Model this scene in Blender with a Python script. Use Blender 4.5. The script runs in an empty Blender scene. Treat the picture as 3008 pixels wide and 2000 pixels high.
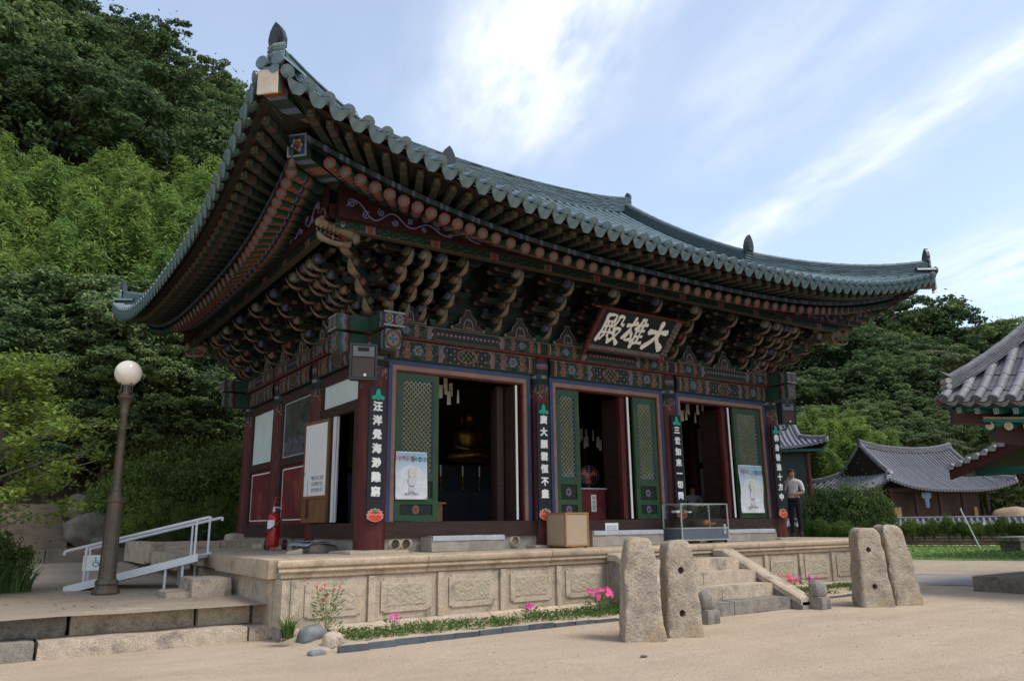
import bpy, bmesh, math, random
import numpy as np
from mathutils import Vector, Matrix, noise as mnoise
random.seed(7); rng = np.random.default_rng(7)
R = math.radians
SC = bpy.context.scene
COL = SC.collection

# ------------------------------------------------------------------ camera
cam_d = bpy.data.cameras.new('camera')
cam_d.sensor_width = 36.0
cam_d.lens = 2263.0 / 3008.0 * 36.0
cam_d.clip_start = 0.1; cam_d.clip_end = 5000
cam = bpy.data.objects.new('camera', cam_d); COL.objects.link(cam)
_y, _p, _r = R(55.6886), R(13.3484), R(-0.728)
_F = Vector((math.cos(_y)*math.cos(_p), math.sin(_y)*math.cos(_p), math.sin(_p)))
_R = Vector((math.sin(_y), -math.cos(_y), 0)); _U = _R.cross(_F)
_R2 = _R*math.cos(_r) + _U*math.sin(_r); _U2 = -_R*math.sin(_r) + _U*math.cos(_r)
CAM = Vector((-5.363, -12.088, 0.439))
cam.matrix_world = Matrix(((_R2.x, _U2.x, -_F.x, CAM.x), (_R2.y, _U2.y, -_F.y, CAM.y), (_R2.z, _U2.z, -_F.z, CAM.z), (0, 0, 0, 1)))
SC.camera = cam

# ------------------------------------------------------------------ sky and sun
SUN_EL, SUN_AZ = R(58), R(-62)          # azimuth counted from +X towards +Y
SKY_STRENGTH = 0.15
world = bpy.data.worlds.new('World'); SC.world = world; world.use_nodes = True
def build_world():
    nt = world.node_tree; N = nt.nodes; L = nt.links
    bg = N['Background']; bg.inputs[1].default_value = SKY_STRENGTH
    sky = N.new('ShaderNodeTexSky'); sky.sky_type = 'NISHITA'; sky.sun_disc = False
    sky.sun_elevation = SUN_EL; sky.sun_rotation = math.pi/2 - SUN_AZ
    sky.air_density = 1.0; sky.dust_density = 1.0; sky.ozone_density = 0.25
    tc = N.new('ShaderNodeTexCoord')
    def mth(op, a, b=None, clamp=False):
        n = N.new('ShaderNodeMath'); n.operation = op; n.use_clamp = clamp
        for i, x in enumerate((a, b)):
            if x is None: continue
            if isinstance(x, (int, float)): n.inputs[i].default_value = x
            else: L.new(x, n.inputs[i])
        return n.outputs[0]
    sp = N.new('ShaderNodeSeparateXYZ'); L.new(tc.outputs['Generated'], sp.inputs[0])
    zz = mth('MAXIMUM', sp.outputs[2], 0.07)
    px = mth('DIVIDE', sp.outputs[0], zz); py = mth('DIVIDE', sp.outputs[1], zz)
    w = mth('SUBTRACT', mth('MULTIPLY', px, .93), mth('MULTIPLY', py, .36))
    l = mth('ADD', mth('MULTIPLY', px, .36), mth('MULTIPLY', py, .93))
    def nz(sw, sl, scale, detail, off):
        c = N.new('ShaderNodeCombineXYZ'); L.new(mth('MULTIPLY', w, sw), c.inputs[0]); L.new(mth('MULTIPLY', l, sl), c.inputs[1]); c.inputs[2].default_value = off
        t = N.new('ShaderNodeTexNoise'); t.inputs['Scale'].default_value = scale; t.inputs['Detail'].default_value = detail; t.inputs['Roughness'].default_value = .58
        L.new(c.outputs[0], t.inputs['Vector']); return t.outputs[0]
    warp = mth('MULTIPLY', mth('SUBTRACT', nz(1, .6, 2.2, 4, 3.1), .5), .38)
    wv = mth('ADD', w, warp)
    def band(c, s, amp):
        d = mth('DIVIDE', mth('SUBTRACT', wv, c), s); d2 = mth('MULTIPLY', d, d)
        return mth('MULTIPLY', mth('POWER', 2.71828, mth('MULTIPLY', d2, -1)), amp)
    def gate(x, a, b):   # 1 below a, 0 above b
        n = N.new('ShaderNodeMapRange'); n.interpolation_type = 'SMOOTHSTEP'
        L.new(x, n.inputs[0]); n.inputs[1].default_value = a; n.inputs[2].default_value = b; n.inputs[3].default_value = 1; n.inputs[4].default_value = 0
        return n.outputs[0]
    A = mth('MULTIPLY', band(.41, .21, 1.05), gate(l, 1.45, 2.2))
    B = band(1.43, .135, .55)
    Cc = mth('MULTIPLY', band(1.0, .15, .26), gate(l, 1.5, 2.2))
    D = band(-1.2, .35, .7); E2 = band(2.6, .35, .5); F2 = band(-2.6, .5, .7); G2 = band(4.4, .7, .6)
    tot = A
    for q in (B, Cc, D, E2, F2, G2): tot = mth('ADD', tot, q)
    fine = nz(2.2, .8, 3.0, 8, 9.7)
    fine = mth('ADD', mth('MULTIPLY', fine, 3.0), -.85)
    dens = mth('MULTIPLY', tot, fine, True)
    veil = mth('ADD', mth('MULTIPLY', nz(.8, .35, 1.3, 5, 1.3), .20), .15)
    # small soft puffs low in the sky
    pf = nz(1.0, 1.0, 1.1, 5, 22.)
    puff = mth('MULTIPLY', mth('SUBTRACT', pf, .62), 2.2, True)
    puff = mth('MULTIPLY', puff, gate(sp.outputs[2], .2, .36))
    dens = mth('ADD', mth('ADD', dens, veil), puff, True)
    mix = N.new('ShaderNodeMix'); mix.data_type = 'RGBA'
    L.new(dens, mix.inputs['Factor']); L.new(sky.outputs[0], mix.inputs['A']); mix.inputs['B'].default_value = (4.35, 4.6, 4.9, 1)
    L.new(mix.outputs['Result'], bg.inputs[0])
build_world()
sun_d = bpy.data.lights.new('sun', 'SUN'); sun_d.energy = 1.7; sun_d.angle = R(18); sun_d.color = (1, .95, .87)
sun = bpy.data.objects.new('sun', sun_d); COL.objects.link(sun)
sun.rotation_euler = Vector((-math.cos(SUN_EL)*math.cos(SUN_AZ), -math.cos(SUN_EL)*math.sin(SUN_AZ), -math.sin(SUN_EL))).to_track_quat('-Z', 'Y').to_euler()
SC.view_settings.view_transform = 'Standard'; SC.view_settings.look = 'None'
SC.view_settings.exposure = 0.74; SC.view_settings.gamma = 1.0; SC.view_settings.use_curve_mapping = False
SC.cycles.max_bounces = 7; SC.cycles.diffuse_bounces = 4; SC.cycles.transparent_max_bounces = 32
SC.cycles.use_denoising = True

# ------------------------------------------------------------------ pixel helper (a pixel gives a direction, a plane the distance)
def ray(x, y): return _F + _R2*((x-1504)/2263.0) - _U2*((y-1000)/2263.0)
def onz(x, y, z): d = ray(x, y); return CAM + d*((z-CAM.z)/d.z)
def ony(x, y, Y): d = ray(x, y); return CAM + d*((Y-CAM.y)/d.y)
def onx(x, y, X): d = ray(x, y); return CAM + d*((X-CAM.x)/d.x)
def dist(x, y, H): d = ray(x, y); return CAM + d*(H/math.hypot(d.x, d.y))

# ------------------------------------------------------------------ materials
MATS = {}
def nodes_of(name):
    m = bpy.data.materials.new(name); m.use_nodes = True
    nt = m.node_tree; return m, nt, nt.nodes, nt.links, nt.nodes['Principled BSDF']
def setin(n, k, v): n.inputs[k].default_value = v
def noise_node(N, L, scale, detail=5, rough=.6, coord='Object', vec=None, stretch=None):
    t = N.new('ShaderNodeTexNoise'); setin(t, 'Scale', scale); setin(t, 'Detail', detail); setin(t, 'Roughness', rough)
    if vec is None:
        tc = N.new('ShaderNodeTexCoord'); vec = tc.outputs[coord]
    if stretch:
        mp = N.new('ShaderNodeMapping'); mp.inputs['Scale'].default_value = stretch; L.new(vec, mp.inputs[0]); vec = mp.outputs[0]
    L.new(vec, t.inputs['Vector']); return t
def ramp(N, L, fac, stops):
    r = N.new('ShaderNodeValToRGB'); e = r.color_ramp.elements
    while len(e) < len(stops): e.new(.5)
    for i, (p, c) in enumerate(stops):
        e[i].position = p; e[i].color = (*c, 1) if len(c) == 3 else c
    L.new(fac, r.inputs[0]); return r.outputs[0]
def mixc(N, L, fac, a, b, mode='MIX'):
    m = N.new('ShaderNodeMix'); m.data_type = 'RGBA'; m.blend_type = mode
    for k, x in (('Factor', fac), ('A', a), ('B', b)):
        if isinstance(x, (int, float)): m.inputs[k].default_value = x
        elif isinstance(x, tuple): m.inputs[k].default_value = (*x, 1)[:4]
        else: L.new(x, m.inputs[k])
    return m.outputs['Result']
def bumpn(N, L, bsdf, height, dist=.01, strength=.5):
    b = N.new('ShaderNodeBump'); setin(b, 'Strength', strength); setin(b, 'Distance', dist)
    L.new(height, b.inputs['Height']); L.new(b.outputs[0], bsdf.inputs['Normal'])
def mat(name, c1, c2=None, scale=6, rough=.75, bump=.0, bscale=None, metallic=0, spec=.3, stretch=None, c3=None, attr=0, detail=6, coord='Object', objvar=0, speck=0):
    """noise between c1 and c2 (c3 = stains with a shape of their own); attr>0 multiplies a face colour"""
    m, nt, N, L, b = nodes_of(name)
    setin(b, 'Roughness', rough); setin(b, 'Metallic', metallic); setin(b, 'Specular IOR Level', spec)
    c2 = c2 or tuple(x*.75 for x in c1)
    t = noise_node(N, L, scale, detail, .62, coord, None, stretch)
    col = ramp(N, L, t.outputs[0], [(.32, c1), (.68, c2)])
    if c3:
        t3 = noise_node(N, L, scale*.35, 7, .7, coord, None, stretch)
        f = ramp(N, L, t3.outputs[0], [(.52, (0, 0, 0)), (.68, (1, 1, 1))])
        col = mixc(N, L, f, col, c3)
    if speck:
        ts = noise_node(N, L, speck, 5, .75); col = mixc(N, L, 1.0, col, ramp(N, L, ts.outputs[0], [(.36, (.52, .52, .54)), (.5, (1, 1, 1)), (.66, (1.22, 1.2, 1.16))]), 'MULTIPLY')
    if attr:
        a = N.new('ShaderNodeAttribute'); a.attribute_name = 'Col'
        col = mixc(N, L, 1.0, col, a.outputs['Color'], 'MULTIPLY')
    if objvar:
        oi = N.new('ShaderNodeObjectInfo'); h = N.new('ShaderNodeHueSaturation')
        mr = N.new('ShaderNodeMapRange'); L.new(oi.outputs['Random'], mr.inputs[0]); mr.inputs[3].default_value = 1-objvar; mr.inputs[4].default_value = 1+objvar
        L.new(mr.outputs[0], h.inputs['Value']); L.new(col, h.inputs['Color']); col = h.outputs[0]
    L.new(col, b.inputs['Base Color'])
    if bump:
        tb = noise_node(N, L, bscale or scale*4, 8, .65, coord, None, stretch)
        bumpn(N, L, b, tb.outputs[0], bump, .6)
    MATS[name] = m; return m

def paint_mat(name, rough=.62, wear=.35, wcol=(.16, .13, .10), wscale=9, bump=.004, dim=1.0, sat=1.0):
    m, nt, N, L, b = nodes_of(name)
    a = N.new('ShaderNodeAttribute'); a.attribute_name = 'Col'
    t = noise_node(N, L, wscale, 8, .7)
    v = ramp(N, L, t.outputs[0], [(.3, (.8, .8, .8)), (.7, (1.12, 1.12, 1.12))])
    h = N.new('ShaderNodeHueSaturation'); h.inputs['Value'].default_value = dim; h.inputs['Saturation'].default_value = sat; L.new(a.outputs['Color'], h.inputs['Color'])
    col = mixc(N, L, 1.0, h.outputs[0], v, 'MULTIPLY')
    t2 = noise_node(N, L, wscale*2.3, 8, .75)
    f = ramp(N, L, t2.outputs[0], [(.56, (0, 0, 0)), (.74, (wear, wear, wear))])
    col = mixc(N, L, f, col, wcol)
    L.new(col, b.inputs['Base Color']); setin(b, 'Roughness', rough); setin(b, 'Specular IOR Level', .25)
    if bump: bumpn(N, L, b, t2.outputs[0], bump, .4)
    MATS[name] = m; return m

def leaf_mat(name, var=.25, hue=.03, trans=.35, rough=.55):
    m, nt, N, L, b = nodes_of(name)
    a = N.new('ShaderNodeAttribute'); a.attribute_name = 'Col'
    oi = N.new('ShaderNodeObjectInfo'); h = N.new('ShaderNodeHueSaturation')
    mr = N.new('ShaderNodeMapRange'); L.new(oi.outputs['Random'], mr.inputs[0]); mr.inputs[3].default_value = 1-var; mr.inputs[4].default_value = 1+var
    mh = N.new('ShaderNodeMapRange'); L.new(oi.outputs['Random'], mh.inputs[0]); mh.inputs[3].default_value = .5+hue; mh.inputs[4].default_value = .5-hue
    L.new(mr.outputs[0], h.inputs['Value']); L.new(mh.outputs[0], h.inputs['Hue']); L.new(a.outputs['Color'], h.inputs['Color'])
    L.new(h.outputs[0], b.inputs['Base Color']); setin(b, 'Roughness', .7); setin(b, 'Specular IOR Level', .16)
    tr = N.new('ShaderNodeBsdfTranslucent'); L.new(h.outputs[0], tr.inputs[0])
    mx = N.new('ShaderNodeMixShader'); mx.inputs[0].default_value = trans
    L.new(b.outputs[0], mx.inputs[1]); L.new(tr.outputs[0], mx.inputs[2]); L.new(mx.outputs[0], N['Material Output'].inputs[0])
    MATS[name] = m; return m

# ------------------------------------------------------------------ mesh builder
class MB:
    def __init__(s): s.v = []; s.f = []; s.c = []; s.m = []; s.T = None; s.mi = 0
    def add(s, vs, fs, col=(1, 1, 1), mi=None):
        o = len(s.v)
        if s.T is not None: vs = [tuple(s.T @ Vector(p)) for p in vs]
        s.v.extend(vs)
        mi = s.mi if mi is None else mi
        for i, f in enumerate(fs):
            s.f.append([o+k for k in f]); s.m.append(mi)
            s.c.append(col[i] if isinstance(col, list) else col)
        return s
    def box(s, x0, x1, y0, y1, z0, z1, col=(1, 1, 1), mi=None):
        return s.add([(x0, y0, z0), (x1, y0, z0), (x1, y1, z0), (x0, y1, z0), (x0, y0, z1), (x1, y0, z1), (x1, y1, z1), (x0, y1, z1)],
                     [(0, 3, 2, 1), (4, 5, 6, 7), (0, 1, 5, 4), (2, 3, 7, 6), (1, 2, 6, 5), (3, 0, 4, 7)], col, mi)
    def hexa(s, b4, t4, col=(1, 1, 1), mi=None):
        return s.add(list(b4)+list(t4), [(0, 3, 2, 1), (4, 5, 6, 7), (0, 1, 5, 4), (1, 2, 6, 5), (2, 3, 7, 6), (3, 0, 4, 7)], col, mi)
    def tube(s, pts, rad, n=8, col=(1, 1, 1), mi=None, caps=True, flat=1.0):
        pts = [Vector(p) for p in pts]; k = len(pts)
        rs = rad if isinstance(rad, (list, tuple)) else [rad]*k
        up = Vector((0, 0, 1)); vs = []; fs = []
        prev = None
        for i, p in enumerate(pts):
            t = (pts[min(i+1, k-1)]-pts[max(i-1, 0)]).normalized()
            if prev is None:
                a = t.cross(up if abs(t.z) < .95 else Vector((1, 0, 0))).normalized()
            else:
                a = (prev - t*prev.dot(t)).normalized()
            prev = a; b = t.cross(a)
            for j in range(n):
                th = 2*math.pi*j/n
                vs.append(tuple(p + a*(rs[i]*math.cos(th)) + b*(rs[i]*flat*math.sin(th))))
        for i in range(k-1):
            for j in range(n):
                j2 = (j+1) % n
                fs.append((i*n+j, i*n+j2, (i+1)*n+j2, (i+1)*n+j))
        if caps: fs.append(tuple(range(n-1, -1, -1))); fs.append(tuple((k-1)*n+j for j in range(n)))
        return s.add(vs, fs, col, mi)
    def lathe(s, prof, n=24, center=(0, 0, 0), col=(1, 1, 1), mi=None, cols=None):
        cx, cy, cz = center; vs = []; fs = []; cc = []
        for r, z in prof:
            for j in range(n):
                th = 2*math.pi*j/n; vs.append((cx+r*math.cos(th), cy+r*math.sin(th), cz+z))
        for i in range(len(prof)-1):
            for j in range(n):
                j2 = (j+1) % n; fs.append((i*n+j, i*n+j2, (i+1)*n+j2, (i+1)*n+j)); cc.append(cols[i] if cols else col)
        fs.append(tuple(range(n-1, -1, -1))); cc.append(cols[0] if cols else col)
        fs.append(tuple((len(prof)-1)*n+j for j in range(n))); cc.append(cols[-1] if cols else col)
        return s.add(vs, fs, cc, mi)
    def ell(s, c, r, n=10, m=7, col=(1, 1, 1), mi=None, colf=None):
        vs = []; fs = []; cc = []
        for i in range(m+1):
            ph = math.pi*i/m
            for j in range(n):
                th = 2*math.pi*j/n
                vs.append((c[0]+r[0]*math.sin(ph)*math.cos(th), c[1]+r[1]*math.sin(ph)*math.sin(th), c[2]-r[2]*math.cos(ph)))
        for i in range(m):
            for j in range(n):
                j2 = (j+1) % n; fs.append((i*n+j, i*n+j2, (i+1)*n+j2, (i+1)*n+j)); cc.append(colf(i, j) if colf else col)
        return s.add(vs, fs, cc, mi)
    def prism(s, poly, h0, h1, fn, cside=(1, 1, 1), cface=(1, 1, 1), edgecols=None, mi=None):
        """poly: list of (a,b); fn(a,b,h)->xyz; extruded from h0 to h1"""
        k = len(poly)
        vs = [fn(a, b, h0) for a, b in poly] + [fn(a, b, h1) for a, b in poly]
        fs = [tuple(range(k-1, -1, -1)), tuple(range(k, 2*k))]; cc = [cface, cface]
        for i in range(k):
            j = (i+1) % k; fs.append((i, j, k+j, k+i)); cc.append(edgecols[i] if edgecols else cside)
        return s.add(vs, fs, cc, mi)
    def grid(s, fn, nu, nv, colf=None, col=(1, 1, 1), mi=None, loopu=False):
        vs = [fn(i/nu, j/nv) for i in range(nu+(0 if loopu else 1)) for j in range(nv+1)]
        fs = []; cc = []; w = nv+1; M = nu if loopu else nu+1
        for i in range(nu):
            for j in range(nv):
                i2 = (i+1) % M
                fs.append((i*w+j, i2*w+j, i2*w+j+1, i*w+j+1)); cc.append(colf((i+.5)/nu, (j+.5)/nv) if colf else col)
        return s.add(vs, fs, cc, mi)
    def mesh(s, name, mats, smooth=False):
        me = bpy.data.meshes.new(name)
        me.from_pydata(s.v, [], s.f)
        for m in (mats if isinstance(mats, (list, tuple)) else [mats]): me.materials.append(MATS[m] if isinstance(m, str) else m)
        if any(s.m): me.polygons.foreach_set('material_index', s.m)
        at = me.attributes.new('Col', 'FLOAT_COLOR', 'FACE')
        cc = np.ones((len(s.f), 4), np.float32); cc[:, :3] = np.array([c[:3] for c in s.c], np.float32) if s.c else 1
        at.data.foreach_set('color', cc.ravel())
        bm = bmesh.new(); bm.from_mesh(me); bmesh.ops.recalc_face_normals(bm, faces=bm.faces); bm.to_mesh(me); bm.free()
        if smooth:
            me.polygons.foreach_set('use_smooth', [True]*len(me.polygons))
            try: me.set_sharp_from_angle(angle=R(smooth if smooth is not True else 40))
            except Exception: pass
        me.update(); return me
    def build(s, name, mats, parent=None, smooth=False, **kw):
        return link(name, s.mesh(name, mats, smooth), parent, **kw)

def link(name, me, parent=None, loc=None, rot=None, scale=None, mw=None):
    o = bpy.data.objects.new(name, me); COL.objects.link(o)
    if parent is not None:
        o.parent = parent
    if mw is not None: o.matrix_local = mw
    if loc is not None: o.location = loc
    if rot is not None: o.rotation_euler = rot
    if scale is not None: o.scale = (scale,)*3 if isinstance(scale, (int, float)) else scale
    return o
def thing(name, label, cat, loc=(0, 0, 0), rz=0, group=None):
    o = bpy.data.objects.new(name, None); COL.objects.link(o); o.empty_display_size = .2
    o.location = loc; o.rotation_euler = (0, 0, rz); return tag(o, label, cat, group)
def tag(o, label=None, cat=None, group=None, kind=None):
    if label: o['label'] = label
    if cat: o['category'] = cat
    if group: o['group'] = group
    if kind: o['kind'] = kind
    return o
def copy_tree(o, parent=None):
    c = o.copy(); COL.objects.link(c); c.parent = parent
    for ch in [k for k in o.children]: copy_tree(ch, c)
    return c
def lerp(a, b, t): return a+(b-a)*t
def vmix(a, b, t): return tuple(a[i]+(b[i]-a[i])*t for i in range(3))
def jit(c, k=.1): 
    r = 1+random.uniform(-k, k); return tuple(x*r for x in c)

def rough_mesh(x0, x1, y0, y1, z0, z1, seg=.12, rnd=.03, amp=.012, fr=3.0, seed=0, shape=None):
    """a block with rounded, uneven edges (dressed or natural stone)"""
    sx, sy, sz = x1-x0, y1-y0, z1-z0; c = Vector(((x0+x1)/2, (y0+y1)/2, (z0+z1)/2))
    nx, ny, nz = (max(2, min(40, int(round(q/seg)))) for q in (sx, sy, sz))
    idx = {}; vs = []; fs = []
    def vid(i, j, k):
        if (i, j, k) not in idx:
            p = Vector((x0+sx*i/nx, y0+sy*j/ny, z0+sz*k/nz))
            h = Vector((sx/2-rnd, sy/2-rnd, sz/2-rnd)); d = p-c
            inner = Vector((max(-h.x, min(h.x, d.x)), max(-h.y, min(h.y, d.y)), max(-h.z, min(h.z, d.z))))
            e = d-inner
            if e.length > 1e-6: d = inner + e.normalized()*min(e.length, rnd)
            p = c+d
            if shape: p = shape(p)
            n = mnoise.noise_vector(p*fr + Vector((seed*7.1, seed*3.3, seed*1.7))) + .5*mnoise.noise_vector(p*fr*2.7 + Vector((seed, 9, seed)))
            idx[(i, j, k)] = len(vs); vs.append(tuple(p+n*amp))
        return idx[(i, j, k)]
    for i in range(nx):
        for j in range(ny):
            fs.append((vid(i, j, 0), vid(i, j+1, 0), vid(i+1, j+1, 0), vid(i+1, j, 0))); fs.append((vid(i, j, nz), vid(i+1, j, nz), vid(i+1, j+1, nz), vid(i, j+1, nz)))
    for i in range(nx):
        for k in range(nz):
            fs.append((vid(i, 0, k), vid(i+1, 0, k), vid(i+1, 0, k+1), vid(i, 0, k+1))); fs.append((vid(i, ny, k), vid(i, ny, k+1), vid(i+1, ny, k+1), vid(i+1, ny, k)))
    for j in range(ny):
        for k in range(nz):
            fs.append((vid(0, j, k), vid(0, j, k+1), vid(0, j+1, k+1), vid(0, j+1, k))); fs.append((vid(nx, j, k), vid(nx, j+1, k), vid(nx, j+1, k+1), vid(nx, j, k+1)))
    return vs, fs
def stone(name, ext, material, parent=None, smooth=50, **kw):
    b = MB(); vs, fs = rough_mesh(*ext, **kw); b.add(vs, fs, jit((1, 1, 1), .08)); return b.build(name, material, parent, smooth)

def fast_mesh(name, V, quads, colors, mats):
    me = bpy.data.meshes.new(name); n = len(quads)
    me.vertices.add(len(V)); me.vertices.foreach_set('co', np.asarray(V, np.float32).ravel())
    me.loops.add(n*4); me.loops.foreach_set('vertex_index', np.asarray(quads, np.int32).ravel())
    me.polygons.add(n); me.polygons.foreach_set('loop_start', np.arange(0, n*4, 4, dtype=np.int32))
    for m in mats: me.materials.append(MATS[m])
    at = me.attributes.new('Col', 'FLOAT_COLOR', 'FACE')
    cc = np.ones((n, 4), np.float32); cc[:, :3] = colors; at.data.foreach_set('color', cc.ravel())
    me.update(calc_edges=True); me.validate(); return me
def leaf_quads(P, D, size, asp=.5, up=.35, droop=0):
    """P positions, D outward directions; diamond leaves"""
    n = len(P); rnd = rng.normal(size=(n, 3)); nrm = D + rnd*.75; nrm[:, 2] += up
    nrm /= np.linalg.norm(nrm, axis=1, keepdims=True)+1e-9
    t = rng.normal(size=(n, 3)); t[:, 2] -= droop; t -= nrm*(t*nrm).sum(1, keepdims=True); t /= np.linalg.norm(t, axis=1, keepdims=True)+1e-9
    b = np.cross(nrm, t); s = (size*rng.uniform(.65, 1.35, n))[:, None]
    V = np.stack([P-t*s, P+b*s*asp-nrm*s*.12, P+t*s, P-b*s*asp-nrm*s*.12], 1).reshape(-1, 3)
    return V, np.arange(n*4).reshape(-1, 4)
def text_mesh(body, size, material, bevel=0.0, extrude=.002, align='CENTER', space=1.0):
    cu = bpy.data.curves.new('lettering', 'FONT'); cu.body = body; cu.size = size; cu.align_x = align; cu.align_y = 'CENTER'
    cu.extrude = extrude; cu.bevel_depth = bevel; cu.bevel_resolution = 1; cu.resolution_u = 3; cu.space_line = space
    o = bpy.data.objects.new('lettering', cu); COL.objects.link(o)
    dg = bpy.context.evaluated_depsgraph_get(); me = bpy.data.meshes.new_from_object(o.evaluated_get(dg))
    bpy.data.objects.remove(o); bpy.data.curves.remove(cu)
    me.materials.clear(); me.materials.append(MATS[material]); return me
# ------------------------------------------------------------------ material library
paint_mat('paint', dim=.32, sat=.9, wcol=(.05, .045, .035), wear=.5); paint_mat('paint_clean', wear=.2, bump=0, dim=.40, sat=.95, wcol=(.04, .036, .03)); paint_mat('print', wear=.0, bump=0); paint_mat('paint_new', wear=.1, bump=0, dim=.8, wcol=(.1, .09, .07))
paint_mat('paint_old', wear=.75, wcol=(.2, .16, .12), wscale=6)
mat('granite', (.52, .42, .315), (.40, .32, .235), 9, .85, .006, 60, c3=(.22, .185, .15), attr=1, speck=70)
mat('granite_warm', (.55, .43, .31), (.43, .335, .235), 5, .85, .008, 45, c3=(.27, .205, .145), attr=1, speck=70)
mat('granite_rough', (.50, .41, .31), (.37, .30, .225), 7, .9, .02, 34, c3=(.17, .145, .13), attr=1, speck=55)
mat('granite_dark', (.30, .265, .22), (.19, .17, .15), 6, .9, .012, 40, c3=(.08, .08, .075), attr=1, speck=55)
mat('pillar_stone', (.49, .405, .305), (.275, .23, .19), 5.5, .92, .045, 26, c3=(.44, .325, .19), attr=1, detail=10, speck=46)
mat('hewn_panel', (.45, .375, .28), (.37, .305, .225), 5, .9, .012, 50, attr=1)
mat('concrete', (.36, .32, .27), (.27, .24, .2), 4, .9, .006, 50, c3=(.19, .17, .15), attr=1)
mat('road', (.27, .26, .25), (.22, .21, .2), 3, .85, .004, 60, c3=(.33, .3, .26))
mat('rock', (.19, .165, .135), (.11, .095, .08), 3, .95, .03, 12, c3=(.06, .06, .05), attr=1)
mat('rock_grey', (.24, .25, .26), (.15, .155, .16), 5, .95, .02, 20, attr=1)
mat('soil', (.20, .14, .09), (.13, .09, .06), 5, .95, .02, 30)
mat('red_wood', (.105, .017, .016), (.062, .011, .011), 5, .6, .004, 30, stretch=(6, 6, .6), c3=(.12, .042, .03), attr=1)
mat('red_panel', (.15, .026, .024), (.105, .018, .018), 3, .6, .003, 30, c3=(.26, .065, .05), attr=1)
mat('dark_wood', (.058, .030, .024), (.03, .017, .014), 5, .7, .005, 40, stretch=(.6, 6, 6), attr=1)
mat('dark_wood_y', (.058, .030, .024), (.03, .017, .014), 5, .7, .005, 40, stretch=(6, .6, 6), attr=1)
mat('pink_wood', (.27, .165, .13), (.20, .12, .095), 4, .7, .003, 40, stretch=(1, 4, 2), attr=1)
mat('blue_paint', (.042, .068, .15), (.032, .05, .11), 5, .6, .002, 40, attr=1)
mat('green_paint', (.030, .085, .036), (.024, .06, .028), 6, .6, .003, 30, c3=(.055, .08, .04), attr=1)
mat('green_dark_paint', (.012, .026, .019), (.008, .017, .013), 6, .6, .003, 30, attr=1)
mat('lattice_paint', (.20, .225, .155), (.15, .175, .115), 8, .7, .002, 40, attr=1)
mat('old_paper', (.13, .12, .075), (.10, .09, .055), 5, .9)
mat('white_wall', (.60, .69, .66), (.52, .61, .585), 3, .85, .002, 30, c3=(.55, .6, .55))
mat('paper_white', (.78, .78, .75), (.72, .72, .69), 3, .85, .001, 20)
mat('cloth_white', (.62, .63, .64), (.5, .51, .53), 4, .9, .004, 30, stretch=(3, 3, .5))
mat('mat_grey', (.42, .44, .47), (.33, .35, .38), 6, .8, .004, 60)
mat('oak_wood', (.33, .175, .07), (.26, .135, .05), 5, .5, .002, 40, stretch=(1, 1, .3))
mat('weave', (.40, .30, .205), (.35, .26, .175), 30, .8, .002, 120)
mat('brown_door', (.23, .12, .05), (.13, .065, .03), 4, .6, .003, 40, stretch=(4, 4, .6))
mat('tile_teal', (.108, .160, .172), (.062, .10, .11), 7, .38, .003, 50, spec=.5, attr=1)
mat('tile_grey', (.22, .22, .235), (.135, .135, .15), 8, .6, .004, 40, spec=.4, attr=1)
mat('tile_far', (.17, .17, .185), (.12, .12, .135), 6, .65, 0, attr=1)
mat('metal_white', (.62, .64, .66), (.55, .57, .6), 5, .35, .001, 40, spec=.5)
mat('aluminium', (.52, .54, .56), (.45, .47, .49), 6, .32, 0, metallic=.7)
mat('panel_grey', (.10, .12, .15), (.085, .1, .125), 5, .4)
mat('bronze', (.135, .105, .075), (.075, .065, .055), 5, .5, .004, 40, metallic=.35, c3=(.17, .10, .055))
mat('black_plastic', (.045, .048, .055), (.03, .032, .037), 8, .45, .001, 80)
mat('grille', (.075, .055, .045), (.05, .035, .03), 60, .5, .002, 160)
mat('black_board', (.010, .014, .020), (.006, .009, .013), 5, .45)
mat('ext_red', (.42, .012, .012), (.33, .01, .01), 3, .3, 0, spec=.5)
mat('gold', (.24, .14, .034), (.13, .075, .018), 6, .38, .003, 20, metallic=.85)
mat('navy', (.012, .016, .028), (.007, .010, .017), 6, .6)
mat('bark', (.105, .082, .06), (.05, .04, .03), 4, .95, .02, 14, stretch=(3, 3, .6))
mat('bark_pale', (.19, .17, .14), (.11, .1, .085), 4, .95, .01, 20, stretch=(3, 3, .6))
mat('culm', (.19, .22, .07), (.12, .15, .05), 3, .5)
mat('skin', (.42, .235, .155), (.36, .195, .125), 8, .55)
mat('hair', (.012, .010, .009), (.02, .017, .015), 20, .5)
mat('shirt', (.74, .74, .77), (.66, .66, .7), 12, .85, .004, 40)
mat('trousers', (.013, .014, .022), (.009, .01, .015), 10, .8, .003, 40)
mat('ink', (.02, .02, .022), (.015, .015, .016), 3, .7)
mat('ink_red', (.55, .03, .03), (.5, .028, .028), 3, .7)
mat('letter', (.78, .77, .73), (.68, .67, .63), 10, .6, attr=0)
mat('letter_white', (.8, .8, .77), (.74, .74, .7), 10, .6)
mat('jade', (.02, .32, .20), (.016, .27, .17), 6, .5)
mat('lotus_red', (.62, .065, .03), (.52, .05, .025), 6, .5)
mat('lotus_line', (.75, .45, .35), (.68, .4, .3), 6, .5)
leaf_mat('leaf', .38, .02, .3); leaf_mat('leaf_dark', .25, .015, .2); leaf_mat('leaf_bright', .14, .015, .42); leaf_mat('leaf_fix', .04, .0, .35)
mat('petal', (1, 1, 1), (.85, .85, .85), 20, .6, attr=1)
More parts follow.
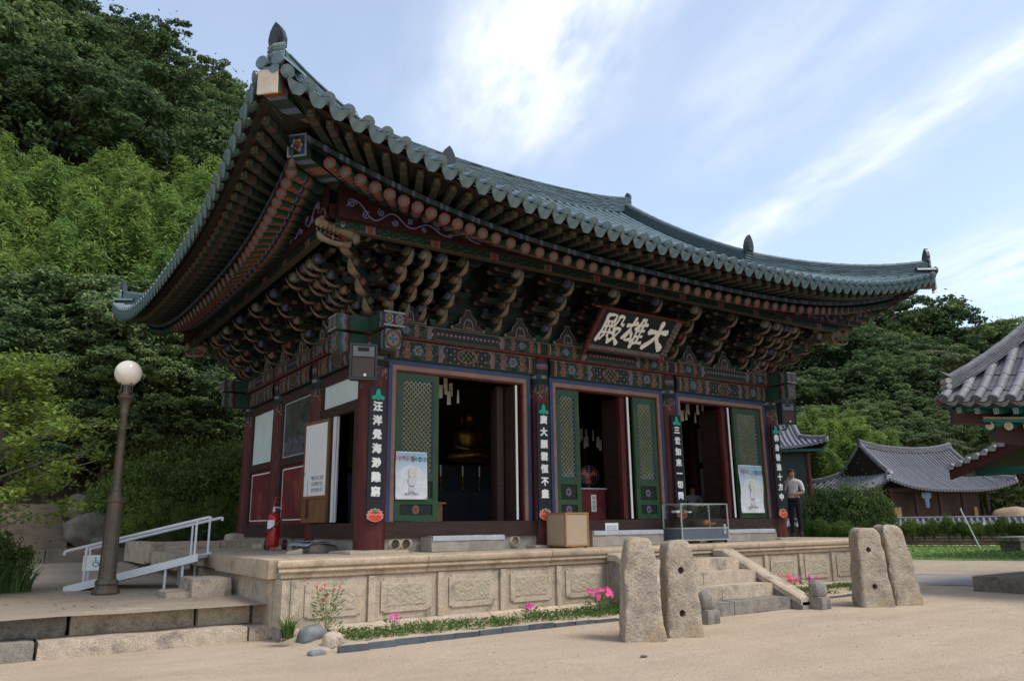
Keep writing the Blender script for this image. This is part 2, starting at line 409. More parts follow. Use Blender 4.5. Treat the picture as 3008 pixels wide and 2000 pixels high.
def glass_mat():
    m, nt, N, L, b = nodes_of('case_glass')
    setin(b, 'Base Color', (.9, .95, .95, 1)); setin(b, 'Roughness', .02); setin(b, 'Transmission Weight', 1.0); setin(b, 'IOR', 1.02); setin(b, 'Specular IOR Level', .5)
    tr = N.new('ShaderNodeBsdfTransparent'); tr.inputs[0].default_value = (.95, .97, .97, 1)
    gl = N.new('ShaderNodeBsdfGlossy'); gl.inputs['Roughness'].default_value = .03
    mx = N.new('ShaderNodeMixShader'); mx.inputs[0].default_value = .05; L.new(tr.outputs[0], mx.inputs[1]); L.new(gl.outputs[0], mx.inputs[2])
    L.new(mx.outputs[0], N['Material Output'].inputs[0]); MATS['case_glass'] = m
glass_mat()
def globe_mat():
    m, nt, N, L, b = nodes_of('milk_glass')
    setin(b, 'Base Color', (.80, .72, .62, 1)); setin(b, 'Roughness', .18); setin(b, 'Subsurface Weight', .3); setin(b, 'Subsurface Radius', (.1, .08, .06)); setin(b, 'Specular IOR Level', .5)
    MATS['milk_glass'] = m
globe_mat()
def sand_mat(name, a, b_, c):
    m, nt, N, L, b = nodes_of(name)
    t0 = noise_node(N, L, 1.1, 7, .68, 'Object', None, (.55, 1.9, 1)); t1 = noise_node(N, L, .55, 6, .6); t2 = noise_node(N, L, 3.3, 8, .7); t3 = noise_node(N, L, 90, 4, .7)
    c1 = ramp(N, L, t1.outputs[0], [(.3, a), (.7, b_)])
    f2 = ramp(N, L, t2.outputs[0], [(.5, (0, 0, 0)), (.75, (.55, .55, .55))])
    c2 = mixc(N, L, f2, c1, c)
    c2 = mixc(N, L, 1.0, c2, ramp(N, L, t0.outputs[0], [(.38, (.93, .925, .92)), (.52, (1, 1, 1)), (.66, (1.06, 1.05, 1.03))]), 'MULTIPLY')
    f3 = ramp(N, L, t3.outputs[0], [(.3, (.76, .76, .76)), (.7, (1.16, 1.16, 1.16))])
    L.new(mixc(N, L, 1.0, c2, f3, 'MULTIPLY'), b.inputs['Base Color']); setin(b, 'Roughness', .95); setin(b, 'Specular IOR Level', .1)
    ad = N.new('ShaderNodeMath'); ad.operation = 'ADD'; L.new(t3.outputs[0], ad.inputs[0]); 
    mu = N.new('ShaderNodeMath'); mu.operation = 'MULTIPLY'; mu.inputs[1].default_value = 3.0
    t4 = noise_node(N, L, 14, 8, .7); L.new(t4.outputs[0], mu.inputs[0]); L.new(mu.outputs[0], ad.inputs[1])
    bumpn(N, L, b, ad.outputs[0], .02, .9); MATS[name] = m
sand_mat('sand', (.63, .505, .375), (.57, .445, .32), (.50, .385, .275))
sand_mat('dirt', (.48, .395, .30), (.41, .33, .25), (.32, .26, .2))
mat('earth', (.42, .30, .2), (.33, .23, .15), 2, .95, .05, 8)
mat('grass_ground', (.135, .22, .055), (.095, .165, .04), 5, .95, .02, 40)
mat('hill_ground', (.03, .05, .018), (.02, .035, .013), 1.2, .95, .1, 6)
# ------------------------------------------------------------------ ground, terraces, road, hills
GZ = -1.03
def hgt(x, y):
    """big terrain: flat yard, hills behind (+Y) and far right (+X)"""
    h = 0.0
    d1 = y - 13.5 - max(0, x-5)*.8
    if d1 > 0: h += .75*d1*(1-math.exp(-d1/9)) if d1 < 60 else .75*60
    # the valley side on the right: gentler hill further off
    d2 = (x*.86 + y*.5) - 56
    if d2 > 0: h = max(h, min(9, .26*d2*(1-math.exp(-d2/14))))
    return h
def zmound(x, y):
    z = GZ + hgt(x, y)
    # soil bank left behind the terrace
    return z
def build_ground():
    b = MB()
    xs = [-400, -200, -120, -80, -60] + list(np.arange(-45, 60, 2.5)) + [60, 66, 72, 80, 90, 100, 115, 130, 150, 180, 240, 400]
    ys = [-400, -150, -60, -30] + list(np.arange(-22, 60, 2.5)) + [60, 70, 80, 95, 110, 140, 200, 400]
    def fn(u, v):
        x = xs[int(round(u*(len(xs)-1)))]; y = ys[int(round(v*(len(ys)-1)))]
        h = hgt(x, y)
        return (x, y, GZ + h + (mnoise.noise(Vector((x*.09, y*.09, 0)))*1.2*min(1, h/3)))
    b.grid(fn, len(xs)-1, len(ys)-1, mi=0)
    # hill faces take the forest-floor material
    for i, f in enumerate(b.f):
        if max(b.v[k][2] for k in f) > GZ + .6: b.m[i] = 1
    o = b.build('ground', ['sand', 'hill_ground'], smooth=60); tag(o, kind='structure')
build_ground()
def sheet(name, pts, z, material, sub=1):
    b = MB(); b.add([(x, y, z) for x, y in pts], [tuple(range(len(pts)))]); o = b.build(name, material); tag(o, kind='structure'); return o
def quad_grid(name, fn, nu, nv, material):
    b = MB(); b.grid(fn, nu, nv); o = b.build(name, material, smooth=60); tag(o, kind='structure'); return o
# concrete lane, gravel strip and lawn on the right
def strip(name, a, b_, w0, w1, z, material, n=24, amp=.25, seed=0):
    """a ragged-edged strip between two lines across the yard"""
    A, B = Vector(a), Vector(b_); t = (B-A).normalized(); nr = Vector((-t.y, t.x))
    def fn(u, v):
        p = A.lerp(B, u); k = lerp(w0, w1, v) + amp*mnoise.noise(Vector((u*n*.7, v*3+seed, seed)))*(1 if v in (0, 1) else 0)
        q = p+nr*k; return (q.x, q.y, z+.008*mnoise.noise(Vector((q.x, q.y, 0))))
    return quad_grid(name, fn, n, 4, material)
LD = (Vector((.44, -.9)))            # across the view on the right
c0 = Vector((14.2, -1.6))
strip('lane', c0-LD*9+Vector((-.2, 0)), c0+LD*14, -1.6, 1.9, GZ+.012, 'road', seed=1)
strip('gravel_strip', c0-LD*20, c0+LD*26, 2.1, 10.2, GZ+.010, 'dirt', seed=2)
strip('lawn', c0-LD*24, c0+LD*30, 10.2, 27.2, GZ+.02, 'grass_ground', seed=3)

# left terrace (upper level where the lamp stands), sloping gently up to the back
TZ = -.58
def terr_z(x, y):
    z = TZ + .028*max(0, y+.3)
    return min(z, -.30)
quad_grid('terrace', lambda u, v: (lerp(-16, -1.95, u), lerp(-.62, 13.8, v) if v > 0 else -.74-.08*(u*14/3), terr_z(0, lerp(-.6, 13.8, v)) + .02*mnoise.noise(Vector((u*14, v*12, 0)))), 40, 40, 'dirt')

# ------------------------------------------------------------------ two long stone steps in the left foreground
def ledge():
    t = thing('stone_steps', 'two long weathered granite steps at the terrace edge in the left foreground', 'steps', (-3.5, -1, GZ))
    T = Matrix.Translation((3.5, 1, -GZ))
    def blk(x0, x1, y0, y1, z0, z1, seed, m='granite_rough', ang=-.095):
        o = stone('step_block', (x0, x1, y0, y1, z0, z1), m, None, seg=.11, rnd=.025, amp=.012, fr=2.6, seed=seed)
        o.parent = t; o.matrix_parent_inverse = Matrix.Identity(4); o.location = (3.5, 1, -GZ); return o
    # lower course
    for i, (x0, x1) in enumerate([(-9.4, -7.0), (-7.0, -4.62), (-4.60, -2.2), (-2.19, -1.72)]):
        blk(x0, x1-.004, -1.16-.01*i, -.55, GZ-.1, -.81-.012*i, i+1, 'granite_dark' if i == 1 else 'granite_rough')
    for i, (x0, x1) in enumerate([(-9.0, -6.6), (-6.6, -4.27), (-4.25, -2.78), (-2.76, -2.06), (-2.05, -1.78)]):
        blk(x0, x1-.006, -.62-.05*i, -.2, -.85, TZ+.012-.006*i, i+11, 'granite_dark' if i in (1,) else 'granite_rough')
    return t
ledge()

# ------------------------------------------------------------------ the hall's stone platform
PX0, PX1, PY0, PY1 = -2.02, 12.6, -1.66, 8.9
def platform():
    t = thing('stone_platform', 'low granite platform with carved panels carrying the temple hall', 'platform', (5.2, 3.5, GZ))
    def lk(o): o.parent = t; o.location = (-5.2, -3.5, -GZ); return o
    b = MB(); b.box(PX0+.12, PX1-.12, PY0+.12, PY1, GZ-.1, -.012); lk(b.build('core', 'concrete'))
    # paving of the top: big slabs
    ys = [PY0+.30, -.35, 1.6, 3.6, 5.6, 7.2, PY1]
    for j in range(len(ys)-1):
        x = PX0+.30; k = 0
        while x < PX1-.3:
            w = min(random.uniform(1.1, 1.9), PX1-.3-x)
            if j == 0 or x < 0 or x > 10:
                o = stone('paving_slab', (x, x+w-.012, ys[j], ys[j+1]-.012, -.1, 0.0), 'granite', seg=.8, rnd=.006, amp=.002); lk(o)
            x += w; k += 1
    # moulded coping: profile swept along front, left and right edges in separate stones
    prof = [(0, 0), (-.33, 0), (-.345, -.012), (-.35, -.05), (-.335, -.085), (-.30, -.10), (-.315, -.115), (-.318, -.145), (-.295, -.17), (-.268, -.178), (-.28, -.195), (-.275, -.225), (-.245, -.245), (-.22, -.25), (0, -.25)]
    def cop(p0, p1, nrm, m0, m1):
        b = MB(); d = (Vector(p1)-Vector(p0)); vs = []
        for end, mm in ((0, m0), (1, m1)):
            for a, z in prof:
                base = Vector(p0)+d*end; off = Vector(nrm)*(-a-.33)
                ext = d.normalized()*((-a-.33)*mm)
                q = base+off+ext; vs.append((q.x, q.y, z + (0.004*mnoise.noise(q*1.3))))
        k = len(prof)
        fs = [tuple(range(k)), tuple(range(2*k-1, k-1, -1))] + [(i, i+1, k+i+1, k+i) for i in range(k-1)] + [(k-1, 0, k, 2*k-1)]
        b.add(vs, fs, jit((1, .98, .96), .15)); return lk(b.build('coping_stone', 'granite_warm', smooth=35))
    xs = [PX0+.02]; 
    while xs[-1] < PX1-2: xs.append(xs[-1]+random.uniform(1.6, 2.3))
    xs[-1] = PX1-.02
    for i in range(len(xs)-1): cop((xs[i]+(.006 if i else 0), PY0, 0), (xs[i+1]-(.006 if i < len(xs)-2 else 0), PY0, 0), (0, -1, 0), -1 if i == 0 else 0, 1 if i == len(xs)-2 else 0)
    yl = [PY0+.02, -.1, 1.55, 3.4, 5.4, 7.2]
    for i in range(len(yl)-1):
        if i < 2:
            b = MB(); vs, fs = rough_mesh(PX0-.01, PX0+.33, yl[i]+.32 if i == 0 else yl[i], yl[i+1]-.01, -.25, 0.0, seg=.2, rnd=.012, amp=.004, seed=i); b.add(vs, fs); lk(b.build('edge_stone', 'granite_warm', smooth=40))
        else:
            b = MB(); vs, fs = rough_mesh(PX0, PX0+.33, yl[i], yl[i+1]-.01, -.22, .0, seg=.2, rnd=.012, amp=.006, seed=i); b.add(vs, fs); lk(b.build('edge_stone', 'granite_warm', smooth=40))
        cop_r = (PX1, yl[i], 0), (PX1, yl[i+1], 0)
        if i < 5: cop((PX1, yl[i]+.004, 0), (PX1, yl[i+1]-.004, 0), (1, 0, 0), -1 if i == 0 else 0, 0)
    # front face: bays of pilaster + carved panel
    zt, zb = -.25, -.86
    edges = [-1.88]; W = 1.30
    def pil(x0, x1, y):
        b = MB(); b.box(x0, x1, y-.035, y+.08, zb, zt, jit((1, 1, 1), .06)); lk(b.build('pilaster', 'granite'))
    def panel(x0, x1, y, seed):
        b = MB(); b.box(x0+.004, x1-.004, y+.01, y+.1, zb, zt, jit((.92, .92, .92), .15)); o = lk(b.build('panel', 'granite'))
        # raised frame with notched corners and a hammered field
        w = x1-x0; m = .10; n = .045
        ox0, ox1, oz0, oz1 = x0+m, x1-m, zb+.10, zt-.05
        P = [(ox0+n, oz0), (ox1-n, oz0), (ox1-n, oz0+n*.5), (ox1, oz0+n*.5), (ox1, oz1-n*.5), (ox1-n, oz1-n*.5), (ox1-n, oz1), (ox0+n, oz1), (ox0+n, oz1-n*.5), (ox0, oz1-n*.5), (ox0, oz0+n*.5), (ox0+n, oz0+n*.5)]
        b = MB(); b.prism(P, y-.012, y+.02, lambda a, c, h: (a, h, c), (1, 1, 1), (1, 1, 1)); fr = lk(b.build('panel_frame', 'granite')); 
        b = MB()
        nx, nz = 46, 22; fx0, fx1, fz0, fz1 = ox0+.09, ox1-.09, oz0+.08, oz1-.07
        def fn(u, v):
            a, c = lerp(fx0, fx1, u), lerp(fz0, fz1, v); e = min(u, 1-u, v, 1-v)
            h = mnoise.noise(Vector((a*26, c*26, seed))) + .7*mnoise.noise(Vector((a*55, c*55, seed+4)))
            return (a, y-.013 - (.006+.011*h if e > 0 else 0), c)
        b.grid(fn, nx, nz, col=jit((.98, .98, .97), .05)); lk(b.build('hammered_field', 'hewn_panel', smooth=True))
    def run(x0, x1, n, y=PY0+.075):
        step = (x1-x0)/n
        for i in range(n):
            a = x0+i*step; pil(a, a+.10, y); panel(a+.10, a+step, y, i+x0)
        pil(x1, x1+.1, y)
    run(-1.80, 3.72, 5)
    run(6.75, 12.35, 5)
    # corner post, left flank wall
    b = MB(); vs, fs = rough_mesh(PX0+.10, PX0+.30, PY0+.06, PY0+.4, zb, zt, seg=.2, rnd=.008, amp=.002); b.add(vs, fs); lk(b.build('corner_post', 'granite', smooth=40))
    for i, (a, c) in enumerate([(PY0+.41, -.35), (-.34, 1.4), (1.41, 3.0)]):
        b = MB(); vs, fs = rough_mesh(PX0+.08, PX0+.3, a, c, -1.0, -.25, seg=.2, rnd=.01, amp=.004, seed=i); b.add(vs, fs); lk(b.build('flank_stone', 'granite', smooth=40))
    # round base moulding, half buried
    x = -1.9; i = 0
    while x < 12.4:
        x2 = min(x+random.uniform(1.3, 1.8), 12.4)
        if not (3.55 < x < 6.6):
            if x2 > 3.8 and x < 3.8: x2 = 3.8
            b = MB(); pts = []
            for k in range(9):
                th = math.pi*k/8; pts.append((PY0+.075-.11*math.sin(th), -.86-.075+.075*math.cos(th)))
            n = len(pts); vs = [(xx, p, z) for xx in (x+.005, x2-.005) for p, z in pts] ; fs = [(k, k+1, n+k+1, n+k) for k in range(n-1)]+[tuple(range(n)), tuple(range(2*n-1, n-1, -1)), (0, n-1, 2*n-1, n)]
            b.add(vs, fs, jit((1, 1, 1), .08)); lk(b.build('base_moulding', 'granite', smooth=50))
        x = x2; i += 1
    return t
platform()

# soil bank and planting bed against the platform front
def bed(x0, x1, name, label):
    def fn(u, v):
        x = lerp(x0, x1, u); y = lerp(-1.60, -2.62, v); h = lerp(-.885, -.985, v**.7) + .018*mnoise.noise(Vector((x*3, y*4, 1))); e = min(1, min(u, 1-u)*9); h = lerp(GZ-.03, h, e*(2-e))
        if v == 1: h = GZ-.03
        return (x, y+.06*mnoise.noise(Vector((x*1.5, 0, 2)))*(1 if v > .5 else 0), h)
    o = quad_grid(name, fn, 70, 12, 'sand'); return o
bed(-2.0, 3.6, 'flower_bed', ''); bed(6.85, 12.6, 'flower_bed.001', '')
def tile_kerb(x0, x1, label, seed):
    t = thing('tile_kerb', label, 'kerb', ((x0+x1)/2, -2.7, GZ)); x = x0; i = 0
    while x < x1:
        w = random.uniform(.36, .46); b = MB()
        y = -2.70 + .05*math.sin(x*.9) - .10*max(0, (-.6-x)); 
        dz = -.035*max(0, min(1, (x-1)/2)) 
        vs, fs = rough_mesh(x, min(x+w, x1)-.012, y-.03, y+.03, GZ-.06, GZ+.075+dz+random.uniform(-.008, .008), seg=.08, rnd=.012, amp=.005, seed=seed+i); b.add(vs, fs, jit((.42, .46, .52), .2))
        o = b.build('kerb_tile', 'rock_grey', t, smooth=40); o.location = (-(x0+x1)/2, 2.7, -GZ); x += w; i += 1
tile_kerb(-1.62, 3.3, 'row of dark roof tiles on edge bordering the left flower bed', 3)
tile_kerb(6.9, 11.4, 'row of dark roof tiles on edge bordering the right flower bed', 30)

# ------------------------------------------------------------------ front stairs
def stairs():
    t = thing('stone_staircase', 'weathered granite stairs with sloping side stones up to the platform', 'stairs', (5.2, -2.6, GZ))
    def lk(o): o.parent = t; o.location = (-5.2, 2.6, -GZ); return o
    x0, x1 = 3.98, 6.30; n = 5; top = 0; H = (0-GZ)/n; D = .345
    for i in range(n-1):
        z1 = GZ + H*(i+1); yf = PY0-.30 - D*(n-1-i) 
        xs = [x0, lerp(x0, x1, random.uniform(.3, .62)), x1] if i in (0, 2, 1) else [x0, x1]
        for k in range(len(xs)-1):
            vs, fs = rough_mesh(xs[k]+.003, xs[k+1]-.003, yf, yf+D+.14, z1-H-.04, z1, seg=.14, rnd=.014, amp=.006, seed=i*5+k); b = MB(); b.add(vs, fs, jit((1, 1, 1), .1)); lk(b.build('step', 'granite_dark' if i < 1 else 'granite_rough', smooth=45))
    for s, xa in ((0, x0-.32), (1, x1)):
        ys, ye = PY0-.02, PY0-.30-D*(n-1)-.20
        # cheek: flat top near the platform, sloping down to the ground
        P = [(ys, GZ-.05), (ys, -.15), (ys-.22, -.15), (ye, GZ+.10), (ye, GZ-.05)]
        b = MB(); Q = [(ys, -.15), (ys-.22, -.15), (ye, GZ+.12), (ye, GZ-.05), (ys, GZ-.05)]
        b.prism(Q, xa+.02, xa+.30, lambda a, c, h: (h, a, c)); lk(b.build('cheek_wall', 'granite_dark'))
        vs = []; segs = [(ys, -.15), (ys-.22, -.15), (lerp(ys-.22, ye, .5), lerp(-.15, GZ+.12, .5)), (ye, GZ+.12)]
        b = MB(); prof = [(xa-.01, -.05), (xa-.01, .045), (xa+.03, .075), (xa+.29, .075), (xa+.33, .045), (xa+.33, -.05)]
        for (y, z) in segs: vs += [(px_, y, z+dz) for px_, dz in prof]
        k = len(prof); fs = [(j*k+i, j*k+(i+1) % k, (j+1)*k+(i+1) % k, (j+1)*k+i) for j in range(len(segs)-1) for i in range(k)] + [tuple(range(k)), tuple(range(len(vs)-1, len(vs)-1-k, -1))]
        b.add(vs, fs); lk(b.build('side_stone', 'granite', smooth=30))
stairs()
def lotus_post(x, y, label, sc=1.0):
    t = thing('carved_stone_post', label, 'post', (x, y, GZ), .05, 'carved stone posts at the stair foot')
    b = MB(); vs, fs = rough_mesh(-.17*sc, .17*sc, -.17*sc, .17*sc, -.05, .24*sc, seg=.06, rnd=.02, amp=.008, seed=3); b.add(vs, fs); b.build('base', 'granite_dark', t, 40)
    b = MB(); prof = [(.12, .22), (.155, .26), (.17, .32), (.165, .40), (.14, .47), (.10, .525), (.05, .555), (.01, .565)]
    n = 28; vs = []; fs = []
    for r, z in prof:
        for j in range(n):
            th = 2*math.pi*j/n; k = r*sc*(1+.06*math.cos(th*7)+.05*mnoise.noise(Vector((math.cos(th)*3, math.sin(th)*3, z*8)))); vs.append((k*math.cos(th), k*math.sin(th), z*sc))
    for i in range(len(prof)-1):
        for j in range(n): fs.append((i*n+j, i*n+(j+1) % n, (i+1)*n+(j+1) % n, (i+1)*n+j))
    fs.append(tuple((len(prof)-1)*n+j for j in range(n))); b.add(vs, fs); b.build('head', 'granite_dark', t, True)
lotus_post(3.78, -3.72, 'small carved stone post half hidden behind the front left stone pillars', .84)
lotus_post(6.66, -3.62, 'small carved stone post at the right foot of the stairs', .84)

# ------------------------------------------------------------------ four tall stone pillars (old flagpole supports)
def pillar(loc, rz, w, d, h, lean, seed, label, holes=(), topround=.16, hole_axis='x', tilt=0):
    def shape(p):
        f = max(0, min(1, p.z/h)); k = 1.16 - .34*f
        q = Vector((p.x*k, p.y*(1.10-.22*f), p.z))
        # rounded shoulder at the top
        e = max(0, (p.z-(h-topround*2.0))/(topround*2.0)); 
        q.x *= math.sqrt(max(.02, 1-.62*e*e*e)); q.y *= math.sqrt(max(.04, 1-.45*e*e*e))
        q.x += lean*f; q.y += tilt*f
        return q
    vs, fs = rough_mesh(-w/2, w/2, -d/2, d/2, -.15, h, seg=.05, rnd=.035, amp=.026, fr=4.0, seed=seed, shape=shape)
    b = MB(); b.add(vs, fs); me = b.mesh('stone_pillar', 'pillar_stone', 60)
    o = link('stone_pillar', me, None, loc, (0, 0, rz))
    for (u, z, r, ax) in holes:
        c = MB(); 
        if ax == 'y': c.tube([(u, -d, z), (u, -d/2+.16, z)], [r, r*.8], 20)
        else: c.tube([(-w, u, z), (-w/2+.2, u, z)], [r, r*.8], 20)
        ho = link('cutter', c.mesh('cutter', 'granite_dark'), None, loc, (0, 0, rz))
        md = o.modifiers.new('hole', 'BOOLEAN'); md.operation = 'DIFFERENCE'; md.object = ho; md.solver = 'EXACT'
        dg = bpy.context.evaluated_depsgraph_get(); nm = bpy.data.meshes.new_from_object(o.evaluated_get(dg))
        o.modifiers.clear(); o.data = nm; bpy.data.objects.remove(ho)
    tag(o, label, 'stone pillar', 'old stone pillars before the hall'); return o
pA = onz(1475*1.2757, 1476*1.2757, GZ); pB = onz(1567*1.2757, 1469*1.2757, GZ); pC = onz(2012*1.2757, 1400*1.2757, GZ); pD = onz(2078*1.2757, 1396*1.2757, GZ)
pillar((pA.x+.12, pA.y+.10, GZ), R(-32), .46, .44, 1.27, .0, 1, 'leftmost stone pillar, rounded top and no hole showing', (), .17)
pillar((pB.x+.20, pB.y+.16, GZ), R(-28), .42, .38, 1.22, -.03, 2, 'stone pillar with two holes beside the leftmost pillar, before the stairs', ((-.02, .84, .05, 'y'), (-.04, .30, .05, 'y')), .12)
pillar((pC.x+.32, pC.y+.20, GZ), R(-34), .48, .42, 1.31, -.02, 3, 'lichen-stained stone pillar with two holes, left one of the right pair', ((-.06, .95, .052, 'y'), (-.03, .34, .052, 'y')), .11)
pillar((pD.x+.40, pD.y+.22, GZ), R(-30), .44, .48, 1.36, -.15, 4, 'rightmost stone pillar, leaning, with a yellow-stained top', ((-.05, .93, .05, 'x'), (-.05, .31, .05, 'x')), .15)
# small stones by the left end of the bed
def rock(name, loc, s, material, label, cat='rock', seed=0, group=None, rz=0, parent=None, flat=.7):
    vs, fs = rough_mesh(-s[0]/2, s[0]/2, -s[1]/2, s[1]/2, -s[2]*.35, s[2]*.65, seg=max(s)/9, rnd=min(s)*.36, amp=min(s)*.16, fr=1.6/max(s), seed=seed)
    b = MB(); b.add(vs, fs, jit((1, 1, 1), .12)); o = b.build(name, material, parent, 55, loc=loc, rot=(0, 0, rz))
    if label: tag(o, label, cat, group)
    return o
rock('rock', (-1.62, -1.98, -.96), (.36, .26, .26), 'rock_grey', 'blue-grey rock beside the platform corner by the grass tuft', seed=5, rz=.3)
rock('rock', (-1.52, -2.45, -.99), (.26, .2, .22), 'granite_rough', 'small tan stone at the left end of the flower bed', seed=6, rz=.2)
rock('rock', (-1.86, -2.82, -1.03), (.22, .12, .08), 'rock_grey', 'dark flat stone lying on the sand before the flower bed', seed=7, rz=.3)
# ------------------------------------------------------------------ painted patterns (dancheong)
GD = (.018, .055, .040); GM = (.035, .13, .095); GT = (.05, .26, .20); GO = (.10, .13, .055); OR = (.48, .095, .045); PK = (.52, .23, .17)
CR = (.55, .40, .27); WH = (.62, .62, .58); BL = (.05, .085, .30); LB = (.26, .34, .58); DR = (.15, .018, .018); YE = (.52, .36, .09); BK = (.012, .014, .018)
def blossom(x, v, cx, cv, r):
    d = math.hypot(x-cx, v-cv)/r; th = math.atan2(v-cv, x-cx)
    if d > 1: return None
    if d < .22: return YE
    if d < .38: return DR
    k = .5+.5*math.cos(th*6)
    if d < .62+.25*k: return OR if d > .5 else PK
    if d < .78+.2*k: return CR
    return None
def beam_pat(u, v, L, H, panel='medal'):
    x = u*L; e = min(x, L-x); c = abs(x-L/2); vv = v*H
    if v > .93 or v < .05: return CR if v > .93 and v < .965 else GO
    if e < .09: return GD
    if e < .13: return OR
    if e < .16: return CR
    wv = .022*math.sin(v*math.pi*4)
    fl = min(.95, L*.31)
    if e < fl:
        mid = H*.5
        for cx in (.32, fl-.20):
            for cv in (H*.30, H*.70):
                q = blossom(e, vv, cx, cv, H*.24)
                if q: return q
        q = blossom(e, vv, (.32+fl-.2)/2, mid, H*.33)
        if q: return {OR: LB, PK: WH, CR: GT}.get(q, q)
        k = math.sin(e*47)*math.sin(vv*53+e*9)
        if k > .90: return LB
        if k < -.93: return YE
        return GM if math.sin(e*30+math.sin(vv*22)*2) > .35 else GD
    b = e-fl+wv
    if b < .045: return PK
    if b < .085: return LB
    if b < .10: return WH
    if b < .14: return DR
    if b < .165: return GO
    if panel == 'medal':
        rx, rz = H*.72, H*.42; d = math.hypot(c/rx, (vv-H*.5)/rz)
        if d < .72: 
            k = math.sin(x*61)*math.sin(vv*57)
            return YE if k > .45 else (GM if k > -.3 else BK)
        if d < .86: return PK
        if d < 1: return DR
        k = math.sin(x*38)*math.sin(vv*44)
        return WH if k > .88 else LB if k > .66 else OR if k < -.85 else GD
    if v < .18 or v > .82: return GT if (v < .12 or v > .88) else GD
    k = math.hypot(((x+.045) % .09-.045), vv-H*.5)
    return WH if k < .017 else (OR if k < .026 else ((.13, .11, .14) if k < .035 else (.06, .065, .075)))
def flower_disc(r, th, petal=(.42, .06, .03), core=(.16, .2, .38)):
    if r < .13: return YE
    if r < .20: return GM
    p = (th % (math.pi/4))-math.pi/8; px_, py_ = r*math.cos(p)-.68, r*math.sin(p); d = math.hypot(px_, py_)
    if d < .205: return petal if d > .07 else vmix(petal, DR, .5)
    if d < .235: return vmix((.42, .38, .32), CR, .4)
    if r < .45: return core if abs(p) < .25 else (.42, .38, .32)
    return GD if r < .9 else OR
HALL = thing('temple_hall', 'large painted wooden temple hall with upturned blue-green tiled roof', 'temple', (5.25, 3.5, 0))
HOFF = Matrix.Translation((-5.25, -3.5, 0))
def hp(o): o.parent = HALL; o.matrix_local = HOFF.copy(); return o
def hinst(name, me, M): o = bpy.data.objects.new(name, me); COL.objects.link(o); o.parent = HALL; o.matrix_local = HOFF @ M; return o
def frame(o, x, up=(0, 0, 1)):
    x = Vector(x).normalized(); y = Vector(up).cross(x).normalized(); z = x.cross(y)
    return Matrix(((x.x, y.x, z.x, o[0]), (x.y, y.y, z.y, o[1]), (x.z, y.z, z.z, o[2]), (0, 0, 0, 1)))
BAY = 3.5; SY = [0, 2.51, 4.88, 7.15]; CXS = [0, 3.5, 7.0, 10.5]; S = 7.15

# ------------------------------------------------------------------ columns
def col_pat(th, z):
    if z < 3.06:   # hanging scallops
        k = (th*2.5/math.pi) % 1.0; cx = (k-.5)*.5
        d = math.hypot(cx, z-3.0)
        if z < 2.80+.22*abs(cx)*2: return None
        if d < .06: return GM
        if d < .13: return OR if d > .075 else PK
        if d < .155: return GD
        if d < .18: return WH if (int(th*26) % 2) else BL
        if d < .205: return GO
        return BL if z > 3.0 else PK
    if z < 3.19: return GD if z < 3.17 else GO
    if z < 3.245: return WH if (th*6.2 % 1) > .45 else BL
    if z < 3.27: return GO
    if z < 3.36: return GD
    if z < 3.41: return OR
    if z < 3.46: return LB
    if z < 3.5: return GO
    return DR
def column(x, y, r, z0=.04, ztop=3.64):
    b = MB(); zs = list(np.linspace(z0, 2.74, 14)) + list(np.linspace(2.76, ztop, 36)); n = 44; vs = []; fs = []; cc = []; mi = []
    for z in zs:
        rr = r*(1.03-.05*(z/3.6)) + (.004*mnoise.noise(Vector((x, y, z*2))))
        for j in range(n):
            th = 2*math.pi*j/n; vs.append((x+rr*math.cos(th), y+rr*math.sin(th), z))
    for i in range(len(zs)-1):
        zc = (zs[i]+zs[i+1])/2
        for j in range(n):
            j2 = (j+1) % n; fs.append((i*n+j, i*n+j2, (i+1)*n+j2, (i+1)*n+j))
            q = col_pat(2*math.pi*(j+.5)/n, zc) if zc > 2.74 else None
            b.c.append(q or (1, 1, 1)); mi.append(1 if q else 0)
    b.v = vs; b.f = fs; b.m = mi
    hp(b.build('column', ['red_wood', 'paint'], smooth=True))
    stn = rough_mesh(x-r*2.1, x+r*2.1, y-r*1.9, y+r*1.9, -.05, z0+.006, seg=.12, rnd=.06, amp=.02, fr=2, seed=int(x*3+y))
    b = MB(); b.add(*stn); hp(b.build('base_stone', 'granite', smooth=50))
for i, x in enumerate(CXS): column(x, 0, .25 if i == 0 else .20)
for i, y in enumerate(SY[1:]): column(0, y, .19, .04 if i == 0 else (.1 if i == 1 else .28)); column(10.5, y, .19)

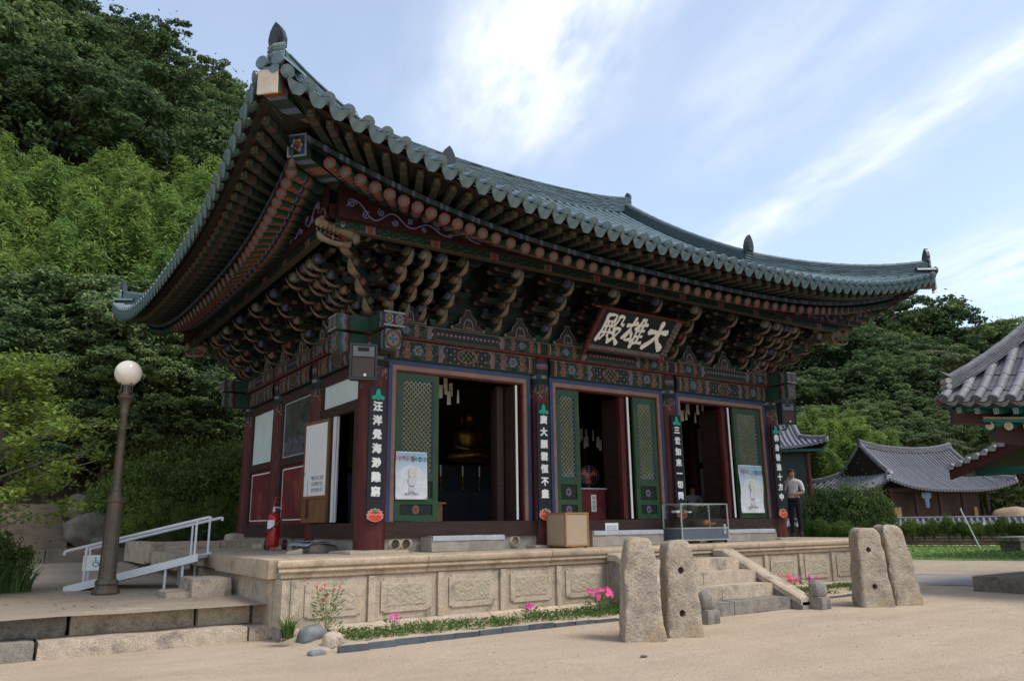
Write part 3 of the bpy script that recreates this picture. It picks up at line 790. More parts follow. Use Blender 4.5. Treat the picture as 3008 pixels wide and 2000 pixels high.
# ------------------------------------------------------------------ sills, beams, frames
def box_part(name, material, *ext, **k):
    b = MB(); b.box(*ext); return hp(b.build(name, material))
def painted_beam(p0, p1, nrm, z0, z1, th, panel):
    """beam along p0->p1 whose painted faces look along +-nrm"""
    p0, p1, nrm = Vector(p0), Vector(p1), Vector(nrm); L = (p1-p0).length; H = z1-z0; b = MB()
    def face(sgn, nu, nv):
        def fn(u, v):
            q = p0.lerp(p1, u); bulge = .03*(1-(2*v-1)**2)
            q = q + nrm*(sgn*(th/2+bulge)); return (q.x, q.y, lerp(z0, z1, v))
        b.grid(fn, nu, nv, lambda u, v: beam_pat(u, v, L, H, panel))
    face(1, max(60, int(L*70)), 22)
    a, c = p0-nrm*th/2, p1-nrm*th/2; d, e = p1+nrm*th/2, p0+nrm*th/2
    b.add([(a.x, a.y, z0), (c.x, c.y, z0), (d.x, d.y, z0), (e.x, e.y, z0), (a.x, a.y, z1), (c.x, c.y, z1), (d.x, d.y, z1), (e.x, e.y, z1)], [(0, 1, 2, 3), (4, 5, 6, 7), (0, 1, 5, 4), (1, 2, 6, 5), (3, 0, 4, 7)], GD)
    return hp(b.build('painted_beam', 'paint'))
for i in range(3):
    x0, x1 = CXS[i]+(.22 if i == 0 else .18), CXS[i+1]-.18
    painted_beam((x0, -.02, 0), (x1, -.02, 0), (0, -1, 0), 3.25, 3.605, .26, 'medal')
    box_part('door_sill', 'dark_wood', x0, x1, -.14, .12, .22, .48)
    box_part('foundation_wall', 'concrete', x0, x1, -.09, .1, -.02, .22)
for i in range(3):
    y0, y1 = SY[i]+.18, SY[i+1]-.18
    painted_beam((-.02, y1, 0), (-.02, y0, 0), (-1, 0, 0), 3.25, 3.605, .26, 'medal')
    box_part('wall_sill', 'dark_wood_y', -.13, .12, y0, y1, .22, .48)
    box_part('foundation_wall', 'concrete', -.08, .1, y0, y1, -.02, .22)
# plate on top (two storeys of painted timber round the hall)
painted_beam((-.05, 0, 0), (3.50, 0, 0), (0, -1, 0), 3.635, 3.90, .42, 'band'); painted_beam((3.50, 0, 0), (7.0, 0, 0), (0, -1, 0), 3.635, 3.90, .42, 'band'); painted_beam((7.0, 0, 0), (10.55, 0, 0), (0, -1, 0), 3.635, 3.90, .42, 'band')
for i in range(3): painted_beam((0, SY[i+1], 0), (0, SY[i], 0), (-1, 0, 0), 3.635, 3.90, .42, 'band')
box_part('fascia_strip', 'red_wood', -.24, 10.74, -.235, -.1, 3.603, 3.637); box_part('fascia_strip', 'red_wood', -.235, -.1, -.24, S+.2, 3.6025, 3.6365)
box_part('fascia_strip', 'red_wood', 10.6, 10.735, -.24, S+.2, 3.6025, 3.6365)
b = MB(); b.box(10.4, 10.62, .18, S, 3.25, 3.9, GD); hp(b.build('painted_beam', 'paint'))
b = MB(); b.box(-.1, 10.6, S-.12, S+.12, 3.25, 3.9, GD); hp(b.build('painted_beam', 'paint'))
# beam ends crossing at the corners
def beam_end(x, y, dx, dy):
    d = Vector((dx, dy, 0)); s = Vector((-dy, dx, 0)); w1, w2 = .185, .135
    for (z0, z1, w, ln, rnd) in ((3.64, 3.895, .19, .78, 0), (3.27, 3.60, .15, .74, 1)):
        b = MB()
        def P(a, k, z): q = Vector((x, y, 0))+d*a+s*k; return (q.x, q.y, z)
        n = 40; H = z1-z0
        def bandc(u):
            e = (1-u)*ln
            return GO if e < .06 else GT if e < .10 else LB if e < .15 else OR if e < .19 else GD if e < .24 else GM
        for sg in (-1, 1):
            b.grid(lambda u, v: P(u*ln, sg*w*(1 if not rnd else (.86+.14*math.sin(math.pi*v))), lerp(z0, z1, v)), n, 6, lambda u, v: bandc(u+.02*math.sin(v*9)))
        b.grid(lambda u, v: P(u*ln, lerp(-w, w, v)*(.86 if rnd else 1), z0), n, 4, lambda u, v: vmix(bandc(u), CR, .25)); b.grid(lambda u, v: P(u*ln, lerp(-w, w, v)*(.86 if rnd else 1), z1), n, 4, lambda u, v: bandc(u))
        def endc(u, v):
            a, c = (u-.5)*2, (v-.5)*2
            if not rnd:
                k = math.hypot(((u*2) % 1)-.5, v-.5)*2
                return YE if k < .22 else OR if k < .38 else GT if k < .62 else WH if (abs(c) > .8 or k < .72) else (DR if k > .95 else BL)
            r = math.hypot(a, c); th = math.atan2(c, a)
            if min(abs(a), abs(c)) < .09 and r < .85: return GT
            if r < .5: return LB if abs(math.sin(2*th)) > .75 else GM
            if r < .68: return YE if abs(math.cos(2*th)) > .8 else PK
            return OR if r < .8 else (LB if r > 1.05 else GO)
        b.grid(lambda u, v: P(ln, lerp(-w, w, u)*(.86+.14*math.sin(math.pi*v) if rnd else 1), lerp(z0, z1, v)), 26, 26, endc)
        hp(b.build('beam_end', 'paint_clean'))
for (x, y) in ((0, 0), (10.5, 0), (0, S), (10.5, S)):
    beam_end(x, y, -1 if x < 5 else 1, 0); beam_end(x, y, 0, -1 if y < 3 else 1)

# ------------------------------------------------------------------ front bays: frames and doors
def door_frame(x0, x1):
    b = MB(); zt, zb = 3.25, .48; b.box(x0, x0+.075, -.09, .05, zb, zt); b.box(x1-.075, x1, -.09, .05, zb, zt); b.box(x0+.075, x1-.075, -.09, .05, zt-.09, zt); hp(b.build('outer_frame', 'blue_paint'))
    a, c = x0+.075, x1-.075; zt2 = zt-.09
    b = MB(); b.box(a, a+.075, -.075, .06, zb, zt2); b.box(c-.075, c, -.075, .06, zb, zt2); b.box(a+.075, c-.075, -.075, .06, zt2-.085, zt2); hp(b.build('inner_frame', 'pink_wood'))
    b = MB(); b.box(a+.075, a+.10, -.05, .1, zb, zt2-.085); b.box(c-.10, c-.075, -.05, .1, zb, zt2-.085); b.box(a+.10, c-.10, -.05, .1, zt2-.115, zt2-.085); hp(b.build('door_stop', 'red_wood'))
    b = MB(); b.box(x0, x1, -.08, .14, zb-.001, zb+.012); hp(b.build('threshold', 'dark_wood'))
door_frame(.24, 3.24); door_frame(3.71, 6.80); door_frame(7.21, 10.28)
def rosette(b, cx, cz, y, r, cols=(PK, OR)):
    n = 8
    for i in range(n):
        th = 2*math.pi*i/n
        b.prism([(cx+r*(.62*math.cos(th)+.36*math.cos(th+k)), cz+r*1.1*(.62*math.sin(th)+.36*math.sin(th+k))) for k in np.linspace(0, 2*math.pi, 9)[:-1]], y-.006-.0006*i, y+.004, lambda a, c, h: (a, h, c), cols[0], cols[0])
    b.prism([(cx+r*.4*math.cos(k), cz+r*.4*math.sin(k)) for k in np.linspace(0, 2*math.pi, 11)[:-1]], y-.014, y+.004, lambda a, c, h: (a, h, c), cols[1], cols[1])
def lattice_door(x0, x1, y=.0, npan=2, zt=3.04, zb=.50, cols=(PK, OR), M=None, lat_bot=1.29):
    st = .105; b = MB(); zl = lat_bot
    rails = [(zt-.11, zt), (zl-.12, zl)]
    ph = (zl-.12-zb-.11)/npan
    pans = []
    z = zb
    for k in range(npan):
        rails.append((z, z+.10)); pans.append((z+.10, z+ph+ (.0 if k < npan-1 else .11))); z += ph
    pans = [(a, min(c, zl-.12)) for a, c in pans]
    b.box(x0, x0+st, y-.03, y+.03, zb, zt); b.box(x1-st, x1, y-.03, y+.03, zb, zt)
    for a, c in rails: b.box(x0+st, x1-st, y-.028, y+.028, a, c)
    d = hp(b.build('lattice_door', 'green_paint'))
    # blue bead round the lattice
    b = MB(); L, Rr, B, T = x0+st, x1-st, zl, zt-.11; w = .022
    b.box(L, L+w, y-.022, y+.01, B, T); b.box(Rr-w, Rr, y-.022, y+.01, B, T); b.box(L+w, Rr-w, y-.022, y+.01, B, B+w); b.box(L+w, Rr-w, y-.022, y+.01, T-w, T); b.build('bead', 'blue_paint', d)
    L += w; Rr -= w; B += w; T -= w
    b = MB(); W, H = Rr-L, T-B; step = .088
    def bar(sg, yo):
        c = -H if sg > 0 else 0
        k = -H
        while k < W+H:
            # line x = k + sg*z, clip to the window
            z0_, z1_ = 0.0, H
            if sg > 0: z0_ = max(0, -k); z1_ = min(H, W-k)
            else: z0_ = max(0, k-W); z1_ = min(H, k)
            if z1_-z0_ > .03:
                xa, xb = k+sg*z0_, k+sg*z1_; hw = .0125*1.414
                xs = [max(0, min(W, q)) for q in (xa-hw, xa+hw, xb+hw, xb-hw)]
                P = [(L+xs[0], B+z0_), (L+xs[1], B+z0_), (L+xs[2], B+z1_), (L+xs[3], B+z1_)]
                b.prism(P, y-.017+yo, y+.012+yo, lambda a, c2, h: (a, h, c2))
            k += step
    bar(1, 0.0); bar(-1, .0015); b.build('lattice', 'lattice_paint', d)
    b = MB(); b.box(L, Rr, y+.018, y+.022, B, T); b.build('paper', 'old_paper', d)
    for (a, c) in pans:
        b = MB(); b.box(x0+st, x1-st, y-.006, y+.012, a, c); p = b.build('panel', 'green_dark_paint', d)
        b = MB(); rosette(b, (x0+x1)/2, (a+c)/2, y-.008, .075, cols); b.build('rosette', 'paint_clean', p)
    return d
lattice_door(.42, 1.26); lattice_door(3.87, 4.48, cols=((.45, .30, .40), BL)); lattice_door(5.97, 6.64, cols=((.45, .30, .40), BL)); lattice_door(9.15, 10.11)
def folded_leaf(x, y0, y1, w=.06, material='dark_wood_y', side=-1):
    b = MB(); b.box(x, x+w, y0, y1, .50, 3.04); o = hp(b.build('open_leaf', material))
    b = MB(); b.box(x+w*.15, x+w*.85, y0-.012, y0, .51, 3.03); b.build('pale_edge', 'paper_white', o); return o
folded_leaf(2.93, .0, .85); b = MB(); b.box(2.72, 2.86, .30, .40, .5, 3.04); hp(b.build('door_post', 'dark_wood'))
folded_leaf(5.80, .0, .8, .07); folded_leaf(8.98, .0, .85, .07)
box_part('door_post', 'red_wood', 5.66, 5.78, .05, .15, .5, 3.04); box_part('door_post', 'red_wood', 8.84, 8.96, .05, .15, .5, 3.04)
# ------------------------------------------------------------------ left side walls
def side_bay(y0, y1, mid=1.78, mural=False):
    box_part('wall_rail', 'dark_wood_y', -.06, .06, y0, y1, 1.70, 1.86); box_part('wall_rail', 'dark_wood_y', -.06, .06, y0, y1, 3.05, 3.25)
    box_part('wall_post', 'dark_wood_y', -.055, .055, y0, y0+.09, .48, 3.05); box_part('wall_post', 'dark_wood_y', -.055, .055, y1-.09, y1, .48, 3.05)
    a, c = y0+.09, y1-.09
    box_part('red_wall_panel', 'red_panel', -.015, .015, a, c, .48, 1.70)
    b = MB(); w = .022; m = .07; b.box(-.021, -.014, a+m, a+m+w, .56, 1.63); b.box(-.021, -.014, c-m-w, c-m, .56, 1.63); b.box(-.021, -.014, a+m+w, c-m-w, .56, .56+w); b.box(-.021, -.014, a+m+w, c-m-w, 1.63-w, 1.63); hp(b.build('white_border', 'paper_white'))
    if not mural: box_part('plaster_panel', 'white_wall', -.012, .012, a, c, 1.86, 3.05)
    else:
        b = MB()
        def mc(u, v):
            z = Vector((u*4, v*4, 3)); k = mnoise.noise(z*1.3)+.6*mnoise.noise(z*3.1); g = .16+.10*k
            base = (g*.95, g*1.0, g*.85) if v > .3 else (g*1.1+.03, g*1.1+.03, g*1.15+.05)
            if v < .36 and abs(math.sin(u*16+math.sin(v*20))) < .25 and v > .1: base = (.33, .33, .36)
            if math.hypot(u-.38, v-.66) < .09: base = vmix(base, (.3, .1, .07), .6)
            return tuple(max(.02, q) for q in base)
        b.grid(lambda u, v: (-.013, lerp(c, a, u), lerp(1.86, 3.05, v)), 50, 50, mc); hp(b.build('mural_panel', 'paint_clean'))
        b = MB(); w = .03; b.box(-.024, -.0135, a, a+w, 1.86, 3.05); b.box(-.024, -.0135, c-w, c, 1.86, 3.05); b.box(-.024, -.0135, a+w, c-w, 1.86, 1.86+w); b.box(-.024, -.0135, a+w, c-w, 3.05-w, 3.05); hp(b.build('mural_border', 'mat_grey'))
side_bay(SY[2]+.18, SY[3]-.18); side_bay(SY[1]+.18, SY[2]-.18, mural=True)
# nearest side bay: doorway with a transom panel and an opened door leaf
y0, y1 = SY[0]+.23, SY[1]-.18
box_part('wall_rail', 'dark_wood_y', -.06, .06, y0, y1, 3.06, 3.25); box_part('wall_rail', 'dark_wood_y', -.07, .07, y0, y1, 2.42, 2.60)
box_part('plaster_panel', 'white_wall', -.012, .012, y0+.3, y1-.1, 2.60, 3.06); box_part('wall_post', 'dark_wood_y', -.055, .055, y0, y0+.3, 2.60, 3.06); box_part('wall_post', 'dark_wood_y', -.055, .055, y1-.1, y1, 2.60, 3.06)
box_part('red_wall_panel', 'red_panel', -.03, .03, 1.78, y1, .48, 2.42); box_part('wall_post', 'dark_wood_y', -.06, .06, y0, .64, .48, 2.42); box_part('wall_post', 'dark_wood_y', -.06, .06, 1.66, 1.78, .48, 2.42)
def side_door():
    M = Matrix.Translation((-.09, 1.70, 0)) @ Matrix.Rotation(R(96), 4, 'Z')
    b = MB(); b.T = M; b.box(0, .05, -.025, .025, .50, 2.40); b.box(.95, 1.0, -.025, .025, .50, 2.40); b.box(.05, .95, -.025, .025, 2.34, 2.40); b.box(.05, .95, -.025, .025, .93, .99); b.box(.05, .95, -.025, .025, .50, .58)
    d = hp(b.build('side_door', 'brown_door'))
    for k, (z0, z1, m) in enumerate(((.99, 2.34, 'paper_white'), (.58, .93, 'brown_door'))):
        b = MB(); b.T = M; b.box(.05, .95, -.012, .018 if k == 0 else .008, z0, z1); b.build('door_panel', m, d)
    me = text_mesh('백중기도 동참\n수능백일기도\n접수받습니다', .088, 'ink', 0, .001, space=1.25)
    o = link('notice_lettering', me, d); o.matrix_local = M @ Matrix.Translation((.40, .0195, 1.20)) @ Matrix.Rotation(R(180), 4, 'Z') @ Matrix.Rotation(R(90), 4, 'X')
    b = MB(); b.T = M; b.lathe([(.0, 0), (.02, .01), (.028, .035), (.02, .055), (.0, .06)], 12, (0, 0, 0)); kn = b.build('door_knob', 'bronze', d); kn.matrix_local = Matrix.Translation(M @ Vector((.94, .03, 1.42))) @ (M.to_3x3() @ Matrix.Rotation(R(-90), 3, 'X')).to_4x4() @ M.inverted() if False else Matrix.Identity(4)
    bpy.data.objects.remove(kn)
    b = MB(); c = M @ Vector((.94, .06, 1.42)); b.ell(tuple(c), (.03, .03, .03)); b.build('door_knob', 'bronze', d, True)
side_door()
# white curtain bundled at the doorway
b = MB()
def curt(u, v):
    th = u*2*math.pi; r = .07+.016*math.sin(u*2*math.pi*7+math.sin(v*5))
    return (-.02+r*.55*math.cos(th), 1.56+r*1.35*math.sin(th), lerp(.50, 2.41, v))
b.grid(curt, 60, 14, loopu=True); hp(b.build('curtain', 'cloth_white', smooth=True))
b = MB(); b.grid(lambda u, v: (.02+.02*math.sin(u*2*math.pi*3)+.03*math.cos(u*2*math.pi), .70+.05*math.sin(u*2*math.pi), lerp(1.45, 2.40, v)), 30, 8, loopu=True); hp(b.build('curtain', 'cloth_white', smooth=True))
# right and back walls, floor, ceiling
box_part('right_wall', 'dark_wood', 10.44, 10.56, .2, S-.1, .0, 3.25); box_part('back_wall', 'dark_wood', .1, 10.4, S-.06, S+.06, .0, 3.25)
box_part('floor_boards', 'dark_wood', .1, 10.4, .13, S-.1, .36, .46); box_part('ceiling', 'dark_wood', -.1, 10.6, .1, S, 4.6, 4.7)
# ------------------------------------------------------------------ bracket sets under the eaves (local: x along wall, y outward = -y, z up)
def arm_mesh(k, stretch=1.0, width=.095):
    d = (.20+.245*k)*stretch; z = .06+.235*k; b = MB()
    DB = (.05, .025, .02); P = [(-.15, z), (d*.35-.02, z), (d*.35+.03, z-.02), (d*.7-.03, z+.005), (d*.7+.03, z-.02), (d-.02, z), (d+.05, z+.04), (d+.03, z+.13), (d, z+.165), (-.15, z+.165)]
    b.prism(P, -width*.42, width*.42, lambda a, c, h: (h, -a, c), GD, (.02, .07, .055), [DB, DB, (.34, .2, .13), DB, (.34, .2, .13), DB, GM, OR, GD, GD])  # arm sides coloured dark, standing in for shade between the tiers
    # pointed upturned tongue: rounded keel, cream underneath, green above
    cl = [(d-.06, z+.035, .048, .03), (d+.05, z+.018, .056, .03), (d+.13, z+.03, .056, .026), (d+.20, z+.075, .046, .02), (d+.25, z+.135, .028, .014), (d+.275, z+.215, .004, .004)]
    vs = []; fs = []; cc = []; n = 8
    for (dd, zz, w, th) in cl:
        w *= width/.095
        for q in range(n): t = 2*math.pi*q/n; vs.append((w*math.cos(t), -dd+(.0 if th > .02 else -.0), zz+th*math.sin(t)))
    for i in range(len(cl)-1):
        for q in range(n):
            fs.append((i*n+q, i*n+(q+1) % n, (i+1)*n+(q+1) % n, (i+1)*n+q)); lower = q >= n/2
            cc.append((CR if i < 3 else vmix(CR, GT, .6)) if lower and q in (5, 6) else (PK if lower else (GT if i > 1 else GM)))
    fs += [tuple(range(n)), tuple((len(cl)-1)*n+q for q in range(n))]; cc += [GD, GT]; b.add(vs, fs, cc)
    Q2 = [(-.1, z+.04), (d-.07, z+.04), (d-.07, z+.12), (-.1, z+.12)]
    for s in (-1, 1): b.prism(Q2, s*width*.42, s*(width*.42+.003), lambda a, c, h: (h, -a, c), GD, (.10, .035, .03) if k % 2 else GD)
    return b.mesh('bracket_arm', 'paint', 50)
BUDC = [CR, (.22, .20, .10), (.20, .24, .40), (.36, .14, .09), WH]
def bud_mesh(c):
    b = MB(); n = 12
    prof = [(.02, 0), (.05, .015), (.066, .05), (.064, .085), (.046, .12), (.02, .145), (.002, .155)]
    b.lathe(prof, n, (0, 0, 0), cols=[vmix(c, GD, .4), c, c, vmix(c, WH, .25), vmix(c, WH, .1), c, c])
    for j in range(5):
        th = j*2*math.pi/5; b.tube([(.07*math.cos(th), .07*math.sin(th), .03), (.076*math.cos(th), .076*math.sin(th), .08), (.03*math.cos(th), .03*math.sin(th), .13)], [.012, .012, .006], 5, vmix(c, BK, .35))
    return b.mesh('lotus_bud', 'paint', 50)
ARM = [arm_mesh(k) for k in range(4)]; BUD = [bud_mesh(c) for c in BUDC]
ARMD = [arm_mesh(k, 1.38, .13) for k in range(4)]
def body_mesh(kd=1.0, wide=1.0):
    b = MB()
    b.hexa([(-.15, -.15, 0), (.15, -.15, 0), (.15, .15, 0), (-.15, .15, 0)], [(-.2, -.2, .13), (.2, -.2, .13), (.2, .2, .13), (-.2, .2, .13)], GM)
    for k in range(5):
        z = .06+.235*k
        for dd in ([0] if k == 0 else [0, .245*k*kd-.03]) + ([.245*(k-1)*kd-.03] if k > 1 else []):
            L = (.29 if (k+int(dd > 0)) % 2 == 0 else .45)*wide
            P = [(-L, z+.10), (-L, z+.05), (-L+.07, z+.0), (L-.07, z+.0), (L, z+.05), (L, z+.10)]
            b.prism(P, -dd-.05, -dd+.05, lambda a, c, h: (a, h, c), (.008, .02, .016), (.014, .045, .035), [BK, (.3, .2, .13), (.12, .06, .04), (.3, .2, .13), BK, BK])  # cross-arms near black: shade inside the brackets put into the colour
            for a in (-L+.06, 0, L-.06):
                b.hexa([(a-.042, -dd-.06, z+.10), (a+.042, -dd-.06, z+.10), (a+.042, -dd+.06, z+.10), (a-.042, -dd+.06, z+.10)], [(a-.065, -dd-.075, z+.175), (a+.065, -dd-.075, z+.175), (a+.065, -dd+.075, z+.175), (a-.065, -dd+.075, z+.175)], [BK, BK, (.05, .02, .016), BK, (.02, .06, .045), (.02, .06, .045)])
                b.box(a-.028, a+.028, -dd-.076, -dd-.070, z+.115, z+.16, (.03, .05, .16) if k % 2 else (.2, .05, .03))
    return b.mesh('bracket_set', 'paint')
BODY = body_mesh(); BODYD = body_mesh(1.3, .8)
ZB = 3.905
def bracket(x, y, rz, n=4, diag=False, seed=0):
    M = Matrix.Translation((x, y, ZB)) @ Matrix.Rotation(rz, 4, 'Z')
    s = hinst('bracket_set', BODYD if diag else BODY, M)
    for k in range(n):
        o = link('bracket_arm', (ARMD if diag else ARM)[k], s)
        d = (.20+.245*k)*(1.38 if diag else 1)
        link('lotus_bud', BUD[(k*2+seed) % 4 if k < n-1 else (4 if seed % 2 else (2 if seed % 3 else 1))], s, (0, -d-.10, .06+.235*k+.115), scale=1.5 if k == n-1 else 1.25)
    return s
fx = [3.5*i/3 for i in range(1, 9)]
for i, x in enumerate(fx): bracket(x, 0, 0, seed=i)
ly = [SY[0]+(SY[1]-SY[0])/2*1.05] + [SY[1]] + [(SY[1]+SY[2])/2] + [SY[2]] + [(SY[2]+SY[3])/2]
for i, y in enumerate(ly): bracket(0, y, R(-90), seed=i+1)
for (x, y, a) in ((0, 0, -45), (10.5, 0, 45), (0, S, -135)):
    bracket(x, y, R(a), 4, True, seed=1)
for i, (x, y, a) in enumerate([(.10, 0, 0), (.42, 0, 0), (.74, 0, 0), (10.4, 0, 0), (10.08, 0, 0), (9.76, 0, 0)]): bracket(x, y, R(a), seed=i)
for i, y in enumerate([.10, .42, .74, 7.05, 6.73]): bracket(0, y, R(-90), seed=i+2)
for i, y in enumerate([.1, .5, 1.25]): bracket(10.5, y, R(90), seed=i+1)
# dark boards behind the brackets and cusped painted panels between them
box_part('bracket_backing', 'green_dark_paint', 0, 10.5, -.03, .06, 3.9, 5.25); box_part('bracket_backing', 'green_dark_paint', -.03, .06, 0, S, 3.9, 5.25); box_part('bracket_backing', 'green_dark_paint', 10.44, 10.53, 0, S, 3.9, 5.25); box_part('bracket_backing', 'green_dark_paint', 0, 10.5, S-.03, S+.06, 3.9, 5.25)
def cusp_panel():
    out = [(-.36, 0), (-.36, .05), (-.27, .08), (-.19, .13), (-.17, .22), (-.10, .27), (-.065, .33), (-.055, .40), (.055, .40), (.065, .33), (.10, .27), (.17, .22), (.19, .13), (.27, .08), (.36, .05), (.36, 0)]
    inn = [(a*.90, .012+c*.93) for a, c in out]
    b = MB(); b.prism(out, 0, .025, lambda a, c, h: (a, -h, c), CR, CR); b.prism(inn, .025, .028, lambda a, c, h: (a, -h, c), BK, (.06, .065, .075))
    pts = [(.10*math.cos(t), -.031, .05+.17*math.sin(t)) for t in np.linspace(-.2, math.pi+.2, 14)]; b.tube(pts, .008, 5, WH)
    b.ell((0, -.032, .11), (.045, .01, .07), 8, 6, GM); b.ell((0, -.034, .20), (.022, .012, .028), 8, 6, CR); b.ell((0, -.034, .05), (.075, .012, .022), 8, 5, PK)
    return b.mesh('cusped_panel', 'paint')
CP = cusp_panel()
for i in range(9):
    x = 3.5/3*(i+.5)
    if i in (0,): x = .52
    hinst('cusped_panel', CP, Matrix.Translation((x, -.215, 3.905)))
for i in range(len(ly)-1): hinst('cusped_panel', CP, Matrix.Translation((-.215, (ly[i]+ly[i+1])/2, 3.905)) @ Matrix.Rotation(R(-90), 4, 'Z'))
# outer purlins and the painted boards beneath them
def purlin(p0, p1, nrm):
    p0, p1 = Vector(p0), Vector(p1); b = MB(); b.tube([p0, p1], .125, 14, (.10, .025, .02)); o = hp(b.build('purlin', 'paint', smooth=True))
    d = (p1-p0).normalized(); b = MB(); n = Vector(nrm); L = (p1-p0).length
    def fn(u, v): q = p0.lerp(p1, u)+n*.055; return (q.x, q.y, p0.z-.13-.16*v)
    def pc(u, v):
        x = (u*L) % 1.167
        if v > .85 or v < .1: return (.2, .16, .08) if v > .9 else GO
        w = abs(x-.58)
        return OR if w < .05 else LB if w < .09 else DR if w < .12 else (GT if math.sin(x*40)*math.sin(v*14) > .5 else GD)
    b.grid(fn, int(L*30), 8, pc)
    q0, q1 = p0-n*.055, p1-n*.055
    def fn2(u, v): q = p0.lerp(p1, u)+n*lerp(.055, -.055, v); return (q.x, q.y, p0.z-.29)
    b.grid(fn2, 4, 1, col=(.16, .115, .07)); hp(b.build('purlin_board', 'paint'))
PO = 1.32; PZ = 5.19
purlin((-PO, -PO, PZ), (10.5+PO, -PO, PZ), (0, -1, 0)); purlin((-PO, S+PO, PZ), (-PO, -PO, PZ), (-1, 0, 0)); purlin((10.5+PO, -PO, PZ), (10.5+PO, 4, PZ), (1, 0, 0))
# wedge boards under the corner rafters with a blue scroll
def wedge(p0, d, n, length=3.9, h=.50, scroll=True):
    p0, d, n = Vector(p0), Vector(d), Vector(n); b = MB()
    P = [(0, -.02), (length, -.02), (length*.72, .07), (length*.35, .23), (0, h)]
    b.prism(P, -.05, .05, lambda a, c, hh: tuple(p0+d*a+n*hh+Vector((0, 0, c))), (.07, .012, .012), (.07, .012, .012)); o = hp(b.build('wedge_board', 'paint'))
    if scroll:
        b = MB(); sc = (.30, .32, .62); pts = []
        for i in range(70):
            t = i/69; a = .12+t*length*.62; top = lerp(h, .05, (a/length)**.6)*.8; c = top*.5+top*.40*math.sin(t*24)*(1-t*.4)
            pts.append(tuple(p0+d*a+n*.055+Vector((0, 0, c))))
        b.tube(pts, .012, 5, sc)
        for i in range(9):
            a0 = .2+i*.25; top = lerp(h, .05, (a0/length)**.6)*.8; c0 = top*(.3 if i % 2 else .7); r0 = top*.24
            sp = [tuple(p0+d*(a0+r0*(1-q/16)*math.cos(q*.7+i))+n*.056+Vector((0, 0, c0+r0*(1-q/16)*math.sin(q*.7+i)))) for q in range(15)]
            b.tube(sp, .011, 5, sc)
        b.build('scroll', 'paint_clean', o)
wedge((-PO, -PO-.14, PZ-.13), (1, 0, 0), (0, -1, 0)); wedge((-PO-.14, -PO, PZ-.13), (0, 1, 0), (-1, 0, 0)); wedge((10.5+PO, -PO-.14, PZ-.13), (-1, 0, 0), (0, -1, 0)); wedge((-PO-.14, S+PO, PZ-.13), (0, -1, 0), (-1, 0, 0), scroll=False)

# ------------------------------------------------------------------ carved dragon heads on the corner brackets
def dragon(x, y, rz, z=4.72, sc=1.0):
    M = Matrix.Translation((x, y, z)) @ Matrix.Rotation(rz, 4, 'Z') @ Matrix.Rotation(R(-6), 4, 'Y') @ Matrix.Scale(sc, 4)
    TAN = (.42, .30, .15); LT = (.55, .46, .34); b = MB()
    # lofted skull and upper jaw: (x, half-width, z bottom, z top, colour)
    secs = [(-.35, .12, -.02, .22, (.16, .14, .07)), (-.18, .155, .0, .29, TAN), (0, .15, .02, .31, TAN), (.12, .125, .05, .27, TAN), (.24, .105, .06, .22, (.30, .12, .09)), (.36, .10, .055, .23, TAN), (.46, .095, .05, .27, TAN), (.53, .075, .06, .24, LT), (.57, .03, .10, .18, LT)]
    def loft(secs, sag=0):
        n = 12; vs = []; fs = []; cc = []
        for (xx, w, zb, zt, c) in secs:
            for j in range(n):
                th = 2*math.pi*j/n; vs.append((xx, w*math.cos(th)*(1 if abs(math.cos(th)) < .9 else .95), (zb+zt)/2+(zt-zb)/2*math.sin(th)))
        for i in range(len(secs)-1):
            for j in range(n): fs.append((i*n+j, i*n+(j+1) % n, (i+1)*n+(j+1) % n, (i+1)*n+j)); cc.append(vmix(secs[i][4], CR, .25 if j > n/2 else 0))
        fs.append(tuple(range(n))); fs.append(tuple((len(secs)-1)*n+j for j in range(n))); cc += [TAN, LT]
        b.add(vs, fs, cc)
    loft(secs)
    loft([(-.2, .10, -.16, .0, TAN), (0, .10, -.19, -.10, LT), (.2, .085, -.20, -.13, LT), (.36, .085, -.20, -.11, LT), (.46, .07, -.17, -.05, LT), (.50, .03, -.12, -.02, LT)])
    b.ell((.15, 0, -.06), (.26, .06, .035), 10, 6, (.40, .06, .04))         # tongue and mouth lining
    b.box(-.12, .02, -.07, .07, -.10, .05, (.22, .03, .025))
    for s in (-1, 1):
        for i in range(5): b.tube([(.48-i*.09, s*.085, .06), (.485-i*.09, s*.085, .005)], [.012, .004], 5, WH)
        b.tube([(.20, s*.075, -.13), (.21, s*.075, -.03)], [.02, .004], 6, WH)
        b.ell((.06, s*.13, .21), (.05, .035, .045), 10, 7, WH); b.ell((.075, s*.157, .212), (.022, .016, .022), 8, 6, BK)
        b.tube([(-.02, s*.12, .25), (.06, s*.15, .275), (.13, s*.12, .25)], [.014, .022, .01], 6, (.36, .10, .07))
        b.ell((.47, s*.05, .235), (.05, .04, .045), 8, 6, TAN)
        b.tube([(-.16, s*.09, .26), (-.24, s*.11, .40), (-.27, s*.13, .52), (-.25, s*.15, .62)], [.035, .03, .02, .004], 8, CR)    # horn
        for i in range(7):                                                                                      # whisker fan of the cheek
            a = R(120+i*22); b.tube([(-.2, s*.12, .03), (-.2+.07*math.cos(a), s*.15, .03+.07*math.sin(a)), (-.2+.16*math.cos(a), s*.17, .02+.16*math.sin(a))], [.02, .016, .002], 5, LT)
        b.tube([(.44, s*.07, .24), (.43, s*.08, .34), (.47, s*.08, .42), (.52, s*.08, .40), (.50, s*.08, .35)], [.006]*5, 5, CR)
    o = hp(b.build('dragon_head', 'paint', smooth=45)); o.matrix_local = HOFF @ M; return o
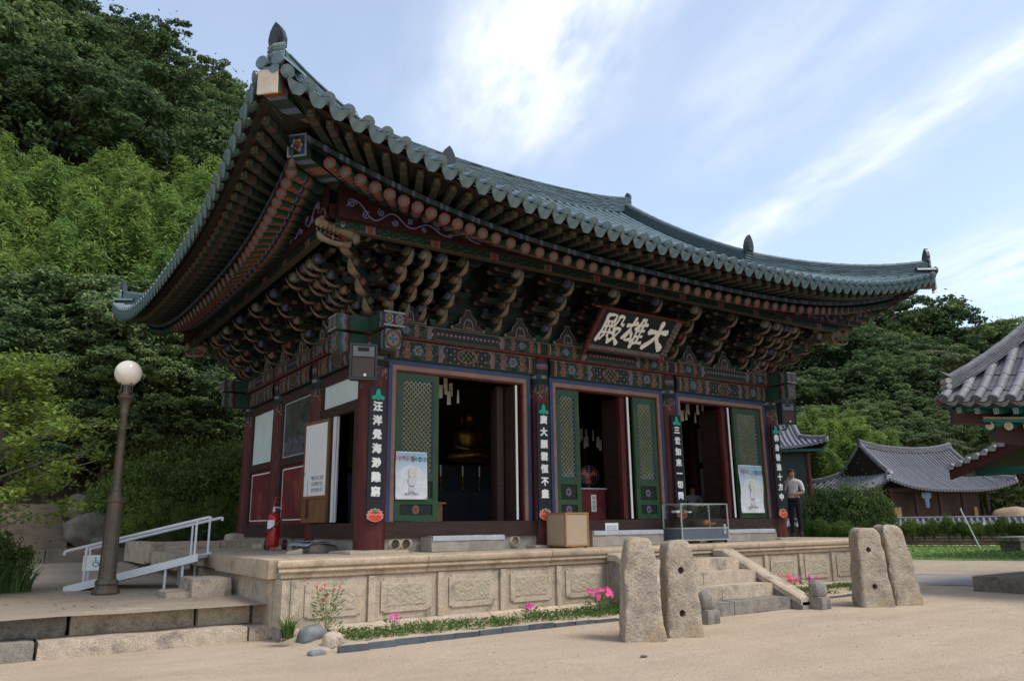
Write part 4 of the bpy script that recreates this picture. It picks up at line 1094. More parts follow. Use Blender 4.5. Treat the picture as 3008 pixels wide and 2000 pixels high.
dragon(-1.18, -1.26, R(188), 4.80, .80); dragon(11.7, -1.26, R(-10), 4.76, .80); dragon(-1.12, S+1.1, R(135), 4.80, .8)
# ------------------------------------------------------------------ hip-and-gable tiled roofs
class KRoof:
    def __init__(s, x0, x1, y0, y1, ze, rise, zr, gx, hy, inset=.12, rrise=.3, prof=.62, pw=3.0):
        s.__dict__.update(locals()); s.xc, s.yc = (x0+x1)/2, (y0+y1)/2
    def tx(s, x): return (x-s.xc)/((s.x1-s.x0)/2)
    def ty(s, y): return (y-s.yc)/((s.y1-s.y0)/2)
    def ef(s, x): t = s.tx(x); return (s.y0+s.inset*(1-t*t), s.ze+s.rise*abs(t)**s.pw)        # front eave
    def el(s, y): t = s.ty(y); return (s.x0+s.inset*(1-t*t), s.ze+s.rise*abs(t)**s.pw)        # left eave
    def zridge(s, x): t = (x-s.xc)/((s.x1-s.x0)/2-s.gx); return s.zr+s.rrise*t*t
    def zf(s, x, y):
        ye, z = s.ef(x); k = max(0, min(1, (y-ye)/(s.yc-ye))); return z+(s.zridge(max(s.x0+s.gx, min(s.x1-s.gx, x)))-z)*(s.prof*k+(1-s.prof)*k*k)
    def hip(s, u): return (s.x0+s.gx*u, s.y0+s.hy*u)
    def zs(s, x, y):
        xe, z = s.el(y); u = max(0, min(1, (x-xe)/(s.x0+s.gx-xe))); hx, hyy = s.hip(u)
        return z + s.zf(hx, hyy) - s.el(hyy)[1] if True else z
    # surface point for each side; a along the eave, d inwards; returns world-ish local xyz
    def path(s, side, a, n, over=.06):
        """polyline up the slope for a tile row at eave coordinate a"""
        P = []
        if side in ('front', 'back'):
            ye, z = s.ef(a)
            if a < s.x0+s.gx: ymax = s.y0+s.hy*(a-s.x0)/s.gx
            elif a > s.x1-s.gx: ymax = s.y0+s.hy*(s.x1-a)/s.gx
            else: ymax = s.yc
            L = max(.05, ymax-ye+over); m = max(1, int(round(L/n)))
            for i in range(m+1):
                y = ye-over+L*i/m; P.append((a, y, s.zf(a, max(y, ye)) - (over*.3 if y < ye else 0)))
            if side == 'back': P = [(x, 2*s.yc-y, z) for x, y, z in P]
        else:
            xe, z = s.el(a)
            if a < s.y0+s.hy: xmax = s.x0+s.gx*(a-s.y0)/s.hy
            elif a > s.y1-s.hy: xmax = s.x0+s.gx*(s.y1-a)/s.hy
            else: xmax = s.x0+s.gx
            L = max(.05, xmax-xe+over); m = max(1, int(round(L/n)))
            for i in range(m+1):
                x = xe-over+L*i/m; P.append((x, a, s.zs(max(x, xe), a) - (over*.3 if x < xe else 0)))
            if side == 'right': P = [(2*s.xc-x, y, z) for x, y, z in P]
        return P
    def rows(s, side, sp):
        L0, L1 = (s.x0, s.x1) if side in ('front', 'back') else (s.y0, s.y1)
        n = int((L1-L0-.24)/sp); o = (L1-L0-n*sp)/2
        return [L0+o+i*sp for i in range(n+1)]
def half_tube(b, P, across, r, seg, col, jitter=.12, step=True, lift=.0):
    """one row of convex cover tiles"""
    A = Vector(across)
    for i in range(len(P)-1):
        p, q = Vector(P[i]), Vector(P[i+1]); t = (q-p).normalized(); up = A.cross(t); up = up if up.z > 0 else -up
        if step: q = q + t*.02
        c = jit(col, jitter); vs = []; r1 = r; r2 = r*(.90 if step else 1)
        for (e, rr) in ((p, r1), (q, r2)):
            for j in range(seg+1):
                th = math.pi*j/seg; vs.append(tuple(e+A*(rr*math.cos(th))+up*(rr*math.sin(th)*.95+lift)))
        fs = [(j, j+1, seg+1+j+1, seg+1+j) for j in range(seg)]
        if step: fs.append(tuple(range(seg, -1, -1)))
        b.add(vs, fs, c)
def pan(b, P, across, w, sag, col, jitter=.15, seg=3, thick=True):
    A = Vector(across)
    for i in range(len(P)-1):
        p, q = Vector(P[i]), Vector(P[i+1]); vs = []; c = jit(col, jitter)
        for e, dz in ((p, .012 if thick else 0), (q, -.006 if thick else 0)):
            for j in range(seg+1):
                u = -1+2*j/seg; vs.append(tuple(e+A*(w*u)+Vector((0, 0, sag*(u*u-1)+dz))))
        b.add(vs, [(j, j+1, seg+1+j+1, seg+1+j) for j in range(seg)], c)
def ridge(b, pts, w, courses, ch, col, capr=.085, seglen=.33, ends=True):
    """stacked thin tiles with a round cap; pts = base line"""
    pts = [Vector(p) for p in pts]
    # resample
    d = [0]
    for i in range(1, len(pts)): d.append(d[-1]+(pts[i]-pts[i-1]).length)
    L = d[-1]
    def at(x):
        x = max(0, min(L, x))
        for i in range(1, len(d)):
            if x <= d[i]+1e-9: return pts[i-1].lerp(pts[i], (x-d[i-1])/(d[i]-d[i-1]+1e-9))
        return pts[-1]
    z = 0
    for k in range(courses):
        x = random.uniform(-.2, 0); ww = w*(1.0-.15*k/courses)*(1.08 if k in (0, courses-1) else 1)
        while x < L:
            x2 = min(x+seglen*random.uniform(.9, 1.15), L+.02); p, q = at(max(x, -.02)), at(x2)
            if (q-p).length > .02:
                t = (q-p).normalized(); s = Vector((t.y, -t.x, 0)).normalized(); j = random.uniform(-.008, .008)
                h = ch*random.uniform(.62, .8); c = jit(col, .22)
                wv = ww/2+random.uniform(-.006, .01)
                B4 = [p+s*(j-wv)+Vector((0, 0, z)), p+s*(j+wv)+Vector((0, 0, z)), q+s*(j+wv)+Vector((0, 0, z)), q+s*(j-wv)+Vector((0, 0, z))]
                b.hexa([tuple(v) for v in B4], [tuple(v+Vector((0, 0, h))) for v in B4], c)
            x = x2
        # mortar core between courses
        z += ch
    core = [tuple(at(L*i/12)) for i in range(13)]
    for i in range(12):
        p, q = Vector(core[i]), Vector(core[i+1]); t = (q-p).normalized(); s = Vector((t.y, -t.x, 0)).normalized()*(w*.40)
        b.hexa([tuple(v) for v in (p-s, p+s, q+s, q-s)], [tuple(v+Vector((0, 0, z))) for v in (p-s, p+s, q+s, q-s)], tuple(x*.5 for x in col))
    n = max(2, int(L/seglen)); P = [at(L*i/n)+Vector((0, 0, z-.01)) for i in range(n+1)]
    for i in range(n):
        t = (P[i+1]-P[i]).normalized(); s = Vector((t.y, -t.x, 0)).normalized()
        half_tube(b, [P[i], P[i+1]], s, capr, 6, col, .15, True)
    return z
def crest(b, base, fwd, h, w, col, mi=None):
    """pointed leaf-shaped end ornament standing on a ridge end"""
    f = Vector(fwd).normalized(); s = Vector((f.y, -f.x, 0)).normalized(); B = Vector(base)
    P = [(-.5, 0), (.5, 0), (.56, .35), (.42, .66), (.22, .86), (0, 1), (-.22, .86), (-.42, .66), (-.56, .35)]
    lean = f*.12
    b.prism(P, -.035, .04, lambda a, c, hh: tuple(B+s*(a*w)+f*(hh+.10*h*c)+Vector((0, 0, c*h))), col, vmix(col, BK, .25))
    for i in range(3): b.prism([(x*(.75-.2*i), .1+y*(.7-.18*i)) for x, y in P], .04, .05+.012*i, lambda a, c, hh: tuple(B+s*(a*w)+f*(hh+.10*h*c)+Vector((0, 0, c*h))), col, vmix(col, BK, .1*i))

HR = KRoof(-2.95, 13.45, -3.02, 10.22, 5.22, 1.05, 9.0, 4.0, 2.62, inset=.12, rrise=.25, prof=.66)
ROOF = None
def hall_roof():
    global ROOF
    TEAL = (1, 1, 1)
    # deck under the tiles = the roof part itself
    b = MB()
    nA, nB = 60, 10
    def fr(u, v):
        a = lerp(HR.x0+.05, HR.x1-.05, u); P = HR.path('front', a, 5); y0, y1 = P[0][1]+.12, P[-1][1]; y = lerp(y0, y1, v); return (a, y, HR.zf(a, y)-.09)
    b.grid(fr, nA, nB, col=(.05, .045, .035)); b.grid(lambda u, v: (lambda q: (q[0], 2*HR.yc-q[1], q[2]))(fr(u, v)), nA, nB, col=(.05, .045, .035))
    def lf(u, v):
        a = lerp(HR.y0+.05, HR.y1-.05, u); P = HR.path('left', a, 5); x0, x1 = P[0][0]+.12, P[-1][0]; x = lerp(x0, x1, v); return (x, a, HR.zs(x, a)-.09)
    b.grid(lf, nA, nB, col=(.05, .045, .035)); b.grid(lambda u, v: (lambda q: (2*HR.xc-q[0], q[1], q[2]))(lf(u, v)), nA, nB, col=(.05, .045, .035))
    for gx in (HR.x0+HR.gx, HR.x1-HR.gx):
        yb0, yb1 = HR.y0+HR.hy, HR.y1-HR.hy
        b.add([(gx, yb0, HR.zf(HR.x0+HR.gx, yb0)-.2), (gx, yb1, HR.zf(HR.x0+HR.gx, yb0)-.2), (gx, HR.yc, HR.zridge(HR.x0+HR.gx))], [(0, 1, 2)], DR)
    ROOF = hp(b.build('roof', 'paint'))
    sp = .2893
    # end tiles and drip tiles: parts of their own
    b = MB(); r = .088
    b.tube([(0, 0, 0), (.035, 0, 0)], [r*1.04, r*1.04], 18, TEAL); b.tube([(-.008, 0, 0), (.0, 0, 0)], [r*.80, r*.84], 16, (.82, .84, .85)); b.tube([(-.014, 0, 0), (-.006, 0, 0)], [r*.45, r*.5], 12, (.9, .92, .92))
    half_tube(b, [(.03, 0, -.01), (.36, 0, -.01)], (0, 1, 0), r, 8, TEAL, .0, True)
    END = b.mesh('end_tile', 'tile_teal', 40)
    b = MB(); W = sp/2*.98
    def dr(u, v, off):
        a = (u-.5)*2; top = -.045*(1-a*a)+.012; bot = top-.115-.035*(1-abs(a))-.018*abs(math.sin(a*math.pi*1.5)); bot = lerp(top-.02, bot, (1-abs(a)**5))
        return (off+.03*v, a*W, lerp(top, bot, v))
    b.grid(lambda u, v: dr(u, v, -.01), 14, 5, col=(1.1, 1.12, 1.12)); b.grid(lambda u, v: dr(u, v, .006), 14, 5, col=(.8, .82, .82))
    b.grid(lambda u, v: (-.01+.34*v, (u-.5)*2*W, -.045*(1-((u-.5)*2)**2)+.012), 8, 1, col=TEAL)
    DRIP = b.mesh('drip_tile', 'tile_teal', 40)
    field = MB()
    for side in ('front', 'left', 'right', 'back'):
        rows = HR.rows(side, sp); A = (1, 0, 0) if side in ('front', 'back') else (0, 1, 0)
        for i, a in enumerate(rows):
            P = HR.path(side, a, .34, .10); d = (Vector(P[min(1, len(P)-1)])-Vector(P[0])).normalized()
            vis = side in ('front', 'left')
            lo = Vector((0, 0, .03))
            if vis:
                M = frame(Vector(P[0])+lo, d); o = link('end_tile', END, ROOF); o.matrix_local = M
            Q = [tuple(Vector(p)+lo) for p in P]
            half_tube(field, Q[1:] if vis and len(Q) > 2 else Q, A, .083, 6 if vis else 4, TEAL, .10)
            if i < len(rows)-1:
                a2 = a+sp/2; P2 = HR.path(side, a2, .34, .13); pan(field, P2, A, sp/2, .045, TEAL, .12, 4 if vis else 2)
                if vis:
                    d2 = (Vector(P2[min(1, len(P2)-1)])-Vector(P2[0])).normalized(); o = link('drip_tile', DRIP, ROOF); o.matrix_local = frame(Vector(P2[0])+Vector((0, 0, -.004)), d2)
    tag(field.build('tile_field', 'tile_teal', ROOF, smooth=35), kind='stuff')
    # ridges
    b = MB(); g0, g1 = HR.x0+HR.gx, HR.x1-HR.gx
    RC = (.62, .70, .72)
    pts = [(lerp(g0-.15, g1+.15, i/16), HR.yc, HR.zridge(lerp(g0, g1, i/16))-.02 + .10*abs(2*i/16-1)**6) for i in range(17)]
    h = ridge(b, pts, .30, 11, .042, RC)
    b.build('main_ridge', 'tile_teal', ROOF, smooth=30)
    for s, gx in ((-1, g0), (1, g1)):
        b = MB(); e = Vector((gx+s*.12, HR.yc, HR.zridge(gx)+h)); crest(b, e+Vector((0, 0, .02)), (s, 0, 0), .26, .24, (.14, .16, .16)); b.build('ridge_ornament', 'tile_teal', ROOF)
    for gx in (g0, g1):
        for sgn in (-1, 1):
            b = MB(); n = 10; pts = []
            for i in range(n+1):
                y = lerp(HR.yc, HR.y0+HR.hy-.22, i/n); pts.append((gx, y if sgn < 0 else 2*HR.yc-y, HR.zf(HR.x0+HR.gx, y)+.02))
            h2 = ridge(b, pts, .27, 8, .042, RC); b.build('descending_ridge', 'tile_teal', ROOF, smooth=30)
            e = Vector(pts[-1]); f = Vector((0, sgn, 0)); b = MB()
            for k in range(5): b.tube([e+f*.02+Vector((-.12, 0, .05+k*.065)), e+f*.055+Vector((0, 0, .035+k*.065)), e+f*.02+Vector((.12, 0, .05+k*.065))], .028, 6, jit(RC, .2))
            crest(b, e+f*.03+Vector((0, 0, h2-.02)), f, .46, .28, (.10, .12, .12)); b.build('ridge_ornament', 'tile_teal', ROOF)
    for cx in (0, 1):
        for cy in (0, 1):
            n = 12; pts = []
            for i in range(n+1):
                u = lerp(1.0, .045, i/n); x, y = HR.hip(u); z = HR.zf(x, y)+.03
                pts.append((x if not cx else 2*HR.xc-x, y if not cy else 2*HR.yc-y, z))
            b = MB(); h3 = ridge(b, pts, .25, 7, .042, RC); b.build('hip_ridge', 'tile_teal', ROOF, smooth=30)
            e = Vector(pts[-1]); f = (Vector(pts[-1])-Vector(pts[-3])); f.z = 0; f.normalize(); s = Vector((f.y, -f.x, 0)); b = MB()
            for k in range(6): b.tube([e+f*.05-s*.13+Vector((0, 0, .04+k*.06)), e+f*.10+Vector((0, 0, .02+k*.06)), e+f*.05+s*.13+Vector((0, 0, .04+k*.06))], .03, 6, jit((2.2, 1.9, 1.8) if k % 2 else (1.0, 1.0, 1.0), .1))
            crest(b, e+f*.03+Vector((0, 0, h3+.02)), f, .36, .23, (.10, .12, .12)); b.build('ridge_ornament', 'tile_teal', ROOF)
            # corner tiles
            b = MB(); x, y = HR.hip(.035); x = x if not cx else 2*HR.xc-x; y = y if not cy else 2*HR.yc-y
            c = Vector((x, y, HR.ze+HR.rise+.04))
            for k in (-1, 1): half_tube(b, [c+s*(.13*k)+f*.10, c+s*(.13*k)-f*.35], s, .09, 8, TEAL, .05); b.tube([c+s*(.13*k)+f*.10+Vector((0, 0, .02)), c+s*(.13*k)+f*.135+Vector((0, 0, .02))], .092, 14, TEAL)
            b.grid(lambda u, v: tuple(c+s*((u-.5)*.3)+f*(.13-.02*v)+Vector((0, 0, -.02-.06*(1-((u-.5)*2)**2)-.10*v))), 8, 3, col=(1.1, 1.1, 1.1)); b.build('corner_tile', 'tile_teal', ROOF, smooth=40)
hall_roof()

# ------------------------------------------------------------------ rafters
ZIN = 6.0
def eave_pt(side, a):
    if side == 'front': y, z = HR.ef(a); return Vector((a, y, z)), Vector((max(1.0, min(9.5, a)), .5 if 1.0 < a < 9.5 else .8, ZIN))
    x, z = HR.el(a); yy = max(1.0, min(S-1.0, a)); inx = .5 if 1.0 < a < S-1 else .8
    if side == 'left': return Vector((x, a, z)), Vector((inx, yy, ZIN))
    return Vector((2*HR.xc-x, a, z)), Vector((10.5-inx, yy, ZIN))
def zloc(side, p): return HR.ef(p.x)[1] if side == 'front' else HR.el(p.y)[1]
def raf_pat(x, th):
    """round rafter colours by distance from its end; th = 0 underneath"""
    k = abs(th)
    if x < .03: return GM
    if x < .30:
        d = math.hypot((x-.15)/.10, k/.85)
        return OR if d < 1 else (vmix(OR, CR, .4) if d < 1.12 else (LB if x > .27 else GM))
    if x < .34: return DR
    if x < .41: return LB if x > .37 else GM
    if x < .47: return OR
    if x < .50: return GO
    return GM if math.sin(x*26) > .3 else GD
def round_rafter_mesh(L):
    b = MB(); r = .092; n = 16
    xs = [0, .03, .06, .09, .12, .15, .18, .21, .24, .27, .30, .35, .38, .41, .47, .50] + [.55+.11*i for i in range(int((L-.5)/.11))]
    vs = []; fs = []; cc = []
    for x in xs:
        for j in range(n): th = 2*math.pi*j/n; vs.append((x, r*math.sin(th), -r*math.cos(th)))
    for i in range(len(xs)-1):
        for j in range(n):
            fs.append((i*n+j, i*n+(j+1) % n, (i+1)*n+(j+1) % n, (i+1)*n+j)); t = 2*math.pi*(j+.5)/n; t = t-2*math.pi if t > math.pi else t; cc.append(raf_pat((xs[i]+xs[i+1])/2, t))
    b.add(vs, fs, cc)
    b.grid(lambda u, v: (-.002, r*v*math.sin(2*math.pi*u), -r*v*math.cos(2*math.pi*u)), 64, 14, lambda u, v: flower_disc(v, 2*math.pi*u), loopu=True)
    return b.mesh('round_rafter', 'paint_clean', 40)
def fly_mesh(L):
    b = MB(); w = .058; 
    def cs(x): return (lerp(.048, .062, min(1, x/.5)), lerp(.05, .072, min(1, x/.5)))
    xs = [0, .04, .08, .14, .20, .24, .30, .36, .42, .5, .7, .9, L]
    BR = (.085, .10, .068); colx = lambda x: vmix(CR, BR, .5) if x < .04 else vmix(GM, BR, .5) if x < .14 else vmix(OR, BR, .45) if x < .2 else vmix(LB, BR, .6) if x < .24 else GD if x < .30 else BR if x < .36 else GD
    vs = []; fs = []; cc = []
    for x in xs:
        a, c = cs(x); vs += [(x, -a, -c), (x, a, -c), (x, a, c), (x, -a, c)]
    for i in range(len(xs)-1):
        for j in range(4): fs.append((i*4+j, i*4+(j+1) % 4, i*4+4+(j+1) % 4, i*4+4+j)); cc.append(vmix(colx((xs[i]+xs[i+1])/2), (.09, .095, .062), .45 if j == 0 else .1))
    b.add(vs, fs, cc)
    b.grid(lambda u, v: (-.002, (u-.5)*.096, (v-.5)*.10), 10, 10, lambda u, v: (GO if max(abs(u-.5), abs(v-.5)) > .4 else (YE if math.hypot(u-.5, v-.5) < .12 else (OR if math.hypot(u-.5, v-.5) < .26 else GM))))
    return b.mesh('flying_rafter', 'paint')
RM = round_rafter_mesh(2.2); FM = fly_mesh(1.15)
def rafters(side, n, a0, a1, keep=lambda a: True):
    for i in range(n):
        a = lerp(a0, a1, i/(n-1))
        if not keep(a): continue
        E, I = eave_pt(side, a); h = (I-E); h.z = 0; hl = h.length; h /= hl
        per = abs(h.y) if side == 'front' else abs(h.x); ins = min(1.6, 1/per)
        q1 = E+h*(.74*ins); q1.z = zloc(side, q1)-.40; q2 = E+h*hl; q2.z = ZIN
        d = (q2-q1).normalized(); o = hinst('round_rafter', RM, frame(q1, d))
        zz = lambda s_: lerp(q1.z, q2.z, (s_-.74*ins)/(hl-.74*ins))
        f1 = E+h*(.17*ins); f1.z = zloc(side, f1)-.175; f2 = E+h*(1.25*ins); f2.z = zz(1.25*ins)+.165
        hinst('flying_rafter', FM, frame(f1, (f2-f1).normalized()))
rafters('front', 53, -2.45, 12.95)
rafters('left', 43, -2.55, 9.75)
rafters('right', 43, -2.55, 9.75, lambda a: a < 3)
# decks above the rafters and boards along the eaves
def deck(side, a0, a1, nm):
    b = MB(); nA = 90
    def P(a, s_, kind):
        E, I = eave_pt(side, a); h = (I-E); h.z = 0; hl = h.length; h /= hl; per = abs(h.y) if side == 'front' else abs(h.x); ins = min(1.6, 1/per)
        q0 = E+h*(.74*ins); z0_ = zloc(side, q0)-.40; zq = lambda t: lerp(z0_, ZIN, (t-.74*ins)/(hl-.74*ins))
        if kind == 'fly':
            t = lerp(.05, 1.2, s_)*ins; q = E+h*t; q.z = lerp(zloc(side, E+h*(.17*ins))-.095, zq(1.25*ins)+.25, (t-.17*ins)/(1.08*ins)); return q
        t = lerp(.66*ins, hl*.97, s_); q = E+h*t; q.z = zq(t)+.098; return q
    def fc(u, v):
        k = math.sin(u*900)*math.sin(v*40)
        return (.16, .10, .07) if k > .5 else ((.30, .24, .10) if k < -.85 else (.045, .055, .045))
    b.grid(lambda u, v: tuple(P(lerp(a0, a1, u), v, 'fly')), nA*4, 6, fc)
    b.grid(lambda u, v: tuple(P(lerp(a0, a1, u), v, 'rnd')), nA, 8, lambda u, v: GD if int(v*8) % 2 else (.03, .05, .035))
    hp(b.build('eave_boarding', 'paint'))
    # facing boards: pale-blue board above the round rafter ends, red board above the flying rafters
    for (ins0, dz, hh, th, colf, nme) in ((.68, -.285, .085, .05, lambda u, v: (LB if math.sin(u*700) > .75 else ((.10, .15, .22) if math.sin(u*333+v*3) > -.2 else (.05, .12, .10))), 'rafter_board'), (.12, -.10, .055, .05, lambda u, v: (.16, .03, .025), 'eave_board'), (.03, -.05, .05, .04, lambda u, v: (.10, .02, .02), 'tile_board')):
        b = MB()
        def Q(u, v):
            a = lerp(a0, a1, u); E, I = eave_pt(side, a); h = (I-E); h.z = 0; h.normalize(); per = abs(h.y) if side == 'front' else abs(h.x)
            k = [(0, 0), (0, 1), (1, 1), (1, 0)][int(round(v*3)) % 4]; q = E+h*((ins0+th*k[0])/max(.6, per)); q.z = zloc(side, q)+dz+hh*k[1]; return tuple(q)
        b.grid(Q, nA*3, 3, colf); b.grid(lambda u, v: Q(u, v), nA*3, 3, colf) if False else None
        def Q2(u, v): return Q(u, 0 if v < .5 else 1)
        b.grid(Q2, nA*3, 1, colf); hp(b.build(nme, 'paint'))
deck('front', HR.x0+.12, HR.x1-.12, 'front'); deck('left', HR.y0+.12, HR.y1-.12, 'left'); deck('right', HR.y0+.12, HR.y1-.12, 'right')
# hip rafters at the corners
def hip_rafter(sx, sy):
    X = lambda x: x if sx > 0 else 2*HR.xc-x
    Y = lambda y: y if sy > 0 else 2*HR.yc-y
    def beam(name, p0, p1, w, h, endc, bands):
        p0, p1 = Vector((X(p0[0]), Y(p0[1]), p0[2])), Vector((X(p1[0]), Y(p1[1]), p1[2])); L = (p1-p0).length; M = frame(p0, (p1-p0)); b = MB(); b.T = M; n = 30
        sec = [(-w, -h), (w, -h), (w, h), (-w, h)]
        def bc(x, j):
            if x < .05: return CR if j == 0 else GT
            if x < .12: return GM
            if x < .18: return OR
            if x < .22: return LB
            if j == 0:
                k = (x*2.6) % 1; return (LB if .35 < k < .65 else (PK if .25 < k < .75 else (.07, .12, .10)))
            return GM if (x*5) % 1 > .5 else GD
        for j in range(4):
            a, c = sec[j], sec[(j+1) % 4]
            b.grid(lambda u, v: (u*L, lerp(a[0], c[0], v), lerp(a[1], c[1], v)), n, 4, lambda u, v: bc(u*L, j) if 0.12 < v < .88 else (OR if j == 0 else GO))
        b.grid(lambda u, v: (-.003, (u-.5)*2*w, (v-.5)*2*h), 20, 20, endc); return hp(b.build(name, 'paint_clean'))
    def ec(u, v):
        a, c = (u-.5)*2, (v-.5)*2; m = max(abs(a), abs(c)); r = math.hypot(a, c)
        if m > .9: return WH
        if m > .78: return LB
        if r < .16: return YE
        if r < .55+.08*math.cos(6*math.atan2(c, a)): return OR if r < .42 else WH
        return GD if min(abs(a), abs(c)) < .3 else BL
    beam('hip_rafter', (-2.22, -2.12, 5.70), (1.0, .9, 6.05), .15, .17, ec, 0)
    pl = beam('corner_rafter', (-2.88, -2.94, 6.04), (-1.1, -1.15, 6.2), .13, .11, lambda u, v: (.42, .36, .28), 0)
    b = MB(); p = Vector((X(-2.90), Y(-2.96), 0)); d = Vector((-.7 if sx > 0 else .7, -.7 if sy > 0 else .7, 0)); s_ = Vector((d.y, -d.x, 0)); b.add([tuple(p+s_*k+Vector((0, 0, z))+d*o) for o in (0, .03) for k, z in ((-.14, 5.86), (.14, 5.86), (.14, 6.20), (-.14, 6.20))], [(0, 1, 2, 3), (4, 5, 6, 7), (0, 1, 5, 4), (1, 2, 6, 5), (2, 3, 7, 6), (3, 0, 4, 7)], (.50, .42, .33)); b.build('end_plate', 'paint_old', pl)
    c = Vector((X(-2.30), Y(-2.20), 5.28)); b = MB(); b.lathe([(.01, .15), (.04, .14), (.05, .08), (.06, .02), (.068, .0), (.055, .005)], 14, tuple(c), (.35, .34, .32)); b.tube([c+Vector((0, 0, .14)), c+Vector((0, 0, .28))], .006, 5, BK); hp(b.build('wind_bell', 'bronze', smooth=True))
for sx, sy in ((1, 1), (-1, 1), (1, -1)): hip_rafter(sx, sy)
# ------------------------------------------------------------------ the name board
def brush(b, pts, w, y0, T, col=(1, 1, 1)):
    """one brush stroke: rounded ribbon with a swelling head and foot"""
    P = [Vector((p[0], p[1])) for p in pts]
    if len(P) > 2:      # smooth
        Q = []
        for i in range(len(P)-1):
            a = P[max(i-1, 0)]; c, d = P[i], P[i+1]; e = P[min(i+2, len(P)-1)]
            for k in range(5):
                t = k/5; Q.append(.5*((2*c)+(-a+d)*t+(2*a-5*c+4*d-e)*t*t+(-a+3*c-3*d+e)*t**3))
        Q.append(P[-1]); P = Q
    else: P = [P[0].lerp(P[1], i/6) for i in range(7)]
    n = len(P); L = []; Rr = []
    for i, p in enumerate(P):
        t = (P[min(i+1, n-1)]-P[max(i-1, 0)]).normalized(); s = Vector((-t.y, t.x)); u = i/(n-1)
        ww = w*(.50+.16*math.cos(u*math.pi*2)+.05*math.sin(u*17+p.x*9))*(w_taper(u) if False else 1)
        L.append(p+s*ww); Rr.append(p-s*ww)
    t0 = (P[0]-P[1]).normalized()*w*.42; t1 = (P[-1]-P[-2]).normalized()*w*.38
    poly = L+[P[-1]+t1]+Rr[::-1]+[P[0]+t0]
    k = len(poly); c0 = [T @ Vector((q.x, q.y, y0)) for q in poly]; c1 = [T @ Vector((q.x, q.y, y0+.014)) for q in poly]
    m = n; vs = [tuple(v) for v in c0+c1]
    fs = []
    for i in range(n-1): fs.append((k+i, k+i+1, k+2*n+1-(i+1)-0-0 - 0, k+2*n-i+0+0)) if False else None
    # cap faces as strips (L[i] with matching R[i])
    ri = lambda i: 2*n-i
    for i in range(n-1): fs.append((k+i, k+i+1, k+ri(i+1), k+ri(i)))
    fs.append((k+n-1, k+n, k+ri(n-1))); fs.append((k+0, k+ri(0), k+2*n+1))
    for i in range(k): fs.append((i, (i+1) % k, k+(i+1) % k, k+i))
    b.add(vs, fs, col)
CH = {
 '大': [([(.04, .60), (.5, .64), (.97, .66)], .17), ([(.55, 1.0), (.53, .7), (.40, .34), (.0, .0)], .16), ([(.50, .62), (.62, .32), (.97, .03)], .21)],
 '雄': [([(.02, .70), (.26, .74), (.48, .82)], .12), ([(.32, 1.0), (.22, .62), (.0, .22)], .10), ([(.27, .56), (.14, .20), (.46, .24)], .10), ([(.36, .46), (.50, .14)], .10),
       ([(.70, 1.0), (.62, .80), (.48, .60)], .11), ([(.60, .78), (.59, .4), (.57, -.06)], .12), ([(.80, 1.0), (.84, .86)], .10), ([(.60, .78), (1.0, .82)], .09), ([(.62, .57), (.95, .60)], .08), ([(.62, .36), (.95, .39)], .08), ([(.60, .12), (1.03, .16)], .10), ([(.79, .80), (.78, .14)], .09)],
 '殿': [([(.10, .94), (.50, .97), (.50, .74)], .10), ([(.14, .73), (.52, .75)], .08), ([(.12, .94), (.10, .5), (.0, .02)], .12), ([(.16, .56), (.55, .58)], .075), ([(.26, .68), (.25, .36)], .08), ([(.43, .68), (.43, .36)], .08), ([(.14, .34), (.58, .36)], .085), ([(.27, .27), (.14, .08)], .085), ([(.42, .27), (.54, .10)], .085),
       ([(.67, .97), (.66, .78), (.57, .62)], .09), ([(.67, .96), (.88, .95), (.87, .72), (1.0, .68)], .09), ([(.60, .50), (.93, .53), (.80, .25), (.55, .0)], .10), ([(.64, .42), (.80, .20), (1.03, .0)], .13)],
}
def name_board():
    t = thing('name_board', 'black hanging name board with three large white Chinese characters above the middle bay', 'sign', (5.4, -.5, 3.94))
    # local: x right, y up the board, z out of the board
    up = Vector((0, -.53, .61)).normalized(); xr = Vector((1, 0, 0)); out = xr.cross(up)
    T = Matrix(((xr.x, up.x, out.x, -1.0), (xr.y, up.y, out.y, 0), (xr.z, up.z, out.z, 0), (0, 0, 0, 1)))
    b = MB(); b.T = T; b.box(0, 2.0, 0, .81, -.03, 0); b.build('board', 'black_board', t)
    b = MB(); b.T = T; b.box(-.25, 2.3, .81, .85, -.03, .03, (.85, .8, .8)); o = b.build('top_rail', 'red_wood', t)
    b = MB(); b.T = T
    def flick(u, v): return random.choice([(.30, .22, .20), (.42, .40, .38), (.25, .05, .04), (.10, .13, .10), (.33, .30, .36)])
    for (x0, x1, y0, y1, nu, nv) in ((2.0, 2.11, 0, .81, 4, 30),):
        b.grid(lambda u, v: (lerp(x0, x1, u), lerp(y0, y1, v), .012+.07*u), nu, nv, flick)
    b.build('side_flare', 'paint', t)
    b = MB(); b.T = T; b.grid(lambda u, v: (lerp(0, 2.0, u), lerp(0, -.11, v), .012+.05*v), 50, 3, lambda u, v: random.choice([(.34, .30, .28), (.40, .36, .34), (.28, .25, .25)]) if v < .7 else (.24, .05, .04)); b.build('lower_flare', 'paint', t)
    b = MB(); b.T = T; b.box(-.07, -.0, -.25, .81, -.02, .05); b.build('side_rail', 'red_wood', t)
    b = MB(); b.T = T; b.box(2.0, 2.10, -.18, -.02, -.02, .04, (1.6, 1.2, 1.1)); b.build('rail_foot', 'red_wood', t)
    for i, ch in enumerate('殿雄大'):
        b = MB(); A = T @ Matrix.Translation((.12+i*.63, .09, .002)) @ Matrix.Diagonal((.53, .63, 1, 1))
        for q, (pts, w) in enumerate(CH[ch]): brush(b, pts, w, .0008*q, A)
        b.build('character', 'letter', t)
name_board()
